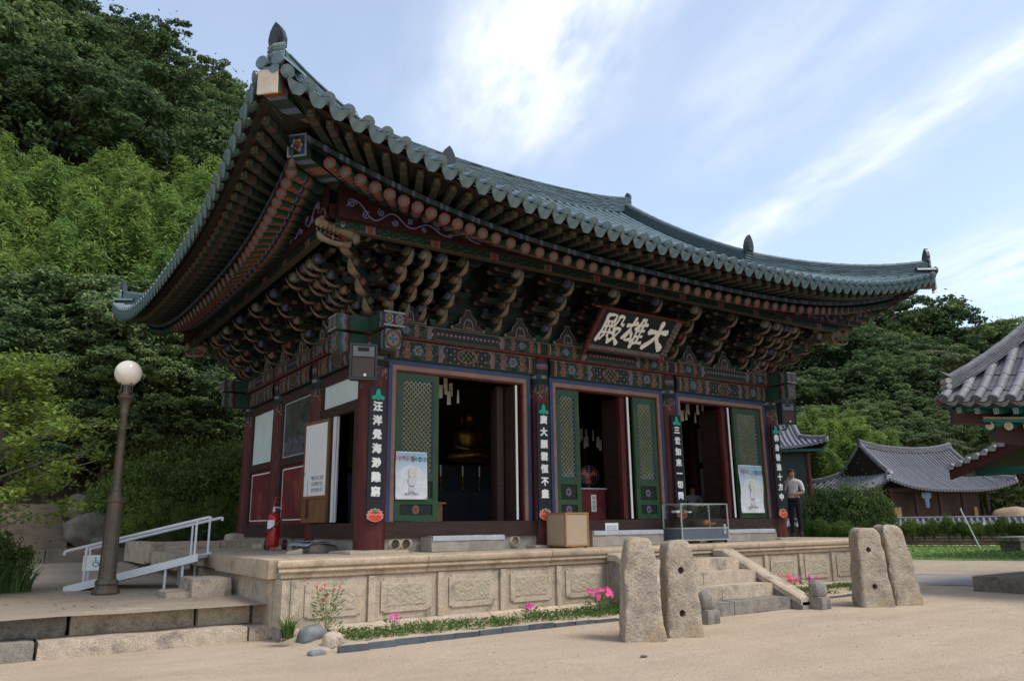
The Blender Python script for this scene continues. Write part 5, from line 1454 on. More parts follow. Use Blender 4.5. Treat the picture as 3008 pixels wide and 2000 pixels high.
# ------------------------------------------------------------------ four couplet boards on the columns
def couplet(x, y, rz, text, label):
    t = thing('couplet_board', label, 'sign board', (x, y, .49), rz, 'vertical couplet boards on the front columns')
    b = MB(); vs, fs = rough_mesh(-.15, .15, -.02, .02, 0, 2.2, seg=.2, rnd=.006, amp=.0); b.add(vs, fs); b.build('board', 'black_board', t)
    b = MB()   # jade trefoil on top
    for (a, c, r0, r1) in ((0, 1.99+.06, .05, .075),):
        b.lathe([(.0, 0)], 3) if False else None
    P = []
    for th in np.linspace(0, 2*math.pi, 61)[:-1]:
        # trefoil: tall centre lobe, two low side lobes
        best = 0
        for (cx, cz, rx, rz_) in ((0, .085, .045, .10), (-.075, .03, .04, .036), (.075, .03, .04, .036), (0, .045, .075, .035)):
            # ray-ellipse from (0,.05)
            dx, dz = math.cos(th), math.sin(th); ox, oz = -cx, .05-cz
            A = (dx/rx)**2+(dz/rz_)**2; B_ = 2*(ox*dx/rx**2+oz*dz/rz_**2); C_ = (ox/rx)**2+(oz/rz_)**2-1; D = B_*B_-4*A*C_
            if D > 0:
                q = (-B_+math.sqrt(D))/(2*A); best = max(best, q)
        P.append((best*math.cos(th), .05+best*math.sin(th)))
    b.prism(P, -.021, -.034, lambda a, c, h: (a, h, 1.985+c)); b.build('leaf_emblem', 'jade', t)
    for i, ch in enumerate(text):
        me = text_mesh(ch, .165, 'letter_white', .0085, .003); o = link('character', me, t, (0, -.024, 1.86-i*.232), (R(90), 0, 0))
    b = MB(); red = MB()   # lotus at the foot
    for row, (zz, rr, n, a0, a1) in enumerate(((.10, .105, 9, -.35, math.pi+.35), (.10, .08, 6, .25, math.pi-.25), (.11, .10, 7, math.pi+.35, 2*math.pi-.35))):
        for i in range(n):
            th = lerp(a0, a1, i/(n-1)); c = (rr*.62*math.cos(th), zz+rr*.62*math.sin(th)*.9); ta = (math.cos(th), math.sin(th)); tb = (-ta[1], ta[0])
            pet = [(c[0]+ta[0]*rr*.50*math.cos(k)+tb[0]*.022*math.sin(k), c[1]+ta[1]*rr*.50*math.cos(k)+tb[1]*.022*math.sin(k)) for k in np.linspace(0, 2*math.pi, 11)[:-1]]
            big = [(c[0]+ta[0]*rr*.57*math.cos(k)+tb[0]*.030*math.sin(k), c[1]+ta[1]*rr*.57*math.cos(k)+tb[1]*.030*math.sin(k)) for k in np.linspace(0, 2*math.pi, 11)[:-1]]
            dy = .0009*i+.008*row
            b.prism(big, -.020, -.024-dy, lambda a, c2, h: (a, h, c2)); red.prism(pet, -.020, -.027-dy, lambda a, c2, h: (a, h, c2))
    lo = b.build('lotus_outline', 'lotus_line', t); ro = red.build('lotus', 'lotus_red', t); lo.scale = (1.22, 1, 1); ro.scale = (1.22, 1, 1)
    b = MB(); b.prism([(-.045, .17), (-.02, .16), (.02, .16), (.045, .17), (.03, .195), (0, .20), (-.03, .195)], -.02, -.055, lambda a, c, h: (a, h, c)); b.build('seed_head', 'jade', t)
couplet(-.05, -.30, 0, '汪洋覺海渺難窮', 'black couplet board with white characters on the corner column under the loudspeaker')
couplet(3.40, -.26, 0, '廣大願雲恒不盡', 'black couplet board with white characters on the second column, beside the wooden box')
couplet(6.99, -.26, 0, '三世如來一切同', 'black couplet board with white characters on the third column, behind the glass case')
couplet(10.36, -.26, 0, '佛身普遍十方中', 'black couplet board with white characters on the far right column beside the standing man')
# ------------------------------------------------------------------ banners
def banner(x0, x1, z0, z1, y, head, label, seed, sag=.0):
    w, h = x1-x0, z1-z0; t = thing('banner', label, 'banner', ((x0+x1)/2, y, z0), 0, 'prayer banners on the doors')
    b = MB()
    def fn(u, v):
        wr = .006*math.sin(u*9+v*4+seed)+.007*mnoise.noise(Vector((u*3, v*4, seed)))+sag*.012*math.sin(u*6+v*9)
        return ((u-.5)*w + (.006*math.sin(v*5+seed)), wr, v*h)
    def bc(u, v):
        if u < .015 or u > .985 or v < .012 or v > .985: return (.74, .74, .73)
        d = math.hypot((u-.5)*w, (v-.40)*h)/(w*.43)
        sky = vmix((.74, .76, .78), (.27, .50, .62), max(0, min(1, (v-.42)/.55)))
        return (.72, .74, .75) if d < 1 and v > .38 else sky
    b.grid(fn, 44, 50, bc); b.build('sheet', 'print', t, True)
    def put(body, size, m, px_, pz_, squash=1.0):
        o = link('lettering', text_mesh(body, size, m, .0, .0005), t, (px_, -.016, pz_), (R(90), 0, 0)); o.scale = (squash, 1, 1); return o
    put(head[0], h*.118*head[4], 'ink_red', -w*.215*head[2], h*.855, .80); put(head[1], h*.118*head[4], 'ink', w*.245*head[3], h*.835, .80)
    put('팔공산 은해사', h*.058, 'ink', 0, h*.105, .95)
    # plain little figure in grey robes, flat print
    b = MB(); g = (.50, .50, .52); lg = (.64, .64, .66); sk = (.74, .68, .58); y_ = -.016
    def disc(cx, cz, rx, rz_, c, k): b.prism([(cx+rx*math.cos(q), cz+rz_*math.sin(q)) for q in np.linspace(0, 2*math.pi, 21)[:-1]], y_-.0004*k, y_-.0004*k-.0003, lambda a, c2, hh: (a, hh, c2), c, c)
    s = h
    disc(0, s*.37, s*.088, s*.115, g, 1); disc(0, s*.37, s*.083, s*.11, lg, 2); disc(-.035*s, s*.22, s*.038, s*.075, g, 1); disc(.035*s, s*.22, s*.038, s*.075, g, 1); disc(-.035*s, s*.225, s*.034, s*.07, lg, 2); disc(.035*s, s*.225, s*.034, s*.07, lg, 2)
    disc(-.045*s, s*.15, s*.03, s*.016, (.36, .36, .38), 3); disc(.045*s, s*.14, s*.028, s*.018, (.36, .36, .38), 3)
    disc(0, s*.555, s*.075, s*.092, g, 3); disc(0, s*.557, s*.071, s*.088, sk, 4); disc(-.028*s, s*.545, s*.008, s*.012, (.1, .09, .08), 5); disc(.028*s, s*.545, s*.008, s*.012, (.1, .09, .08), 5); disc(0, s*.375, s*.018, s*.03, (.72, .66, .5), 5)
    b.build('printed_figure', 'print', t)
    for sx in (-1, 1):
        for z in (.02*h, .98*h):
            b = MB(); b.tube([(sx*w*.475, -.014, z), (sx*w*.475, -.004, z)], .008, 8); b.build('eyelet', 'black_plastic', t)
banner(.42, 1.02, .86, 1.66, -.075, ('수능백일기도', '접수합니다', 1, 1, 1), 'light blue prayer banner pinned on the leftmost lattice door', 1)
banner(9.16, 9.98, .61, 1.70, -.075, ('백중기도', '접수합니다', 1.15, .9, .95), 'light blue prayer banner hanging on the rightmost lattice door', 4, 1.0)
# ------------------------------------------------------------------ loudspeakers
def speaker(loc, rz, sc, label):
    t = thing('loudspeaker', label, 'loudspeaker', loc, rz, 'black loudspeakers under the eaves')
    w, d, h = .24*sc, .28*sc, .64*sc; b = MB()
    # cabinet tapering to the back
    b.hexa([(-w, -d/2, 0), (w, -d/2, 0), (w*.72, d/2, .02), (-w*.72, d/2, .02)], [(-w, -d/2-.0, h), (w, -d/2, h), (w*.72, d/2, h-.02), (-w*.72, d/2, h-.02)]); b.build('cabinet', 'black_plastic', t)
    b = MB(); y = -d/2
    for ext in ((-w, -w+.03, 0, h), (w-.03, w, 0, h), (-w+.03, w-.03, 0, .03), (-w+.03, w-.03, h-.03, h)): b.box(ext[0], ext[1], y-.03, y-.001, ext[2], ext[3])
    b.build('bezel', 'black_plastic', t)
    b = MB(); b.box(-w+.045, w-.045, y-.02, y-.002, .04, h*.60); g = b.build('grille', 'grille', t)
    b = MB(); b.box(.01*sc, .055*sc, y-.024, y-.0205, .06, .06+.045*sc, (.7, .7, .72)); b.build('badge', 'letter_white', t)
    b = MB(); zb, zt = h*.64, h-.04     # horn: a flared recess
    b.add([(-w+.05, y-.026, zb), (w-.05, y-.026, zb), (w-.05, y-.026, zt), (-w+.05, y-.026, zt), (-w*.42, y-.004, zb+.09), (w*.42, y-.004, zb+.09), (w*.42, y-.004, zt-.02), (-w*.42, y-.004, zt-.02)], [(0, 1, 5, 4), (1, 2, 6, 5), (2, 3, 7, 6), (3, 0, 4, 7)]); b.build('horn', 'horn_grey', t)
    b = MB(); b.box(-w*.42, w*.42, y-.0035, y-.0015, zb+.09, zt-.02); b.build('horn_throat', 'ink', t)
    b = MB(); b.tube([(0, 0, 0), (0, 0, -.10), (.02, .2, -.10)], .022, 8); b.build('bracket', 'black_plastic', t)
mat('horn_grey', (.17, .175, .19), (.14, .145, .155), 8, .5)
p = ony(1068, 1122, -.52); speaker((p.x-.02, -.47, p.z+.02), R(-14), .93, 'black loudspeaker on the left corner column above the couplet board')
p = ony(2324, 1244, -.25); speaker((p.x, -.1, p.z-.02), R(-16), .86, 'black loudspeaker beyond the far right column, seen against the trees')

# ------------------------------------------------------------------ things standing on the platform
def wooden_box():
    t = thing('wooden_box', 'tan wooden box with woven sides standing by the second column', 'box', (3.60, -.68, 0), R(0))
    w, d, h = .27, .28, .62; x0, x1, y0, y1 = -w, w, -d, d
    b = MB(); b.box(x0+.012, x1-.012, y0+.012, y1-.012, .045, h-.015); b.build('panel', 'weave', t)
    b = MB(); s = .028
    for x in (x0, x1-s):
        for y in (y0, y1-s): b.box(x, x+s, y, y+s, .03, h)
    for z in (.03, h-s):
        b.box(x0+s, x1-s, y0, y0+s, z, z+s); b.box(x0+s, x1-s, y1-s, y1, z, z+s); b.box(x0, x0+s, y0+s, y1-s, z, z+s); b.box(x1-s, x1, y0+s, y1-s, z, z+s)
    b.box(x0+s, x1-s, y0+s, y1-s, h-.014, h-.002); b.build('frame', 'oak_wood', t)
    for x in (x0+.05, x1-.05):
        for y in (y0+.05, y1-.05): b = MB(); b.tube([(x, y, 0), (x, y, .035)], .025, 8); b.build('foot', 'black_plastic', t)
wooden_box()
def glass_case():
    t = thing('display_case', 'glass display case with aluminium frame and grey base on castors', 'display case', (6.99, -.66, 0), R(0))
    w, d = .70, .26; zb, zs, zt = .06, .29, .79; s = .018
    b = MB()
    for x in (-w, w-s*1.6):
        for y in (-d, d-s): b.box(x, x+s*1.6, y, y+s, zb, zt)
    for z in (zb, zs, zt-s):
        b.box(-w+s*1.6, w-s*1.6, -d, -d+s, z, z+s*1.2); b.box(-w+s*1.6, w-s*1.6, d-s, d, z, z+s*1.2); b.box(-w, -w+s*1.6, -d+s, d-s, z, z+s*1.2); b.box(w-s*1.6, w, -d+s, d-s, z, z+s*1.2)
    b.build('frame', 'aluminium', t)
    b = MB(); b.box(-w+.008, w-.008, -d+.006, d-.006, zb+.02, zs); b.build('base_panel', 'panel_grey', t)
    for nm, e in (('front_pane', (-w+s*1.6, w-s*1.6, -d+.006, -d+.010, zs+.02, zt-s)), ('back_pane', (-w+s*1.6, w-s*1.6, d-.010, d-.006, zs+.02, zt-s)), ('side_pane', (-w+.006, -w+.010, -d+s, d-s, zs+.02, zt-s)), ('side_pane', (w-.010, w-.006, -d+s, d-s, zs+.02, zt-s)), ('top_pane', (-w+s*1.6, w-s*1.6, -d+s, d-s, zt-.008, zt-.003)), ('shelf_pane', (-w+s*1.6, w-s*1.6, -d*.3, d-s, .60, .606))):
        b = MB(); b.box(*e); b.build(nm, 'case_glass', t)
    for x in (-w+.06, w-.06):
        for y in (-d+.06, d-.06):
            b = MB(); b.tube([(x-.015, y, .03), (x+.015, y, .03)], .03, 10); b.box(x-.012, x+.012, y-.012, y+.012, .03, .08); b.build('castor', 'black_plastic', t)
    return t
glass_case()
b = MB()    # wooden percussion block inside the case
b.ell((0, 0, .075), (.115, .075, .072), 16, 10); b.tube([(.09, 0, .06), (.2, 0, .055), (.30, .01, .075)], [.035, .022, .03], 8)
MATS['wood_orange'] = mat('wood_orange', (.42, .15, .03), (.30, .10, .02), 6, .4)
tag(b.build('wooden_gong', 'wood_orange', None, True, loc=(7.35, -.62, .318), rot=(0, 0, .1)), 'orange carved wooden gong lying inside the glass case', 'wooden gong')
t = thing('prayer_beads', 'string of pale prayer beads hanging on the glass case front', 'beads', (7.52, -.955, .33), 0)
b = MB()
for i in range(22): th = 2*math.pi*i/22; b.ell((.028*math.sin(th), 0, -.05+.085*math.cos(th)), (.0085,)*3, 6, 5)
b.build('bead_string', 'letter', t, True)
for i, (x, w, c) in enumerate(((6.55, .16, 'paper_white'), (6.74, .10, 'weave'), (6.86, .12, 'paper_white'))):
    b = MB(); vs, fs = rough_mesh(-w/2, w/2, -.07, .07, 0, .05-.008*i, seg=.05, rnd=.006, amp=.002); b.add(vs, fs); tag(b.build('small_box', c, None, False, loc=(x, -.56, .608), rot=(0, 0, .1*i)), ['white paper box at the left on the case shelf', 'tan box in the middle on the case shelf', 'white paper box at the right on the case shelf'][i], 'box')
def step_stone(x0, x1, y0, y1, h, label, matlab=None, seed=0, parts=1):
    t = thing('step_stone', label, 'step', ((x0+x1)/2, (y0+y1)/2, 0), 0, 'stone steps before the doors')
    X, Y = (x0+x1)/2, (y0+y1)/2; b = MB(); vs, fs = rough_mesh(x0-X, x1-X, y0-Y, y1-Y, 0, h, seg=.12, rnd=.012, amp=.006, seed=seed); b.add(vs, fs); b.build('block', 'concrete', t, 45)
    b = MB(); W, D = (x1-x0)/2, (y1-y0)/2
    def fn(u, v):
        x = lerp(-W*.97, W*.985, u); q = v*1.35; 
        if q < 1: return (x, lerp(D*.9, -D-.012, q), h+.012+.006*mnoise.noise(Vector((u*7, v*3, seed))))
        return (x, -D-.014-.004*math.sin(u*20), h+.012-(q-1)*.22+.012*mnoise.noise(Vector((u*5, 2, seed))))
    b.grid(fn, 40, 14); b.build('cover', 'mat_grey', t, 40)
step_stone(.86, 2.30, -.56, -.16, .24, 'stone step with a grey cover before the left doorway', seed=1)
step_stone(4.25, 6.10, -.60, -.16, .27, 'stone step with a grey cover before the middle doorway behind the stone pillars', seed=2)
step_stone(7.95, 9.65, -.56, -.16, .24, 'stone step with a grey cover before the right doorway, right of the glass case', seed=3)
# rough boulder step with a folded mat and shoe by the side door
t = thing('step_boulder', 'low boulder step with a folded grey mat by the side door', 'step', (-.55, 1.0, 0)); 
b = MB(); vs, fs = rough_mesh(-.26, .26, -.5, .5, -.05, .15, seg=.08, rnd=.08, amp=.03, fr=3, seed=9); b.add(vs, fs); b.build('boulder', 'rock', t, 55)
b = MB(); b.grid(lambda u, v: (lerp(-.3, .26, v), lerp(-.5, .5, u), .165+.02*mnoise.noise(Vector((u*5, v*4, 1)))-.06*max(0, .18-v)*4), 24, 14); b.grid(lambda u, v: (lerp(-.24, .2, v), lerp(-.3, .42, u), .19+.014*mnoise.noise(Vector((u*5, v*4, 7)))), 20, 10); b.build('folded_mat', 'mat_grey', t, 40)
def shoe(loc, rz):
    b = MB(); secs = [(-.13, .035, .075), (-.09, .042, .085), (-.03, .04, .07), (.04, .045, .06), (.09, .046, .05), (.13, .03, .035)]; n = 10; vs = []; fs = []
    for x, w, h in secs:
        for j in range(n): th = math.pi*j/(n-1); vs.append((x, w*math.cos(th), h*math.sin(th)))
    for i in range(len(secs)-1):
        for j in range(n-1): fs.append((i*n+j, i*n+j+1, (i+1)*n+j+1, (i+1)*n+j))
    fs += [tuple(range(n)), tuple((len(secs)-1)*n+j for j in range(n))]; b.add(vs, fs); o = b.build('shoe', 'granite', None, True, loc=loc, rot=(0, 0, rz))
    tag(o, 'single pale worn shoe lying beside the boulder step', 'shoe')
shoe((-.98, .72, .0), R(150))
# clay flue pipes in the foundation
for i, (x, lab) in enumerate(((.42, 'left of the twin clay pipe mouths in the wall foot near the corner column'), (.62, 'right of the twin clay pipe mouths in the wall foot near the corner column'), (2.82, 'single clay pipe mouth in the wall foot left of the second column'))):
    t = thing('flue_pipe', lab, 'pipe', (x, -.12, .13)); b = MB(); n = 20
    pr = [(.15, .06), (.115, .0), (.078, -.01), (.075, .18)]; vs = []; fs = []
    for r_, y_ in pr:
        for j in range(n): th = 2*math.pi*j/n; k = r_*(1+(.10*mnoise.noise(Vector((math.cos(th)*2, math.sin(th)*2, x*9))) if r_ > .1 else 0)); vs.append((k*math.cos(th), y_, k*math.sin(th)))
    for a in range(3):
        for j in range(n): fs.append((a*n+j, a*n+(j+1) % n, (a+1)*n+(j+1) % n, (a+1)*n+j))
    b.add(vs, fs); b.build('clay_collar', 'granite_warm', t, 50); b = MB(); b.tube([(0, .03, 0), (0, .05, 0)], .0755, 16); b.build('dark_end', 'ink', t)
def extinguisher():
    t = thing('fire_extinguisher', 'large red wheeled fire extinguisher standing by the side wall', 'fire extinguisher', (-.62, 3.05, 0), R(-40))
    b = MB(); b.lathe([(.10, .06), (.115, .08), (.118, .12), (.118, .58), (.11, .63), (.085, .67), (.045, .69), (.04, .72)], 22); b.build('cylinder', 'ext_red', t, 40)
    b = MB(); b.lathe([(.035, .72), (.035, .76), (.02, .78), (.02, .80)], 12); b.tube([(0, 0, .78), (.06, -.03, .80), (.13, -.02, .78)], .013, 8); b.ell((0, .03, .80), (.03, .03, .02)); b.build('valve', 'aluminium', t, 40)
    b = MB(); b.tube([(.05, -.02, .78), (.15, -.02, .72), (.16, -.05, .55), (.05, -.15, .42), (-.10, -.14, .34), (-.15, -.03, .28), (-.13, .08, .34), (-.08, .12, .45)], .014, 8); b.build('hose', 'black_plastic', t, True)
    b = MB(); b.grid(lambda u, v: (.1195*math.sin(lerp(-.9, .5, u)), -.1195*math.cos(lerp(-.9, .5, u)), lerp(.40, .56, v)), 12, 2); b.build('label', 'letter_white', t, True)
    b = MB(); b.tube([(.09, .16, .3), (.09, .13, .75), (.06, .20, 1.0), (-.06, .20, 1.0), (-.09, .13, .75), (-.09, .16, .3)], .012, 8); b.tube([(.09, .16, .3), (.09, .15, .1)], .012, 8); b.tube([(-.09, .16, .3), (-.09, .15, .1)], .012, 8); b.tube([(-.17, .15, .10), (.17, .15, .10)], .012, 8); b.build('trolley_handle', 'ext_red', t, True)
    for s in (-1, 1):
        b = MB(); b.tube([(s*.15, .15, .10), (s*.20, .15, .10)], .10, 20); w = b.build('wheel', 'black_plastic', t, 40); b = MB(); b.tube([(s*.148, .15, .10), (s*.206, .15, .10)], .06, 16); b.build('hub', 'ext_red', w, 40)
        b = MB(); b.tube([(s*.07, -.05, .10), (s*.075, -.09, .0)], .012, 6); b.build('leg', 'ext_red', t)
extinguisher()
# notice on the middle sill
p0 = ony(1750+72*.38273, 1100+1138*.38273, -.142); t = thing('notice', 'small white notice on the sill of the middle bay', 'notice', (p0.x+.17, -.1425, p0.z-.12))
b = MB(); b.box(-.17, .17, -.003, .0, -.1, .12); b.build('sheet', 'paper_white', t); link('lettering', text_mesh('법당에서는 조용히\n해 주시기 바랍니다\n출입문을 닫아주세요', .034, 'ink', 0, .0003, space=1.15), t, (0, -.0038, .012), (R(90), 0, 0))
# ------------------------------------------------------------------ inside the hall
def buddha():
    t = thing('buddha_statue', 'gilded seated Buddha statue on the altar seen through the left doorway', 'statue', (4.72, 4.75, 1.86))
    b = MB()
    b.lathe([(.62, 0), (.70, .05), (.66, .12), (.5, .15)], 28)
    b.build('lotus_seat', 'gold', t, 40)
    b = MB(); T = R(-0)
    # crossed legs, torso, shoulders, neck, head in one lofted skin
    secs = [(.10, .62, .42), (.20, .64, .42), (.28, .55, .36), (.34, .40, .27), (.45, .31, .21), (.58, .31, .20), (.70, .35, .21), (.80, .38, .21), (.88, .33, .18), (.94, .16, .13), (.98, .105, .11), (1.03, .10, .105), (1.07, .14, .15), (1.15, .165, .18), (1.24, .17, .185), (1.32, .155, .17), (1.38, .11, .13), (1.42, .08, .09), (1.46, .06, .07), (1.49, .01, .01)]
    n = 24; vs = []; fs = []
    for z, rx, ry in secs:
        for j in range(n): th = 2*math.pi*j/n; vs.append((rx*math.cos(th), ry*math.sin(th)-.03*(z > 1.0), z))
    for i in range(len(secs)-1):
        for j in range(n): fs.append((i*n+j, i*n+(j+1) % n, (i+1)*n+(j+1) % n, (i+1)*n+j))
    fs += [tuple(range(n)), tuple((len(secs)-1)*n+j for j in range(n))]; b.add(vs, fs)
    for s in (-1, 1):
        b.tube([(s*.36, 0, .80), (s*.44, -.08, .58), (s*.40, -.22, .42), (s*.14, -.36, .38)], [.10, .095, .08, .05], 10)
        b.tube([(s*.55, -.1, .20), (s*.35, -.36, .22), (-s*.1, -.42, .26)], [.14, .13, .09], 10)
        b.tube([(s*.17, -.02, 1.26), (s*.185, -.02, 1.12), (s*.17, -.02, 1.05)], [.02, .025, .02], 6)
    b.ell((0, -.19, 1.17), (.022, .035, .035), 8, 6); b.build('body', 'gold', t, 50)
    b = MB()
    for i in range(90):
        th = i*2.4; z = 1.22+.24*(i/90)**.9; r = .165*math.sqrt(max(.02, 1-((z-1.20)/.28)**2)); 
        if math.sin(th) < -.55 and z < 1.30: continue
        b.ell((r*math.cos(th), r*math.sin(th)-.03, z), (.024,)*3, 6, 4)
    b.build('hair', 'navy', t, True)
    # hands folded in the lap: palm with fingers
    b = MB()
    for s in (-1, 1):
        b.ell((s*.06, -.38, .36), (.075, .05, .03), 10, 6)
        for k in range(4): b.tube([(s*.02, -.40-.018*k, .355+.006*k), (-s*.05, -.405-.018*k, .352+.004*k), (-s*.09, -.40-.017*k, .362)], [.011, .010, .007], 6)
        b.tube([(s*.06, -.37, .385), (s*.02, -.385, .41), (0, -.39, .415)], [.014, .011, .009], 6)
    b.build('hands', 'gold', t, True)
buddha()
t = thing('altar', 'dark blue panelled altar across the back of the hall', 'altar', (4.6, 4.6, .46))
b = MB(); b.box(-3.4, 3.4, -.75, .8, 0, .72); b.build('lower_tier', 'navy', t)
b = MB(); b.box(-3.2, 3.2, -.2, .8, .72, 1.12); b.build('middle_tier', 'navy', t); b = MB(); b.box(-1.2, 1.4, -.0, .8, 1.12, 1.40); b.build('upper_tier', 'navy', t)
for r_ in range(2):
    for i in range(9):
        b = MB(); cx = -3.05+i*.76; z0 = .04+r_*.35; b.prism([(cx+.30*math.cos(q), z0+.15+.12*math.sin(q)) for q in np.linspace(0, 2*math.pi, 17)[:-1]], -.752, -.762, lambda a, c, h: (a, h, c), (.05, .06, .10), (.035, .045, .08)); b.build('altar_panel', 'paint_clean', t)
t = thing('altar_painting', 'dim altar painting with figures behind the seated Buddha', 'painting', (4.9, 5.6, 1.8)); b = MB()
def ap(u, v):
    z = Vector((u*7, v*7, 5)); k = mnoise.noise(z); 
    d = math.hypot((u-.42)*2.2, v-.55)
    if d < .28: return (.12, .035, .02)
    return (.11, .035, .025) if k > .3 else ((.05, .06, .04) if k > -.1 else (.10, .07, .03))
b.grid(lambda u, v: ((u-.5)*6, 0, v*2.3), 60, 30, ap); b.build('canvas', 'paint_clean', t)
for i, x in enumerate((3.55, 4.15, 4.62, 5.2)):
    t = thing('candlestick', ['brass candlestick', 'brass candlestick', 'brass candlestick', 'brass candlestick'][i]+' on the altar, '+['leftmost', 'second from left', 'third from left', 'rightmost'][i]+' of four', 'candlestick', (x, 4.02, 1.18), 0, 'brass candlesticks on the altar')
    b = MB(); b.lathe([(.06, 0), (.065, .02), (.02, .05), (.018, .14), (.035, .17), (.015, .20), (.015, .32), (.03, .35), (.03, .37)], 12); b.build('stick', 'gold', t, 40); b = MB(); b.tube([(0, 0, .37), (0, 0, .62)], .018, 8); b.build('candle', 'letter', t)
def paper_tags(pts, label, group):
    b = MB(); b.grid(lambda u, v: ((u-.5)*.075, .01*math.sin(v*2+u), -v*.26), 2, 4); me = b.mesh('paper_tag', 'old_slip')
    for (x, y, z) in pts:
        o = link('paper_tag', me, None, (x, y, z), (0, 0, random.uniform(-.5, .5))); tag(o, label, 'paper tag', group)
mat('old_slip', (.50, .50, .44), (.42, .42, .37), 5, .9)
def tags(x0, x1, y, z, n, rows): return [(lerp(x0, x1, (i+random.uniform(-.3, .3))/n), y+random.uniform(-.2, .2), z-.18*r_+random.uniform(-.07, .07)) for r_ in range(rows) for i in range(n)]
paper_tags(tags(1.45, 2.3, .9, 3.22, 6, 2), 'white paper slip hanging in the top of the left doorway', 'paper slips in the left doorway')
paper_tags(tags(5.2, 7.4, 2.2, 2.62, 13, 2), 'white paper slip hanging inside the middle doorway', 'paper slips in the middle doorway')
paper_tags(tags(7.5, 9.3, .9, 3.22, 12, 2), 'white paper slip hanging in the top of the right doorway', 'paper slips in the right doorway')
# furniture inside
t = thing('donation_box', 'dark red donation box with a white label inside the middle doorway', 'box', (5.40, .95, .46)); b = MB(); b.box(-.33, .33, -.25, .25, 0, .66); b.build('body', 'red_panel', t); b = MB(); b.box(-.36, .36, -.28, .28, .66, .69); b.build('lid', 'mat_grey', t)
b = MB(); b.box(-.07, .07, -.256, -.2505, .20, .55); b.build('label', 'paper_white', t); link('lettering', text_mesh('복\n전\n함', .10, 'ink', 0, .0004), t, (0, -.2575, .375), (R(90), 0, 0))
def fan(loc, rz, label, h=1.0):
    t = thing('electric_fan', label, 'fan', loc, rz, 'electric fans inside the hall'); b = MB(); b.lathe([(.2, 0), (.2, .02), (.03, .05), (.02, .06), (.018, h-.2)], 16); b.build('stand', 'mat_grey', t, 40)
    b = MB()
    for k in range(4): b.tube([(.22*(1-k*.2)*math.cos(q), -.08+.02*k, h+.22*(1-k*.2)*math.sin(q)) for q in np.linspace(0, 2*math.pi, 25)], .004, 4)
    for k in range(16): q = k*math.pi/8; b.tube([(.03*math.cos(q), -.10, h+.03*math.sin(q)), (.22*math.cos(q), -.08, h+.22*math.sin(q)), (.2*math.cos(q), .03, h+.2*math.sin(q))], .002, 3)
    b.build('cage', 'aluminium', t); b = MB(); b.tube([(0, -.05, h), (0, .12, h)], [.05, .06], 12)
    for k in range(3):
        q = k*2.094; b.add([(0, -.03, h), (.2*math.cos(q), -.03, h+.2*math.sin(q)), (.2*math.cos(q+.9), -.05, h+.2*math.sin(q+.9))], [(0, 1, 2)])
    b.build('blades', 'lotus_red', t)
fan((5.95, 1.5, .46), R(-30), 'standing fan behind the red donation box', 1.0); fan((1.36, .75, .46), R(60), 'standing fan just inside the left doorway', .85)
t = thing('low_table', 'low wooden lectern table inside the left doorway', 'table', (1.75, 1.5, .46)); b = MB(); b.box(-.4, .4, -.25, .25, .36, .40); b.build('top', 'oak_wood', t); b = MB(); b.box(-.34, .34, -.2, .2, 0, .36); b.build('body', 'oak_wood', t)
t = thing('wall_clock', 'round wall clock inside the right doorway', 'clock', (9.62, S-.12, 2.75)); b = MB(); b.tube([(0, 0, 0), (0, -.06, 0)], .30, 28); b.build('case', 'panel_grey', t, 40); b = MB(); b.tube([(0, -.058, 0), (0, -.066, 0)], .26, 28); b.build('dial', 'mat_grey', t, 40); b = MB(); b.tube([(0, -.07, 0), (.10, -.07, .10)], .01, 5); b.tube([(0, -.07, 0), (-.04, -.07, .19)], .008, 5); b.build('hands', 'ink', t)
for i, (x, z0, z1, w, lab) in enumerate(((10.41, 1.95, 2.85, 1.3, 'large pale hanging inside the right doorway, upper one'), (10.41, .95, 1.80, 1.1, 'large pale hanging inside the right doorway, lower one'))):
    b = MB(); b.grid(lambda u, v: (.01*math.sin(u*9), (u-.5)*w, v*(z1-z0)), 16, 6); tag(b.build('wall_hanging', 'mat_grey', None, True, loc=(x, 1.6+i*.1, z0)), lab, 'wall hanging')
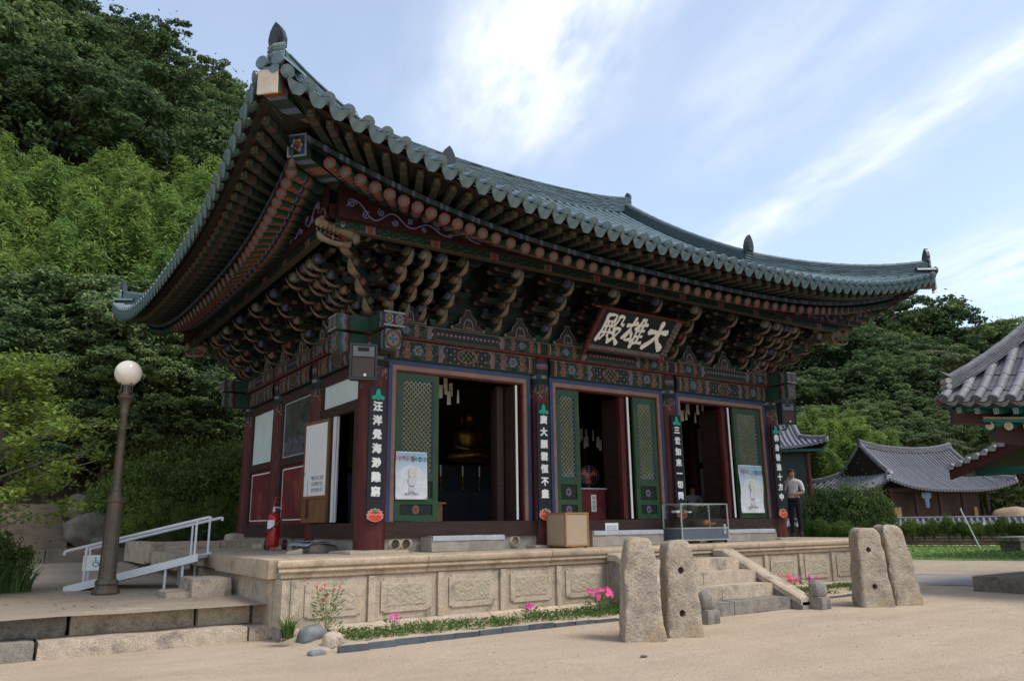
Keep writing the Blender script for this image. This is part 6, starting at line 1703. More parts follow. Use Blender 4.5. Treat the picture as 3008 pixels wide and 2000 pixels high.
# ------------------------------------------------------------------ lamp post
def lamp():
    t = thing('lamp_post', 'tall bronze lamp post with a white glass globe on the left terrace', 'street lamp', (-3.6, 1.52, -.53))
    b = MB(); n = 8
    b.lathe([(.19, 0), (.20, .03), (.19, .07), (.16, .10), (.15, .13), (.165, .16), (.16, .19), (.145, .22)], 8); b.build('foot', 'bronze', t, 30)
    b = MB(); pr = [(.128, .22), (.105, 1.36)]; vs = []; fs = []; n = 32
    for r_, z in pr:
        for j in range(n): th = 2*math.pi*j/n; k = r_*(1-.07*(j % 4 == 0)); vs.append((k*math.cos(th), k*math.sin(th), z))
    for j in range(n): fs.append((j, (j+1) % n, n+(j+1) % n, n+j))
    b.add(vs, fs); b.lathe([(.112, 1.36), (.122, 1.38), (.117, 1.42), (.088, 1.48), (.08, 1.53), (.088, 1.55), (.078, 1.58)], 20); b.build('fluted_base', 'bronze', t, 30)
    b = MB(); b.lathe([(.07, 1.58), (.054, 2.72), (.064, 2.74), (.064, 2.79), (.06, 2.81), (.075, 2.92), (.095, 2.97), (.125, 3.0), (.13, 3.03), (.07, 3.06), (.055, 3.10), (.05, 3.22), (.09, 3.24), (.10, 3.27)], 22); b.build('shaft', 'bronze', t, 30)
    for k in range(4):
        a = k*math.pi/2+.4; c, s = math.cos(a), math.sin(a); b = MB(); P = [(.06, 3.07), (.10, 3.06), (.115, 3.09), (.10, 3.11), (.09, 3.13), (.095, 3.20), (.115, 3.24), (.13, 3.23), (.125, 3.21)]; b.tube([(r_*c, r_*s, z) for r_, z in P], .008, 6); b.build('scroll_bracket', 'bronze', t, True)
    b = MB(); b.ell((0, 0, 3.41), (.205, .205, .205), 32, 20); b.build('globe', 'milk_glass', t, True)
lamp()
# ------------------------------------------------------------------ wheelchair ramp with handrails
def wheel_ramp():
    A = Vector((-2.12, 1.85, .0)); B = Vector((-3.9, 2.75, -.47)); d = (B-A); L = d.length; hd = Vector((d.x, d.y, 0)).normalized(); s = Vector((-hd.y, hd.x, 0))
    t = thing('wheelchair_ramp', 'grey metal wheelchair ramp with white handrails beside the platform', 'ramp', tuple(B)); off = -B
    def lk(o): o.location = off; return o
    w = .42; up = Vector((0, 0, 1)); b = MB()
    def slab(a, c, z0, z1, w0): return [tuple(q+up*z) for q, z in ((a-s*w0, z0), (a+s*w0, z0), (c+s*w0, z0), (c-s*w0, z0))], [tuple(q+up*z) for q, z in ((a-s*w0, z1), (a+s*w0, z1), (c+s*w0, z1), (c-s*w0, z1))]
    b.hexa(*slab(A, B, -.05, .0, w)); lk(b.build('deck', 'metal_white', t))
    for sg in (-1, 1):
        a, c = A+s*(sg*w), B+s*(sg*w); b = MB(); q = s*.02; b.hexa([tuple(v) for v in (a-q-up*.09, a+q-up*.09, c+q-up*.09, c-q-up*.09)], [tuple(v) for v in (a-q+up*.03, a+q+up*.03, c+q+up*.03, c-q+up*.03)]); lk(b.build('side_rail', 'metal_white', t))
        P = [a+d*.02+up*.0, a+d*.02+up*.58]; 
        b = MB(); e0, e1 = a-hd*.12+up*.60, c-hd*.02+up*.58
        b.tube([e0-up*.05-hd*.02, e0-hd*.03, e0, e1, e1+hd*.06-up*.02, e1+hd*.07-up*.07], .024, 8); lk(b.build('handrail', 'metal_white', t, True))
        for f in (.03, .17, .86, .99) if sg < 0 else (.03, .86): 
            b = MB(); p = a+d*f; b.tube([p-up*.05, p+up*.58], .019, 8); lk(b.build('rail_post', 'metal_white', t, True))
    for f in (.25, .12):
        for sg in (-1, 1):
            p = A+d*f+s*(sg*w*.9); b = MB(); b.tube([Vector((p.x, p.y, terr_z(0, p.y))), p-up*.05], .022, 8); lk(b.build('support_leg', 'metal_white', t))
    # wheelchair sign on the lower posts
    p = B-s*w+d*(-.06)+up*.33; f = Vector((.15, -.99, 0)).normalized(); x = Vector((f.y*-1, f.x, 0)); x = Vector((.99, .15, 0))
    b = MB(); M = Matrix(((x.x, f.x*-1, 0, p.x), (x.y, -f.y, 0, p.y), (0, 0, 1, p.z), (0, 0, 0, 1))); b.T = M; b.box(-.2, .12, -.045, -.030, -.13, .12); sg_ = lk(b.build('sign_plate', 'paper_white', t))
    b = MB(); b.T = M; c = (.0, -.02)
    b.tube([(c[0]+.045*math.cos(k), -.048, c[1]+.045*math.sin(k)) for k in np.linspace(2.2, 2.2+4.6, 16)], .007, 6); b.ell((-.012, -.048, .075), (.014, .006, .014), 8, 6); b.tube([(-.01, -.048, .055), (-.005, -.048, .0), (.035, -.048, .0), (.05, -.048, -.045), (.065, -.048, -.04)], .008, 6); b.tube([(-.008, -.048, .03), (.03, -.048, .03)], .006, 6); lk(b.build('wheelchair_symbol', 'jade', t))
wheel_ramp()
# stone blocks leading up to the platform on the left
t = thing('side_steps', 'two rough granite blocks stepping up to the platform beside the ramp', 'steps', (-2.4, .9, -.55))
for i, e in enumerate(((-2.62, -2.04, .35, 1.25, -.62, -.30), (-2.95, -2.5, .45, 1.20, -.62, -.47))):
    b = MB(); vs, fs = rough_mesh(*e, seg=.09, rnd=.03, amp=.02, fr=3, seed=40+i); b.add(vs, fs); o = b.build('step_block', 'granite_rough', t, 50); o.location = (2.4, -.9, .55)
# raised kerb behind the ramp and at the back left of the hall
t = thing('stone_kerb', 'pale granite kerb raised behind the ramp at the back of the platform', 'kerb', (-1.4, 6.2, 0))
for i, (x0, x1, y0, y1, z0, z1) in enumerate(((-2.35, -.95, 5.6, 6.0, -.25, .16), (-.94, .1, 5.62, 6.0, -.25, .16), (-2.35, -2.0, 6.02, 8.8, -.3, .15), (-2.3, -2.04, 3.2, 5.58, -.3, -.02))):
    b = MB(); vs, fs = rough_mesh(x0, x1, y0, y1, z0, z1, seg=.2, rnd=.02, amp=.008, seed=60+i); b.add(vs, fs); o = b.build('kerb_stone', 'granite', t, 45); o.location = (1.4, -6.2, 0)
# low retaining wall, bank and garden steps at the back left
t = thing('retaining_wall', 'low stone retaining wall at the back of the left terrace', 'wall', (-4.5, 9.0, -.3)); x = -10.5; i = 0
while x < -1.7:
    w = random.uniform(.8, 1.7); b = MB(); vs, fs = rough_mesh(x, min(x+w, -1.6)-.012, 9.0, 9.35, -.5, -.0+random.uniform(-.015, .015), seg=.18, rnd=.02, amp=.012, seed=70+i); b.add(vs, fs, jit((.66, .61, .56), .12)); o = b.build('wall_stone', 'concrete', t, 45); o.location = (4.5, -9.0, .3); x += w; i += 1
def bank(u, v):
    x = lerp(-18, 3.5, u); y = lerp(9.2, 16.5, v); z = -.03+max(0, y-9.4)*.30+.05*mnoise.noise(Vector((x, y, 0)))
    return (x, y, z)
o = quad_grid('planted_bank', bank, 50, 24, 'soil')
t = thing('garden_steps', 'flight of worn stone steps climbing the bank behind the ramp', 'steps', (-4.0, 9.6, 0))
for i in range(7):
    b = MB(); y = 9.4+i*.30; vs, fs = rough_mesh(-4.85, -3.5-.02*i, y, y+.36, -.1+i*.155, .155+i*.155-.01, seg=.16, rnd=.02, amp=.012, seed=90+i); b.add(vs, fs, jit((.52, .46, .40), .14)); o = b.build('step', 'concrete', t, 45); o.location = (4.0, -9.6, 0)
for i, (x, y, z, s, lab) in enumerate(((-3.05, 9.75, .25, (1.0, .8, .85), 'large brown boulder right of the garden steps'), (-3.1, 11.0, .85, (.7, .6, .7), 'upright grey boulder at the top of the garden steps'), (-2.75, 9.55, .05, (1.1, .5, .28), 'long flat stone below the large boulder by the garden steps'), (-1.55, 9.5, .15, (.9, .6, .5), 'dark rock under the rounded shrubs left of the hall'), (-.6, 9.6, .2, (.6, .5, .4), 'grey rock in the rock wall behind the hall corner'), (-.05, 9.45, .3, (.5, .5, .45), 'tan rock topmost in the rock wall behind the hall corner'), (.35, 9.3, .2, (.6, .5, .5), 'dark rock beside the rear column of the hall'))):
    rock('rock', (x, y, z), s, 'rock' if i not in (4, 5) else 'rock_grey', lab, seed=20+i, rz=i*.7)

# ------------------------------------------------------------------ people
def skin_body(name, J, E, parent):
    """J: {name:(x,y,z,r)}, E: edges; grown with a Skin modifier from the pelvis"""
    names = list(J); me = bpy.data.meshes.new(name); me.from_pydata([J[n][:3] for n in names], [(names.index(a), names.index(b)) for a, b in E], [])
    o = bpy.data.objects.new(name, me); COL.objects.link(o)
    md = o.modifiers.new('s', 'SKIN'); sv = me.skin_vertices[0].data
    for i, n in enumerate(names): r_ = J[n][3]; sv[i].radius = (r_, r_ if len(J[n]) < 5 else J[n][4]); sv[i].use_root = (n == 'pelvis')
    sd = o.modifiers.new('d', 'SUBSURF'); sd.levels = 2; sd.render_levels = 2
    dg = bpy.context.evaluated_depsgraph_get(); nm = bpy.data.meshes.new_from_object(o.evaluated_get(dg)); bpy.data.objects.remove(o)
    return nm
def person_standing(loc, rz):
    t = thing('person', 'person in a short-sleeved white shirt and dark trousers standing with a hand at the chin', 'person', loc, rz)
    J = dict(pelvis=(0, .0, .94, .135, .115), waist=(0, .0, 1.08, .13, .10), chest=(0, .01, 1.30, .15, .11), upch=(0, .012, 1.41, .12, .095), neck=(0, .0, 1.50, .055), head0=(0, -.015, 1.565, .07, .075), head1=(0, -.02, 1.635, .082, .092), head2=(0, -.008, 1.70, .06, .07))
    E = [('pelvis', 'waist'), ('waist', 'chest'), ('chest', 'upch'), ('upch', 'neck'), ('neck', 'head0'), ('head0', 'head1'), ('head1', 'head2')]
    for s, q in ((-1, 'L'), (1, 'R')):
        J.update({'hip'+q: (s*.095, .0, .86, .095), 'knee'+q: (s*.10, -.015, .49, .068), 'ank'+q: (s*.105, .02, .10, .05), 'toe'+q: (s*.125, -.13, .045, .042), 'heel'+q: (s*.105, .05, .045, .04)})
        E += [('pelvis', 'hip'+q), ('hip'+q, 'knee'+q), ('knee'+q, 'ank'+q), ('ank'+q, 'toe'+q), ('ank'+q, 'heel'+q)]
        J.update({'sho'+q: (s*.185, .015, 1.40, .068), 'uarm'+q: (s*.225, .01, 1.27, .058)}); E += [('upch', 'sho'+q), ('sho'+q, 'uarm'+q)]
    J.update(elL=(-.235, -.07, 1.13, .043), wrL=(-.12, -.20, 1.36, .03), haL=(-.06, -.185, 1.45, .034, .022), elR=(.265, -.01, 1.13, .043), wrR=(.07, -.20, 1.09, .03), haR=(-.02, -.21, 1.09, .034, .022))
    E += [('uarmL', 'elL'), ('elL', 'wrL'), ('wrL', 'haL'), ('uarmR', 'elR'), ('elR', 'wrR'), ('wrR', 'haR')]
    me = skin_body('body', J, E, t)
    for m in ('skin', 'shirt', 'trousers', 'ink'): me.materials.append(MATS[m])
    def near(p, a, b_):
        a, b_ = Vector(J[a][:3]), Vector(J[b_][:3]); d = b_-a; u = max(0, min(1, (p-a).dot(d)/d.length_squared)); return (p-(a+d*u)).length
    bones = [(e, 1 if any(k in e[0]+e[1] for k in ('waist', 'chest', 'upch', 'sho')) else 2) for e in E]
    for pgn in me.polygons:
        c = pgn.center; e = min(E, key=lambda e: near(c, *e)); k = e[0]+e[1]
        if 'head' in k or ('neck' in k and c.z > 1.475): m = 0
        elif any(x in k for x in ('elL', 'wrL', 'haL', 'elR', 'wrR', 'haR')): m = 0 if not ('uarm' in k and c.z > 1.19) else 1
        elif any(x in k for x in ('toe', 'heel')) or c.z < .07: m = 3
        elif any(x in k for x in ('hip', 'knee', 'ank')) or (k.startswith('pelvis') and c.z < .985) or c.z < .97: m = 2
        else: m = 1
        pgn.material_index = m; pgn.use_smooth = True
    link('body', me, t)
    b = MB()   # hands: fingers curled at the chin and resting on the other arm
    for (hx, hy, hz, dx, dz) in ((-.055, -.185, 1.475, .3, 1), (-.045, -.215, 1.09, -1, .05)):
        for k in range(4):
            o = Vector((hx, hy, hz)) + (Vector((.012*(k-1.5), -.008, 0)) if dz > .5 else Vector((0, -.006, .012*(1.5-k)))); d = Vector((dx, -.1, dz)).normalized(); l = (.05, .058, .055, .042)[k]
            b.tube([o, o+d*l*.6, o+d*l+Vector((0, .018, -.004))], [.0095, .009, .007], 6)
        o = Vector((hx, hy, hz)); b.tube([o+Vector((.025, -.01, -.03)), o+Vector((.04, -.03, .0)), o+Vector((.03, -.035, .025))], [.011, .01, .008], 6)
    b.build('fingers', 'skin', t, True)
    b = MB(); b.tube([(0, -.105, 1.645), (0, -.124, 1.61), (0, -.105, 1.60)], [.008, .016, .01], 6); [b.ell((s*.084, .0, 1.62), (.012, .022, .032), 8, 6) for s in (-1, 1)]; b.build('nose_and_ears', 'skin', t, True)
    b = MB(); [b.ell((s*.033, -.098, 1.645), (.012, .006, .006), 8, 5) for s in (-1, 1)]; [b.tube([(s*.015, -.106, 1.665), (s*.05, -.098, 1.667)], .005, 5) for s in (-1, 1)]; b.build('eyes', 'ink', t, True); b = MB(); b.tube([(-.024, -.104, 1.573), (0, -.109, 1.571), (.024, -.104, 1.573)], .005, 5); b.build('mouth', 'lotus_red', t, True)
    b = MB()
    def hf(u, v):
        th = u*2*math.pi; ph = lerp(.0, math.pi*.62, v); cut = 1.0 if math.sin(th) > -.35 else .52; ph *= cut
        return (.098*math.sin(ph)*math.cos(th), -.008+.108*math.sin(ph)*math.sin(th)+.012, 1.648+.098*math.cos(ph))
    b.grid(hf, 28, 10, loopu=True); b.build('hair', 'hair', t, True)
    b = MB(); b.tube([(-.06, -.035, 1.475), (0, -.085, 1.455), (.06, -.035, 1.475), (.05, .05, 1.495), (-.05, .05, 1.495), (-.06, -.035, 1.475)], .018, 6); b.box(.045, .13, -.128, -.12, 1.22, 1.32); b.build('collar_and_pocket', 'shirt', t, 40)
    b = MB(); b.tube([(0.14*math.cos(k), .118*math.sin(k), .985) for k in np.linspace(0, 2*math.pi, 25)], .018, 6); b.build('belt', 'ink', t, True)
person_standing((12.28, .78, 0), R(-70))
def person_seated(loc, rz):
    t = thing('person', 'person in a white shirt, coloured grey as if in shade, sitting inside the right doorway behind the glass case', 'person', loc, rz)
    J = dict(pelvis=(0, .0, .12, .14, .12), waist=(0, .0, .27, .13, .11), chest=(0, -.03, .46, .15, .11), upch=(0, -.04, .56, .12, .09), neck=(0, -.055, .64, .05), head0=(0, -.075, .70, .07, .075), head1=(0, -.085, .77, .082, .09), head2=(0, -.075, .83, .06, .07))
    E = [('pelvis', 'waist'), ('waist', 'chest'), ('chest', 'upch'), ('upch', 'neck'), ('neck', 'head0'), ('head0', 'head1'), ('head1', 'head2')]
    for s, q in ((-1, 'L'), (1, 'R')):
        J.update({'hip'+q: (s*.10, -.03, .11, .095), 'knee'+q: (s*.30, -.33, .11, .07), 'ank'+q: (-s*.05, -.38, .07, .05), 'sho'+q: (s*.18, -.03, .55, .068), 'uarm'+q: (s*.215, -.06, .42, .055), 'el'+q: (s*.23, -.10, .29, .042), 'wr'+q: (s*.10, -.28, .22, .03), 'ha'+q: (s*.05, -.33, .20, .032)})
        E += [('pelvis', 'hip'+q), ('hip'+q, 'knee'+q), ('knee'+q, 'ank'+q), ('upch', 'sho'+q), ('sho'+q, 'uarm'+q), ('uarm'+q, 'el'+q), ('el'+q, 'wr'+q), ('wr'+q, 'ha'+q)]
    me = skin_body('body', J, E, t)
    for m in ('skin', 'mat_grey', 'panel_grey'): me.materials.append(MATS[m])  # white shirt given a grey, imitating the dimness of the interior
    for p in me.polygons:
        c = p.center; p.material_index = 0 if c.z > .625 or (c.y < -.12 and c.z > .17 and c.z < .30) else (2 if c.z < .2 else 1); p.use_smooth = True
    link('body', me, t); b = MB(); b.ell((0, -.06, .80), (.095, .10, .085), 14, 9); b.build('hair', 'hair', t, True)
    b = MB(); b.tube([(0, -.165, .785), (0, -.185, .745), (0, -.165, .735)], [.008, .015, .01], 6); b.build('nose', 'skin', t, True)
p = ony(1750+745*.38273, 1100+985*.38273, 1.9); person_seated((p.x, 1.9, .46), R(-40))
# ------------------------------------------------------------------ other tiled buildings
def tiled_roof(parent, kr, sp, col, material, sides, seg=4, tl=.6, rw=.26, courses=5, white_end=False, r=.085, ends=(), end_mesh=None):
    """roof of a secondary building: rows of cover tiles, pans, ridges; local coordinates of the parent"""
    b = MB()
    for side in ('front', 'left', 'right', 'back'):
        nA, nB = 24, 6
        if side in ('front', 'back'):
            def fn(u, v):
                a = lerp(kr.x0+.05, kr.x1-.05, u); P = kr.path('front', a, 5); y = lerp(P[0][1]+.1, P[-1][1], v); q = (a, y, kr.zf(a, y)-.06); return q if side == 'front' else (q[0], 2*kr.yc-q[1], q[2])
        else:
            def fn(u, v):
                a = lerp(kr.y0+.05, kr.y1-.05, u); P = kr.path('left', a, 5); x = lerp(P[0][0]+.1, P[-1][0], v); q = (x, a, kr.zs(x, a)-.06); return q if side == 'left' else (2*kr.xc-q[0], q[1], q[2])
        b.grid(fn, nA, nB, col=(.05, .02, .018))
    for gx in (kr.x0+kr.gx-.02, kr.x1-kr.gx+.02):
        y0_, y1_ = kr.y0+kr.hy, kr.y1-kr.hy; z0 = kr.zf(kr.x0+kr.gx, y0_)-.1; b.add([(gx, y0_, z0), (gx, y1_, z0), (gx, kr.yc, kr.zridge(kr.x0+kr.gx))], [(0, 1, 2)], (.045, .02, .018))
    roof = b.build('roof', 'paint', parent)
    f = MB()
    for side in sides:
        rows = kr.rows(side, sp); A = (1, 0, 0) if side in ('front', 'back') else (0, 1, 0)
        for i, a in enumerate(rows):
            P = kr.path(side, a, tl, .08); half_tube(f, [(x, y, z+.02) for x, y, z in P], A, r, seg, col, .14, tl < .5)
            if i < len(rows)-1: pan(f, kr.path(side, a+sp/2, tl, .10), A, sp/2, .04, tuple(c*.8 for c in col), .15, 2, tl < .5)
            if end_mesh and side in ends:
                d = (Vector(P[min(1, len(P)-1)])-Vector(P[0])).normalized(); o = link('end_tile', end_mesh, roof); o.matrix_local = frame(Vector(P[0])+Vector((0, 0, .02)), d)
    tag(f.build('tile_field', material, roof, smooth=35), kind='stuff')
    g0, g1 = kr.x0+kr.gx, kr.x1-kr.gx; b = MB()
    h = ridge(b, [(lerp(g0-.15, g1+.15, i/12), kr.yc, kr.zridge(lerp(g0, g1, i/12))+.12*abs(2*i/12-1)**5) for i in range(13)], rw, courses+2, .05, col, .09, .5); b.build('main_ridge', material, roof, 30)
    for gx in (g0, g1):
        for sg in (-1, 1):
            b = MB(); pts = [(gx, (lambda y: y if sg < 0 else 2*kr.yc-y)(lerp(kr.yc, kr.y0+kr.hy-.15, i/8)), kr.zf(g0, lerp(kr.yc, kr.y0+kr.hy-.15, i/8))+.02) for i in range(9)]; ridge(b, pts, rw, courses, .05, col, .09, .5)
            e = Vector(pts[-1]); 
            if white_end: b.tube([e+Vector((-.13, sg*.06, .08)), e+Vector((.13, sg*.06, .08))], .07, 8, (3.2, 3.2, 3.1)); b.tube([e+Vector((-.12, sg*.05, .2)), e+Vector((.12, sg*.05, .2))], .06, 8, (2.6, 2.6, 2.5))
            b.build('descending_ridge', material, roof, 30)
    for cx in (0, 1):
        for cy in (0, 1):
            b = MB(); pts = []
            for i in range(9):
                u = lerp(1, .08, i/8); x, y = kr.hip(u); pts.append((x if not cx else 2*kr.xc-x, y if not cy else 2*kr.yc-y, kr.zf(x, y)+.02))
            hh = ridge(b, pts, rw*.9, courses, .05, col, .09, .45); e = Vector(pts[-1]); fw = Vector(pts[-1])-Vector(pts[-2]); fw.z = 0; fw.normalize(); sd = Vector((fw.y, -fw.x, 0))
            for k in range(2): b.tube([e+fw*.05-sd*.13+Vector((0, 0, .06+.12*k)), e+fw*.07+sd*.13+Vector((0, 0, .06+.12*k))], .062, 8, (3.0, 2.95, 2.85) if white_end else jit((1.9, 1.75, 1.55), .15))
            b.add([tuple(e+fw*.02-sd*.14+Vector((0, 0, hh))), tuple(e+fw*.02+sd*.14+Vector((0, 0, hh))), tuple(e+fw*.16+Vector((0, 0, hh+.17))), tuple(e-fw*.25+Vector((0, 0, hh)))], [(0, 1, 2), (1, 3, 2), (3, 0, 2), (0, 3, 1)], (.35, .35, .36)); b.build('hip_ridge', material, roof, 30)
    return roof
def pavilion():
    RZ = R(-90); t = thing('pavilion', 'wooden pavilion with grey tiled roof and green painted eaves at the right edge', 'pavilion', (11.2, -3.70, 0), RZ)
    kr = KRoof(0, 9.6, 0, 8.4, 2.60, .32, 8.1, 2.9, 3.3, inset=.1, rrise=.2, prof=.56, pw=3)
    b = MB(); rr = .10; b.tube([(0, 0, 0), (.03, 0, 0)], rr*1.02, 16, (.62, .64, .7)); b.tube([(-.008, 0, 0), (0, 0, 0)], rr*.8, 14, (.55, .57, .62)); END = b.mesh('end_tile', 'tile_grey', 40)
    roof = tiled_roof(t, kr, .315, (1, 1, 1), 'tile_grey', ('front', 'left', 'right', 'back'), 6, .36, .26, 5, False, .098, ('front', 'left'), END)
    b = MB()
    def dr(u, v): a = (u-.5)*2; return (-.01+.03*v, a*.15, lerp(-.05*(1-a*a)+.01, (-.05*(1-a*a)-.10*(1-.3*abs(a)))*(1-abs(a)**5)+(-.02)*abs(a)**5, v))
    b.grid(dr, 12, 4, col=(1.15, 1.1, 1.0)); b.grid(lambda u, v: (lambda q: (q[0]+.014, q[1], q[2]))(dr(u, v)), 12, 4, col=(.8, .8, .8)); DR_ = b.mesh('drip_tile', 'tile_grey', 40)
    for side in ('front', 'left'):
        rows = kr.rows(side, .315)
        for a in rows[:-1]:
            P = kr.path(side, a+.157, .4, .12); d = (Vector(P[min(1, len(P)-1)])-Vector(P[0])).normalized(); o = link('drip_tile', DR_, roof); o.matrix_local = frame(P[0], d)
    # eaves: red tile board, teal boards, square and round rafters
    TL = (.035, .24, .20); TD = (.015, .10, .085)
    def strip_(ins, dz, hh, th, col, nm):
        b = MB(); n = 30
        for side, (l0, l1) in (('front', (kr.x0, kr.x1)), ('left', (kr.y0, kr.y1))):
            def Q(u, k):
                a = lerp(l0+ins*.9, l1-ins*.9, u); e = kr.ef(a) if side == 'front' else kr.el(a); o_ = e[0]+ins+th*k[0]; z = e[1]+dz+hh*k[1]; return (a, o_, z) if side == 'front' else (o_, a, z)
            for ks in (((0, 0), (0, 1)), ((0, 0), (1, 0)), ((0, 1), (1, 1))): b.grid(lambda u, v: Q(u, ks[0] if v < .5 else ks[1]), n, 1, col=col)
        b.build(nm, 'paint_new', t)
    strip_(.04, -.10, .08, .06, (.26, .03, .025), 'tile_board'); strip_(.10, -.16, .06, .9, TD, 'eave_board'); strip_(.50, -.37, .05, .05, (.45, .36, .24), 'rafter_board'); strip_(.49, -.43, .06, .05, TL, 'rafter_board'); strip_(.6, -.40, .02, 1.3, TD, 'eave_lining')
    b = MB(); b.box(0, .9, -.05, .05, -.06, .06, TL); b.grid(lambda u, v: (-.004, (u-.5)*.10, (v-.5)*.12), 12, 12, lambda u, v: (TL if max(abs(u-.5), abs(v-.5)) > .40 else WH if max(abs(u-.5), abs(v-.5)) > .34 else ((.5, .42, .42) if math.hypot(u-.5, v-.5) < .2 else (.02, .03, .05)))); FL = b.mesh('flying_rafter', 'paint_new')
    b = MB(); b.tube([(0, 0, 0), (1.3, 0, 0)], .085, 14, TL); b.grid(lambda u, v: (-.004, .084*v*math.cos(2*math.pi*u), .084*v*math.sin(2*math.pi*u)), 48, 10, lambda u, v: (OR if v < .15 else (WH if v > .88 else (YE if abs(math.sin(u*math.pi*6)) > .78 and v < .75 else (.66, .64, .6)))), loopu=True); RD = b.mesh('round_rafter', 'paint_new', 40)
    for side, (l0, l1) in (('front', (kr.x0, kr.x1)), ('left', (kr.y0, kr.y1))):
        n = int((l1-l0-.7)/.345)
        for i in range(n+1):
            a = lerp(l0+.40, l1-.40, i/n); e = kr.ef(a) if side == 'front' else kr.el(a)
            for me, ins, dz, sl in ((FL, .16, -.225, .12), (RD, .60, -.50, .22)):
                if ins > .5 and (a < l0+.62 or a > l1-.62): continue
                p = Vector((a, e[0]+ins, e[1]+dz)) if side == 'front' else Vector((e[0]+ins, a, e[1]+dz)); d = Vector((0, 1, sl)) if side == 'front' else Vector((1, 0, sl))
                o = link(me.name.split('.')[0], me, t); o.matrix_local = frame(p, d)
    b = MB(); M = frame((.22, .22, 2.50), (1, 1, -.12)); b.T = M; b.box(0, 2.4, -.12, .12, -.13, .12, (.16, .055, .04)); b.build('hip_rafter', 'paint', t); b = MB(); b.T = frame((.75, .75, 2.20), (1, 1, -.25)); b.box(0, 1.7, -.13, .13, -.22, .12, (.17, .07, .045)); b.build('hip_rafter', 'paint', t)
    # frame of beams and columns
    for z0, z1, o_, c in ((1.86, 2.08, 1.62, TL), (1.62, 1.82, 1.70, TD), (1.38, 1.58, 1.66, TL), (1.18, 1.35, 1.7, (.16, .03, .025))):
        b = MB(); b.box(o_-.25, kr.x1-o_+.25, o_-.08, o_+.08, z0, z1, c); b.box(o_-.08, o_+.08, o_+.09, kr.y1-o_+.25, z0, z1, c)
        b.build('beam', 'paint_new', t)
    for i in range(8):
        b = MB(); b.prism([(.18*math.cos(q), .10*math.sin(q)) for q in np.linspace(0, 2*math.pi, 13)[:-1]], 1.53, 1.50, lambda a, c, h: (2.2+i*.8+a, h, 1.97+c), (.5, .4, .35), (.5, .3, .25)); b.build('beam_motif', 'paint_new', t)
    for (x, y) in ((1.7, 1.7), (4.8, 1.7), (7.9, 1.7), (1.7, 6.7), (7.9, 6.7), (4.8, 6.7)): b = MB(); b.tube([(x, y, GZ+.3), (x, y, 2.1)], .19, 18); b.build('column', 'red_wood', t, 40)
    b = MB(); vs, fs = rough_mesh(-.05, 10.2, .62, 8.2, GZ-.1, GZ+.30, seg=.5, rnd=.02, amp=.004); b.add(vs, fs, (.75, .72, .7)); b.build('plinth', 'granite_dark', t, 40)
    b = MB(); b.box(1.2, 8.4, 1.2, 7.2, GZ+.30, GZ+.52, (.8, .8, .8)); b.build('step', 'granite_dark', t)
pavilion()
def gate_house():
    t = thing('gate_building', 'gabled tiled building with red bargeboard behind the pavilion', 'building', (26.4, .6, 0), 0)
    # gable end faces the yard (-x); ridge runs along x
    col = (1, 1, 1); b = MB(); f = MB()
    def slope(y): return 3.55-.50*abs(y)-.0*y*y+.035*y*y
    n = 7
    for sg in (-1, 1):
        b.grid(lambda u, v: (lerp(-.5, 7, u), sg*lerp(0, 2.9, v), slope(2.9*v)-.06), 4, 8, col=(.10, .02, .018))
        for i in range(22):
            x = -.25+i*.33; P = [(x, sg*lerp(2.95, .05, k/7), slope(lerp(2.95, .05, k/7))+.02) for k in range(8)]; half_tube(f, P, (1, 0, 0), .095, 5, col, .14); pan(f, [(p[0]+.165, p[1], p[2]-.02) for p in P], (1, 0, 0), .165, .04, (.8, .8, .8), .1, 2)
    rf = b.build('roof', 'paint', t); tag(f.build('tile_field', 'tile_grey', rf, smooth=35), kind='stuff')
    b = MB(); ridge(b, [(-.4, 0, 3.55), (3, 0, 3.5), (7, 0, 3.55)], .28, 6, .05, col, .09, .5); b.build('main_ridge', 'tile_grey', rf, 30)
    for sg in (-1, 1):
        for k in range(9):
            y = sg*lerp(2.85, .25, k/8); z = slope(abs(y)); b = MB(); b.tube([(-.52, y, z-.01), (-.1, y, z+.02)], .10, 12, (1.5, 1.4, 1.3)); b.add([(-.54, y-.16, z-.0), (-.54, y+.16, z-.0), (-.54, y+.10, z-.14), (-.54, y-.10, z-.14)], [(0, 1, 2, 3)], (1.3, 1.25, 1.2)); b.build('verge_tile', 'tile_grey', rf, 40)
        b = MB(); P = [(sg*lerp(2.95, 0, k/8), slope(lerp(2.95, 0, k/8))) for k in range(9)]
        b.prism([(y, z-.08) for y, z in P]+[(y, z-.50) for y, z in P[::-1]], -.46, -.40, lambda a, c, h: (h, a, c), (.14, .02, .018), (.14, .02, .018)); b.build('bargeboard', 'paint', t)
    b = MB(); b.box(1.2, 6.5, -2.6, .2, GZ, 2.2, (.06, .10, .085)); b.build('wall', 'paint', t)
    for y in (-2.0, .35): b = MB(); b.tube([(.3, y, GZ), (.3, y, 2.7)], .17, 14); b.build('column', 'red_wood', t, 40)
    b = MB(); b.box(.0, .25, -2.6, 2.7, 2.0, 2.3, (.03, .2, .16)); b.build('beam', 'paint_clean', t); b = MB(); b.box(-.35, .0, 2.2, 2.5, 1.98, 2.28, (.4, .42, .4)); b.build('beam_end', 'paint_clean', t)
gate_house()
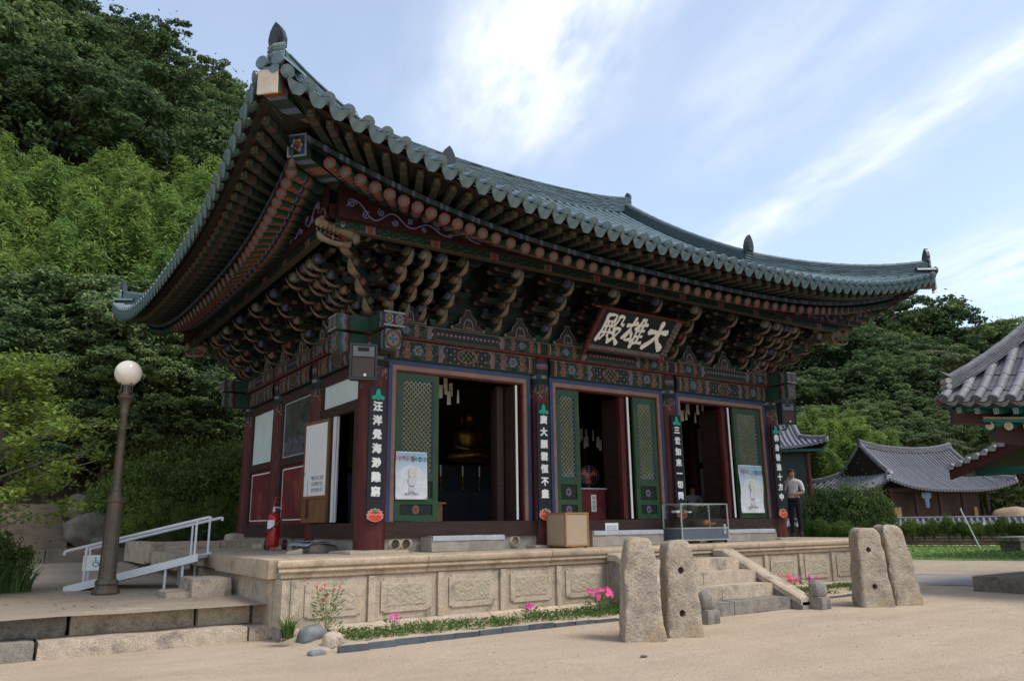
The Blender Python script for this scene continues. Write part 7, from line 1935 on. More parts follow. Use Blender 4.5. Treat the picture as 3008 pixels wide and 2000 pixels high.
def house_a():
    P1 = dist(2612, 1403, 55); ax = Vector((.979, -.203, 0)).normalized(); ang = math.atan2(ax.y, ax.x)
    t = thing('tiled_house', 'old house with a broad dark grey tiled hip-and-gable roof behind the garden wall', 'house', (P1.x, P1.y, 0), ang)
    z1 = P1.z; kr = KRoof(0, 12.0, 0, 7.2, z1-.75, .70, z1+2.0, 1.7, 1.55, inset=.15, rrise=.35, prof=.6)
    b = MB(); b.tube([(0, 0, 0), (.05, 0, 0)], .12, 12, (1.25, 1.27, 1.33)); END = b.mesh('end_tile', 'tile_far', 40)
    tiled_roof(t, kr, .30, (1, 1, 1), 'tile_far', ('front', 'left'), 4, 1.2, .30, 5, True, .09, ('front', 'left'), END)
    G = GZ+.1; zt = z1-.55
    b = MB(); b.box(2.0, 10.4, 1.9, 5.6, G, zt); b.build('wall', 'dark_wood', t)
    for x in (1.4, 3.6, 5.8, 8.0, 10.4): b = MB(); b.tube([(x, 1.3, G), (x, 1.3, zt)], .13, 10); b.build('post', 'dark_wood', t)
    b = MB(); b.box(1.2, 10.8, 1.2, 1.4, zt-.25, zt-.02); b.box(1.2, 1.4, 1.4, 6, zt-.25, zt-.02); b.build('eave_beam', 'dark_wood', t)
    for x, w in ((2.1, .65), (8.4, .3), (9.7, .3)): b = MB(); b.box(x, x+w, 1.8, 1.89, G, G+2.1, (1, 1, 1)); b.build('pale_panel', 'ochre', t)
    b = MB(); b.box(1.9, 1.99, 2.3, 4.6, G+.2, G+1.9); b.build('pale_panel', 'ochre', t)
    t2 = thing('laundry', 'pale blue clothes hanging under the eaves of the old house', 'clothes', tuple(t.matrix_world @ Vector((0, 0, 0)) if False else (P1.x+ax.x*4.3+.2, P1.y+ax.y*4.3+.98, zt-.3)), ang)
    b = MB(); b.grid(lambda u, v: ((u-.5)*.9*(1 if v < .35 else .55*(1.1-v*.5)), .05*math.sin(u*9), -v*1.0), 14, 12); b.build('shirt', 'laundry', t2, True); b = MB(); b.tube([(-3.2, 0, .02), (3.2, 0, -.12)], .012, 5); b.build('line', 'ink', t2)
mat('ochre', (.42, .30, .12), (.36, .25, .1), 3, .8); mat('laundry', (.22, .30, .45), (.18, .26, .40), 6, .8)
house_a()
def house_b():
    P = dist(1908*1.2757, 1010*1.2757, 58); ang = R(-42)
    t = thing('tiled_house', 'small tiled building half hidden behind the far right column of the hall', 'house', (P.x, P.y, 0), ang)
    kr = KRoof(-9.5, 0, 0, 6.5, P.z-.55, .5, P.z+1.2, 1.6, 1.5, inset=.15, rrise=.2, prof=.6)
    b = MB(); b.tube([(0, 0, 0), (.05, 0, 0)], .12, 12, (1.25, 1.27, 1.33)); END = b.mesh('end_tile', 'tile_far', 40)
    tiled_roof(t, kr, .34, (1.15, 1.15, 1.2), 'tile_far', ('front', 'right'), 4, 1.2, .3, 5, False, .10, ('front',), END)
    b = MB(); b.box(-8.3, -1.3, .95, 5.4, GZ, P.z-.6, (.05, .09, .08)); b.build('wall', 'paint', t); b = MB(); b.box(-9.2, -.3, .25, .4, P.z-.80, P.z-.62, (.03, .2, .16)); b.build('eave_beam', 'paint_clean', t)
    for x in (-8, -5.6, -3.3, -1.3): b = MB(); b.tube([(x, .9, GZ), (x, .9, P.z-.6)], .14, 10); b.build('post', 'red_wood', t)
house_b()
# garden wall with a tiled cap
def garden_wall():
    A = Vector((32.0, 29.0)); B = Vector((45.3, 1.5)); d = (B-A); L = d.length; d /= L; ang = math.atan2(d.y, d.x)
    t = thing('garden_wall', 'long low wall of stone courses with a grey tiled cap behind the lawn', 'wall', (A.x, A.y, GZ), ang); random.seed(3)
    b = MB(); b.box(0, L, -.16, .25, 0, 1.0); b.build('core', 'soil', t)
    for k in range(6):
        x = 0; b = MB()
        while x < L:
            w = random.uniform(.35, .8); vs, fs = rough_mesh(x, x+w-.03, -.26, -.12, .03+k*.165, .13+k*.165+random.uniform(0, .02), seg=.4, rnd=.03, amp=.01, seed=x); b.add(vs, fs, jit((1.25, 1.15, 1.0), .3)); x += w
        tag(b.build('stone_course', 'rock', t, 50), kind='stuff')
    f = MB(); n = int(L/.30)
    for sg in (-1, 1):
        f.grid(lambda u, v: (u*L, sg*lerp(.02, .5, v)+.05, 1.38-.26*v), 4, 1, col=(.7, .7, .7))
        for i in range(n): x = i*.30+.1; half_tube(f, [(x, .05+sg*.55, 1.14), (x, .05+sg*.05, 1.42)], (1, 0, 0), .08, 4, (1, 1, 1), .15, False)
    ridge(f, [(0, .05, 1.40), (L/2, .05, 1.40), (L, .05, 1.40)], .2, 2, .05, (1, 1, 1), .08, .5)
    tag(f.build('tile_cap', 'tile_far', t, 35), kind='stuff')
    b = MB(); 
    b.tube([(0, -.50, 1.135), (0, -.53, 1.135)], .075, 10, (1, 1, 1)); me = b.mesh('plaster_end', 'letter_white', 40)
    for i in range(n): o = link('plaster_end', me, t, (i*.30+.1, 0, 0))
    random.seed(11)
garden_wall()
p = onz(2257*1.2757, 1262*1.2757, GZ+.02); b = MB(); b.tube([(0, 0, 0), (-.35, .5, 1.9)], .03, 8); tag(b.build('leaning_pole', 'metal_white', None, True, loc=tuple(p)), 'thin white pole leaning on the lawn before the garden wall', 'pole')
p = onz(2350*1.2757, 1262*1.2757, GZ+.05); t = thing('stone_bench', 'small dark bench at the right edge by the pavilion', 'bench', (p.x*.6, p.y*.6-2, GZ))
t.location = onz(2352*1.2757, 1268*1.2757, GZ); b = MB(); b.box(-1.2, 1.4, -.5, .5, .45, .62); b.build('seat', 'granite_dark', t); 
for x in (-.8, 1.0): b = MB(); b.hexa([(x-.12, -.4, 0), (x+.12, -.4, 0), (x+.12, .4, 0), (x-.12, .4, 0)], [(x-.2, -.45, .45), (x+.2, -.45, .45), (x+.2, .45, .45), (x-.2, .45, .45)]); b.build('leg', 'granite_dark', t)
# ------------------------------------------------------------------ vegetation
def crown_leaves(blobs, n, size, cols, asp=.5, up=.4, clumps=16, cl=.34, droop=0, fill=.25):
    """leaves in clumps over the surface of the blobs; cols = two leaf colours"""
    vol = np.array([b[3]*b[4]*b[5] for b in blobs])**.67; cnt = np.maximum(30, (n*vol/vol.sum())).astype(int); P = []; D = []
    for b, k in zip(blobs, cnt):
        c = np.array(b[:3]); r_ = np.array(b[3:6]); m = clumps
        dirs = rng.normal(size=(m, 3)); dirs[:, 2] = np.where(dirs[:, 2] < -.5, -dirs[:, 2], dirs[:, 2]); dirs /= np.linalg.norm(dirs, axis=1, keepdims=True)
        cc = dirs*rng.uniform(.62, 1.0, (m, 1)); w = rng.integers(0, m, k)
        off = rng.normal(size=(k, 3)); off /= np.linalg.norm(off, axis=1, keepdims=True); off *= (cl*rng.uniform(.35, 1.0, (k, 1))**.5); off[:, 2] *= .62
        p = cc[w]+off; f = rng.random(k) < fill
        p[f] = rng.normal(size=(f.sum(), 3))*.5
        P.append(c+p*r_); d = off/(np.linalg.norm(off, axis=1, keepdims=True)+1e-6)*.8+p; D.append(d/(np.linalg.norm(d, axis=1, keepdims=True)+1e-6))
    P = np.vstack(P); D = np.vstack(D); V, Q = leaf_quads(P, D, size, asp, up, droop)
    t = rng.random(len(P))[:, None]; C = np.array(cols[0])*(1-t)+np.array(cols[1])*t; C *= rng.uniform(.75, 1.2, (len(P), 1)); return V, Q, C
def tree_proto(kind, seed, H=10.0, n=24000):
    global rng; rng = np.random.default_rng(seed); rd = random.Random(seed); b = MB(); blobs = []
    R_ = H*.36
    if kind == 'oak':
        th = H*.38; b.tube([(0, 0, -1.5), (.05, 0, 0), (.12, .05, th*.6), (.0, .1, th), (.1, 0, H*.7)], [.28, .22, .17, .14, .05], 9)
        for i in range(15):
            a = rd.uniform(0, 6.28); z = rd.uniform(.36, .92)*H; q = R_*(1.15-abs(z/H-.58)*1.25)*rd.uniform(.55, 1.1); s = H*rd.uniform(.10, .165); c = (q*math.cos(a), q*math.sin(a), z); blobs.append((*c, s, s, s*.85)); b.tube([(0, .05, z*.62), (c[0]*.5, c[1]*.5, z*.86), c], [.09, .06, .02], 6)
        blobs.append((0, 0, H*.93, H*.13, H*.13, H*.1)); cols = ((.062, .112, .042), (.13, .19, .07)); size = .098; lm = 'leaf'
    elif kind == 'pale':
        b.tube([(0, 0, -1.5), (.1, 0, H*.3), (0, .1, H*.6), (.1, .1, H*.9)], [.22, .17, .12, .04], 9)
        for i in range(14):
            a = rd.uniform(0, 6.28); z = rd.uniform(.3, .9)*H; q = R_*(1.1-abs(z/H-.5)*1.3)*rd.uniform(.4, .9); s = H*rd.uniform(.10, .17); c = (q*math.cos(a), q*math.sin(a), z); blobs.append((*c, s, s, s*.78)); b.tube([(0, .05, z*.66), (c[0]*.5, c[1]*.5, z*.9), c], [.08, .05, .02], 6)
        blobs.append((0, 0, H*.92, H*.12, H*.12, H*.1)); cols = ((.085, .14, .046), (.16, .215, .07)); size = .092; lm = 'leaf'
    elif kind == 'pine':
        b.tube([(0, 0, -1.5), (.1, .1, H*.35), (-.1, 0, H*.7), (0, 0, H*.97)], [.22, .17, .11, .03], 9)
        for i in range(17):
            a = rd.uniform(0, 6.28); z = rd.uniform(.38, .95)*H; q = R_*.95*(1.15-z/H)*rd.uniform(.7, 1.4); s = H*rd.uniform(.09, .15); c = (q*math.cos(a), q*math.sin(a), z); blobs.append((*c, s, s, s*.6)); b.tube([(0, 0, z*.92), c], [.06, .02], 6)
        cols = ((.08, .118, .052), (.15, .18, .08)); size = .085; lm = 'leaf'
    wood = b.mesh('trunk', 'bark', 50)
    V, Q, C = crown_leaves(blobs, n, size, cols, .5, .45, 13, .30, 0, .07)
    return fast_mesh('crown', V, Q, C, [lm]), wood
def bamboo_proto(seed, H=10.0, n=26000):
    global rng; rng = np.random.default_rng(seed); rd = random.Random(seed); b = MB(); P = []; D = []
    for i in range(9):
        a = rd.uniform(0, 6.28); q = rd.uniform(0.2, 1.7); x0, y0 = q*math.cos(a), q*math.sin(a); la = rd.uniform(0, 6.28); ln = rd.uniform(.6, 1.9); h = H*rd.uniform(.62, 1.0)
        pts = [(x0+ln*math.cos(la)*(u**2.6), y0+ln*math.sin(la)*(u**2.6), h*u-.25*ln*(u**6)) for u in np.linspace(0, 1, 9)]; pts[0] = (x0, y0, -1.2)
        b.tube(pts, [.05, .05, .048, .045, .04, .034, .026, .016, .006], 6)
        k = n//9; u = rng.uniform(.25, 1.0, k)**.75; idx = u*8; i0 = np.minimum(idx.astype(int), 7); fr = (idx-i0)[:, None]; A = np.array(pts); base = A[i0]*(1-fr)+A[i0+1]*fr
        br = rng.integers(0, 26, k); ba = br*2.4+rd.uniform(0, 6); rad = (.05+1.0*rng.random(k)**.8)*np.clip(1.22-u, .10, .62); off = np.stack([np.cos(ba)*rad, np.sin(ba)*rad, .25*rad-.55*rad**2+rng.normal(size=k)*.10], 1)
        off += rng.normal(size=(k, 3))*.07; P.append(base+off); d = off.copy(); d[:, 2] += .25; D.append(d/(np.linalg.norm(d, axis=1, keepdims=True)+1e-6))
    P = np.vstack(P); D = np.vstack(D); V, Q = leaf_quads(P, D, .105, .2, .3, .6); t = rng.random(len(P))[:, None]
    C = np.array((.14, .235, .048))*(1-t)+np.array((.25, .345, .09))*t; C = C*rng.uniform(.8, 1.15, (len(P), 1))
    return fast_mesh('foliage', V, Q, C, ['leaf_bright']), b.mesh('culms', 'culm', 50)
def shrub_proto(seed, n=13000, cols=((.05, .095, .022), (.10, .155, .035)), size=.034, flat=.8, lobes=9):
    global rng; rng = np.random.default_rng(seed); rd = random.Random(seed); blobs = [(0, 0, .45, .55, .55, .45*flat)]
    for i in range(lobes): a = i*6.28/lobes+rd.uniform(-.3, .3); q = rd.uniform(.35, .6); blobs.append((q*math.cos(a), q*math.sin(a), rd.uniform(.3, .62)*flat, .32, .32, .28*flat))
    V, Q, C = crown_leaves(blobs, n, size, cols, .5, .5, 22, .32, 0, .4); b = MB()
    for i in range(6): a = i*1.05; b.tube([(0, 0, -.15), (.2*math.cos(a), .2*math.sin(a), .25), (.42*math.cos(a), .42*math.sin(a), .55)], [.03, .02, .008], 5)
    return fast_mesh('foliage', V, Q, C, ['leaf']), b.mesh('stem', 'bark', 50)
def put(name, proto, loc, s, rz, label, cat, group=None, parts=('crown', 'trunk'), sy=None):
    t = thing(name, label, cat, loc, rz, group); t.scale = (s, s, sy or s)
    link(parts[0], proto[0], t); link(parts[1], proto[1], t); return t
OAK = [tree_proto('oak', 1), tree_proto('oak', 2), tree_proto('oak', 5)]; PALE = [tree_proto('pale', 3), tree_proto('pale', 8)]; PINE = [tree_proto('pine', 4), tree_proto('pine', 6)]
def darker(p): m = p[0].copy(); m.materials.clear(); m.materials.append(MATS['leaf_dark']); return (m, p[1])
UND = [darker(p) for p in OAK+PALE]
BAM = [bamboo_proto(1), bamboo_proto(2), bamboo_proto(3)]
SHR = [shrub_proto(1), shrub_proto(2, cols=((.065, .11, .025), (.13, .175, .04)))]
DSH = [shrub_proto(3, 15000, ((.04, .075, .022), (.085, .125, .035)), .03, 1.1)]
KD = 1.2757
def ground_z(x, y):
    z = GZ+hgt(x, y)
    if 9.2 < y < 16.5 and -18 < x < 3.5: z = max(z, -.03+(y-9.4)*.30)
    return z
rd = random.Random(21)
def plant(dx, dy, H, kind, protos, label, cat, group, parts=('crown', 'trunk'), wide=1.0, zb=None):
    """top of the plant at display pixel (dx,dy), H metres away over the ground"""
    top = dist(dx*KD, dy*KD, H); zg = ground_z(top.x, top.y) if zb is None else zb; h = max(1.0, top.z-zg)
    pr = protos[rd.randrange(len(protos))]; return put(kind, pr, (top.x, top.y, zg-.1), h/10*wide, rd.uniform(0, 6.28), label, cat, group, parts, h/10)
# --- the wooded hill on the left
sky = [(-60, -150), (0, -120), (130, -30), (230, 10), (290, 50), (400, 110), (480, 170), (555, 215), (640, 270), (760, 330)]
def sky_at(x):
    for (a, b_), (c, d) in zip(sky, sky[1:]):
        if a <= x <= c: return lerp(b_, d, (x-a)/(c-a))
    return sky[-1][1]
LF = 'dark broadleaf tree in the wood climbing the hill behind the hall'
for H, x0, x1, st, dy in ((72, -40, 760, 80, 0), (61, -60, 720, 78, 50), (52, -60, 680, 78, 120), (45, -50, 660, 80, 200)):
    x = x0
    while x < x1:
        xx = x+rd.uniform(-20, 20); plant(xx, sky_at(max(-60, min(760, xx)))+dy+rd.uniform(-14, 34), H+rd.uniform(-2, 2), 'broadleaf_tree', OAK if rd.random() < .75 else PALE, LF, 'tree', 'trees of the wood on the left hill', wide=1.15); x += st
# --- bamboo grove
for H, x0, x1, st, dy in ((38, -40, 560, 44, -4), (35, -60, 540, 44, 34), (32.5, -50, 520, 48, 95), (30.5, -40, 500, 50, 185)):
    x = x0
    while x < x1:
        xx = x+rd.uniform(-14, 14); ty = 320+.14*max(0, xx)+rd.uniform(-30, 60); plant(xx, ty+dy, H+rd.uniform(-.8, .8), 'bamboo', BAM, 'light green feathery bamboo clump in the grove left of the hall', 'bamboo', 'bamboo clumps in the grove', ('foliage', 'culms'), 1.12); x += st
# --- darker trees before the bamboo
UT = [plant(dx, dy, H, 'broadleaf_tree', UND, 'u', 'tree', 'understorey trees before the bamboo', wide=wd) for dx, dy, H, wd in ((-20, 690, 26, 1.3), (60, 650, 26.5, 1.3), (140, 680, 27, 1.3), (225, 640, 27.5, 1.3), (300, 650, 27.5, 1.3), (385, 680, 27.5, 1.3), (470, 700, 28.5, 1.2), (550, 780, 29.5, 1.2), (30, 800, 24.6, 1.3), (150, 830, 24.6, 1.3), (270, 800, 25, 1.3), (370, 830, 25.5, 1.3), (620, 860, 30, 1.2), (460, 840, 26.5, 1.3), (545, 900, 27.5, 1.2))]
# --- shrubs on the bank
CS = []
SHB = [shrub_proto(11, 30000, ((.065, .115, .026), (.14, .20, .048)), .0165, .85, 11), shrub_proto(12, 30000, ((.085, .14, .03), (.175, .235, .055)), .0165, .9, 11)]
for i, (dx, dy, H, w) in enumerate(((300, 1075, 22.2, 1.0), (355, 1045, 22.6, 1.1), (430, 1035, 23, 1.2), (505, 1040, 23.2, 1.2), (565, 1050, 23.6, 1.2), (330, 1130, 21.6, .8), (400, 1120, 21.8, .9), (475, 1125, 22, .9), (550, 1130, 22.2, .9), (415, 985, 25, 1.3), (520, 985, 25, 1.3), (610, 1000, 25.5, 1.3), (250, 1120, 23.4, .8))):
    top = dist(dx*KD, dy*KD, H); zg = ground_z(top.x, top.y); h = max(.5, top.z-zg)
    CS.append(put('rounded_shrub', SHB[i % 2], (top.x, top.y, zg-.05), max(.9, h*.72)*w, rd.uniform(0, 6), 'clipped rounded green shrub on the bank left of the hall', 'shrub', 'clipped shrubs on the bank', ('foliage', 'stem'), h/.9))
# --- near left: small tree, bright bush, long grass
def near_tree():
    global rng; rng = np.random.default_rng(77); r2 = random.Random(5); t = thing('small_tree', 'small light green tree with thin grey branches at the left edge', 'tree', (-5.30, 1.75, -.5)); b = MB(); tips = []
    b.tube([(0, 0, -.1), (.03, .0, .5), (-.02, .05, 1.1), (.08, .05, 1.9), (.14, .02, 2.7), (.16, 0, 3.5)], [.075, .06, .05, .038, .024, .008], 9)
    for i in range(30):
        z = .95+2.4*(i/26)**.9; a = i*2.399; L = 1.5*(1.15-.55*abs(z-1.9)/1.6)*r2.uniform(.7, 1.1)*(1 if z < 2.6 else .62); d = Vector((math.cos(a), math.sin(a), .34)); p0 = Vector((.05, .04, z*.93)); p1 = p0+d*L*.55+Vector((0, 0, .08)); p2 = p0+d*L+Vector((0, 0, .02)); b.tube([p0, p1, p2], [.018, .012, .004], 5)
        for k in range(9):
            u = r2.uniform(.35, 1.05); q = p0.lerp(p2, u)+Vector((r2.gauss(0, .12), r2.gauss(0, .12), r2.gauss(0, .07))); tips.append(q)
            b.tube([p0.lerp(p2, u*.9), q], [.006, .003], 4)
    b.build('trunk', 'bark_pale', t, 50)
    T = np.array([tuple(q) for q in tips]); n = 10500; w = rng.integers(0, len(T), n); off = rng.normal(size=(n, 3))*np.array([.12, .12, .045]); P = T[w]+off; D = np.zeros_like(P); D[:, 2] = 1
    V, Q = leaf_quads(P, D, .046, .55, .9); c = rng.random(n)[:, None]; C = np.array((.12, .195, .036))*(1-c)+np.array((.24, .315, .07))*c
    link('crown', fast_mesh('crown', V, Q, C, ['leaf_fix']), t)
near_tree()
def grass_tuft(name, loc, n, h, spread, label, cols=((.06, .13, .03), (.12, .2, .05)), seed=1, cat='grass tuft'):
    g = np.random.default_rng(seed); V = []; Q = []; C = []
    for i in range(n):
        a = g.uniform(0, 6.28); q = spread*.5*math.sqrt(g.random()); x, y = q*math.cos(a), q*math.sin(a); la = a+g.normal()*.6; L = h*g.uniform(.6, 1.1); ln = L*g.uniform(.25, .85); w = .008*h/.4+.004; s = (-math.sin(la)*w, math.cos(la)*w); o = len(V)
        for k in range(5):
            u = k/4; px_, py_ = x+math.cos(la)*ln*u*u, y+math.sin(la)*ln*u*u; pz = L*u*(1-.35*u*u*(ln/L)); ww = 1-u*.92; V += [(px_-s[0]*ww, py_-s[1]*ww, pz), (px_+s[0]*ww, py_+s[1]*ww, pz)]
        c = np.array(cols[0])+(np.array(cols[1])-np.array(cols[0]))*g.random()
        for k in range(4): Q.append((o+2*k, o+2*k+1, o+2*k+3, o+2*k+2)); C.append(c)
    o = link(name, fast_mesh(name, V, Q, np.array(C), ['leaf_fix']), None, loc); tag(o, label, cat); return o
put('round_bush', SHR[1], (-5.1, 3.1, -.5), .72, 1, 'yellow-green bush under the small tree at the left edge', 'bush', None, ('foliage', 'stem'), 1.15); put('round_bush', SHR[1], (-5.9, 2.4, -.5), .9, 2, 'yellow-green bush cut by the left edge of the picture', 'bush', None, ('foliage', 'stem'), 1.35)
grass_tuft('long_grass', (-4.85, 2.65, -.5), 260, .55, .7, 'arching long green grass below the bush at the left edge', seed=3); grass_tuft('long_grass', (-5.3, 2.3, -.5), 260, .5, .8, 'long green grass at the foot of the small tree', seed=4)
grass_tuft('grass_tuft', (-1.93, -1.95, -.93), 70, .36, .14, 'spiky grass tuft at the corner of the platform', seed=5)
# --- ground cover and flowers in the beds
def cover(x0, x1, label, seed, ztop=-.91):
    g = np.random.default_rng(seed); n = int(5200*(x1-x0)/5); x = g.uniform(x0, x1, n); y = -1.86-.62*g.random(n)-.05*np.sin(x*3); keep = np.array([mnoise.noise(Vector((a*1.7, b_*2.4, seed)))+.35-.9*max(0, -b_-2.3) > g.random()*.5-.1 for a, b_ in zip(x, y)]); x, y = x[keep], y[keep]; n = len(x)
    z = -.905-.085*np.clip((-y-1.6)/1.0, 0, 1)**.7+g.random(n)*.075
    global rng; rng = g; P = np.stack([x, y, z], 1); D = np.zeros_like(P); D[:, 2] = .6; V, Q = leaf_quads(P, D, .034, .26, .2); c = g.random(n)[:, None]; C = np.array((.06, .12, .03))*(1-c)+np.array((.13, .21, .055))*c
    me = fast_mesh('ground_cover', V, Q, C, ['leaf_fix']); tag(link('ground_cover', me), label, 'ground cover', kind='stuff')
cover(-1.45, 3.75, 'low feathery green ground cover in the left flower bed', 5); cover(6.9, 11.6, 'low green ground cover in the right flower bed', 6)
def flower_plant(loc, h, n, col, label, seed=1, fs=.03, leafy=60, spread=.14):
    g = random.Random(seed); t = thing('flowering_plant', label, 'flowers', loc); b = MB(); lf = MB(); fl = MB()
    for i in range(n):
        a = g.uniform(0, 6.28); q = spread*math.sqrt(g.random()); top = Vector((q*math.cos(a), q*math.sin(a), h*g.uniform(.6, 1))); b.tube([(0, 0, -.02), top*.55+Vector((0, 0, .02)), top], .004, 4)
        c = jit(col, .25); nrm = Vector((g.uniform(-.5, .3), -1, g.uniform(.1, .8))).normalized(); u = nrm.orthogonal().normalized(); v = nrm.cross(u)
        for k in range(5):
            th = k*1.2566; p = [top+(u*math.cos(th+d)+v*math.sin(th+d))*r_*fs+nrm*zz for d, r_, zz in ((0, 0, 0), (-.5, .8, .008), (-.15, 1.1, .012), (.15, 1.1, .012), (.5, .8, .008))]; fl.add([tuple(x) for x in p], [(0, 1, 2, 3, 4)], c)
        fl.ell(tuple(top+nrm*.006), (.006,)*3, 6, 4, (.5, .4, .1))
    for i in range(leafy):
        a = g.uniform(0, 6.28); q = spread*1.1*math.sqrt(g.random()); p = Vector((q*math.cos(a), q*math.sin(a), h*g.uniform(.1, .85))); d = Vector((math.cos(a)+g.gauss(0, .4), math.sin(a)+g.gauss(0, .4), .5)).normalized(); s = d.orthogonal().normalized()*.012; L = g.uniform(.04, .08)
        lf.add([tuple(p), tuple(p+d*L*.5+s), tuple(p+d*L), tuple(p+d*L*.5-s)], [(0, 1, 2, 3)], jit((.09, .16, .04), .3))
    b.build('stem', 'culm', t); lf.build('leaves', 'leaf_fix', t); fl.build('blossoms', 'petal', t)
PKF = (.75, .07, .28); flower_plant((3.02, -2.2, -.93), .34, 26, PKF, 'cluster of bright pink flowers at the right end of the left bed', 1, .035, 110, .25)
flower_plant((-.62, -2.22, -.95), .27, 6, (.75, .18, .42), 'small pink flowers near the left end of the left bed', 2, .034, 30, .08); flower_plant((1.62, -2.2, -.95), .20, 4, (.55, .03, .25), 'single magenta flower in the middle of the left bed', 3, .04, 40, .09)
flower_plant((-1.42, -1.95, -.92), .62, 7, (.55, .02, .05), 'tall thin balsam plant with small red flowers before the first carved panel', 4, .022, 130, .16); flower_plant((7.55, -2.35, -.95), .36, 11, (.72, .06, .18), 'red and pink flowers behind the carved post right of the stairs', 5, .04, 90, .28); flower_plant((8.1, -2.4, -.95), .32, 9, (.55, .05, .38), 'purple flowers in the right bed beside the right pair of pillars', 6, .04, 80, .2)
# --- right hand background
RT = 'tree in the wood on the far hillside at the right'
rsky = [(1500, 640), (1700, 700), (1850, 720), (2000, 700), (2090, 700), (2135, 690), (2200, 740), (2260, 752), (2310, 726), (2360, 760), (2440, 730), (2600, 700)]
def rs(x):
    for (a, b_), (c, d) in zip(rsky, rsky[1:]):
        if a <= x <= c: return lerp(b_, d, (x-a)/(c-a))
    return 700
for H, x0, x1, st, dy in ((112, 1740, 2520, 48, 4), (98, 1740, 2500, 50, 60), (88, 1740, 2480, 48, 130), (80, 1740, 2460, 46, 205), (74, 1760, 2440, 48, 265)):
    x = x0
    while x < x1:
        xx = x+rd.uniform(-12, 12); plant(xx, rs(xx)+dy+rd.uniform(-6, 30), H+rd.uniform(-3, 3), 'hillside_tree', (OAK+PINE+PINE+PALE) if dy else (OAK+PALE+PINE), RT, 'tree', 'trees on the far right hillside', wide=1.25); x += st
BB = []; GT_ = []
for i, (dx, dy, H) in enumerate(((1835, 935, 68), (1870, 925, 69), (1905, 940, 68), (1945, 965, 67), (1985, 985, 66), (1815, 960, 66), (1860, 1000, 65), (1925, 1010, 65), (2240, 1010, 74), (2300, 1020, 74))):
    BB.append(plant(dx, dy, H, 'bamboo', BAM, 'bright yellow-green bamboo behind the old tiled houses', 'bamboo', 'bright bamboo at the right', ('foliage', 'culms'), 1.5))
for i, (dx, dy, H, w) in enumerate(((1890, 1115, 50, .7), (1925, 1120, 50, .7), (1965, 1108, 50, .8), (1992, 1112, 50.5, .8), (2010, 1135, 50, .7), (1945, 1140, 49.5, .8), (1880, 1140, 49.5, .8))):
    top = dist(dx*KD, dy*KD, H); zg = GZ; h = top.z-zg; GT_.append(put('garden_shrub', DSH[0], (top.x, top.y, zg), h*.62*w, rd.uniform(0, 6), 'leafy green garden shrub in front of the old tiled house', 'shrub', 'garden shrubs before the old house', ('foliage', 'stem'), h))
for i in range(20):
    dx = 1850+i*27+rd.uniform(-10, 10); top = dist(dx*KD, (1192+rd.uniform(-16, 12))*KD, 47.2); h = top.z-GZ; put('climbing_plant', SHR[i % 2], (top.x, top.y, GZ+.5), rd.uniform(.35, .6), rd.uniform(0, 6), 'leafy climbing plant growing over the garden wall', 'climber', 'climbers on the garden wall', ('foliage', 'stem'), max(.5, h-.45))
# earth bank beside the old house
rock('earth_bank', tuple(dist(2335*KD, 1165*KD, 64)+Vector((0, 0, -1.2))), (3.2, 2.2, 1.9), 'earth', 'pale bare earth bank showing right of the old house', 'bank', 5)
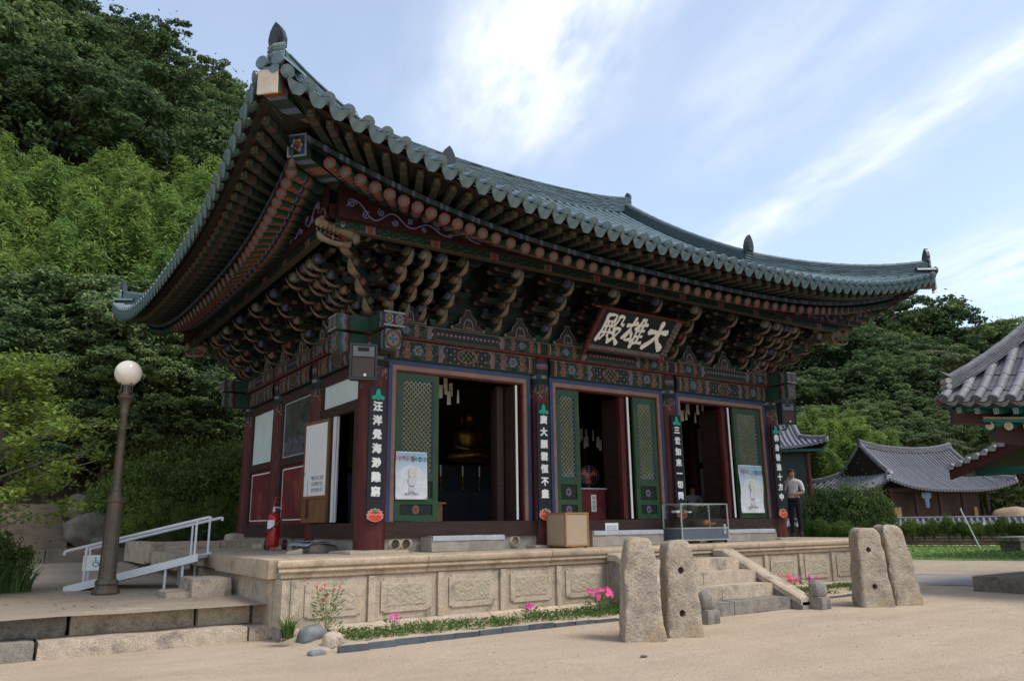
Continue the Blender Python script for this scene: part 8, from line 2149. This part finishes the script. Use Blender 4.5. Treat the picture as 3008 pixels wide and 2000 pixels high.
# lawn and scattered grit
def lawn_blades():
    g = np.random.default_rng(9); n = 26000; u = g.uniform(-22, 28, n); v = g.uniform(10.4, 27, n); nr = np.array([-LD.y, LD.x])/LD.length; t = np.array([LD.x, LD.y])/LD.length; p = np.array([c0.x, c0.y])+u[:, None]*t+v[:, None]*nr
    global rng; rng = g; P = np.stack([p[:, 0], p[:, 1], np.full(n, GZ+.04)], 1); D = np.zeros_like(P); D[:, 2] = .1; V, Q = leaf_quads(P, D, .07, .3, -.2); c = g.random(n)[:, None]; C = np.array((.13, .22, .05))*(1-c)+np.array((.21, .30, .075))*c
    tag(link('lawn_grass', fast_mesh('lawn_grass', V, Q, C, ['leaf_fix'])), 'short green lawn grass at the right', 'grass', kind='stuff')
lawn_blades()
def grit():
    g = np.random.default_rng(4); b = MB(); r3 = random.Random(9)
    for i in range(520):
        x = r3.uniform(-5, 9); y = r3.uniform(-9.5, -2.9); s = r3.choice([.004, .005, .007, .011]); a = r3.uniform(0, 3); 
        b.hexa([(x-s, y-s*.7, GZ-.003), (x+s, y-s*.6, GZ-.003), (x+s*.8, y+s, GZ-.003), (x-s*.7, y+s*.8, GZ-.003)], [(x-s*.5, y-s*.4, GZ+s*.8), (x+s*.6, y-s*.3, GZ+s*.7), (x+s*.4, y+s*.5, GZ+s*.6), (x-s*.4, y+s*.4, GZ+s*.8)], jit((.95, .92, .88), .35))
    for i in range(120):
        x = r3.uniform(-6.5, -2.6); y = r3.uniform(-.2, 2.8); s = r3.uniform(.012, .03); z = terr_z(0, y)+.006; a = r3.uniform(0, 6.28); ca, sa = math.cos(a)*s, math.sin(a)*s; b.add([(x-ca, y-sa, z), (x+sa*.5, y-ca*.5, z+.004), (x+ca, y+sa, z), (x-sa*.5, y+ca*.5, z+.006)], [(0, 1, 2, 3)], (.25, .17, .12))
    tag(b.build('grit', 'granite', None), 'scattered grit and fallen leaves on the yard', 'grit', kind='stuff')
grit()
b = MB(); b.add([(-.07, 0, .01), (-.02, .03, .025), (.07, .01, .012), (.0, -.03, .008)], [(0, 1, 2, 3)]); tag(b.build('fallen_leaf', 'bark', None, loc=tuple(onz(1893, 1930, GZ))), 'brown fallen leaf lying on the sand in the foreground', 'leaf')

# labels that single out the countable plants, left to right
ORD = 'first second third fourth fifth sixth seventh eighth ninth tenth eleventh twelfth thirteenth fourteenth fifteenth sixteenth seventeenth eighteenth nineteenth twentieth'.split()
def ordinals(objs, text):
    def sx(o): d = o.location-CAM; return d.dot(_R2)/d.dot(_F)
    for i, o in enumerate(sorted(objs, key=sx)): o['label'] = text % ORD[i]
ordinals(UT, 'dark understorey tree before the bamboo grove, %s from the left')
ordinals(CS, 'clipped rounded shrub on the bank left of the hall, %s from the left')
ordinals(BB, 'bright bamboo behind the old tiled houses, %s from the left'); ordinals(GT_, 'leafy garden shrub before the old tiled house, %s from the left')
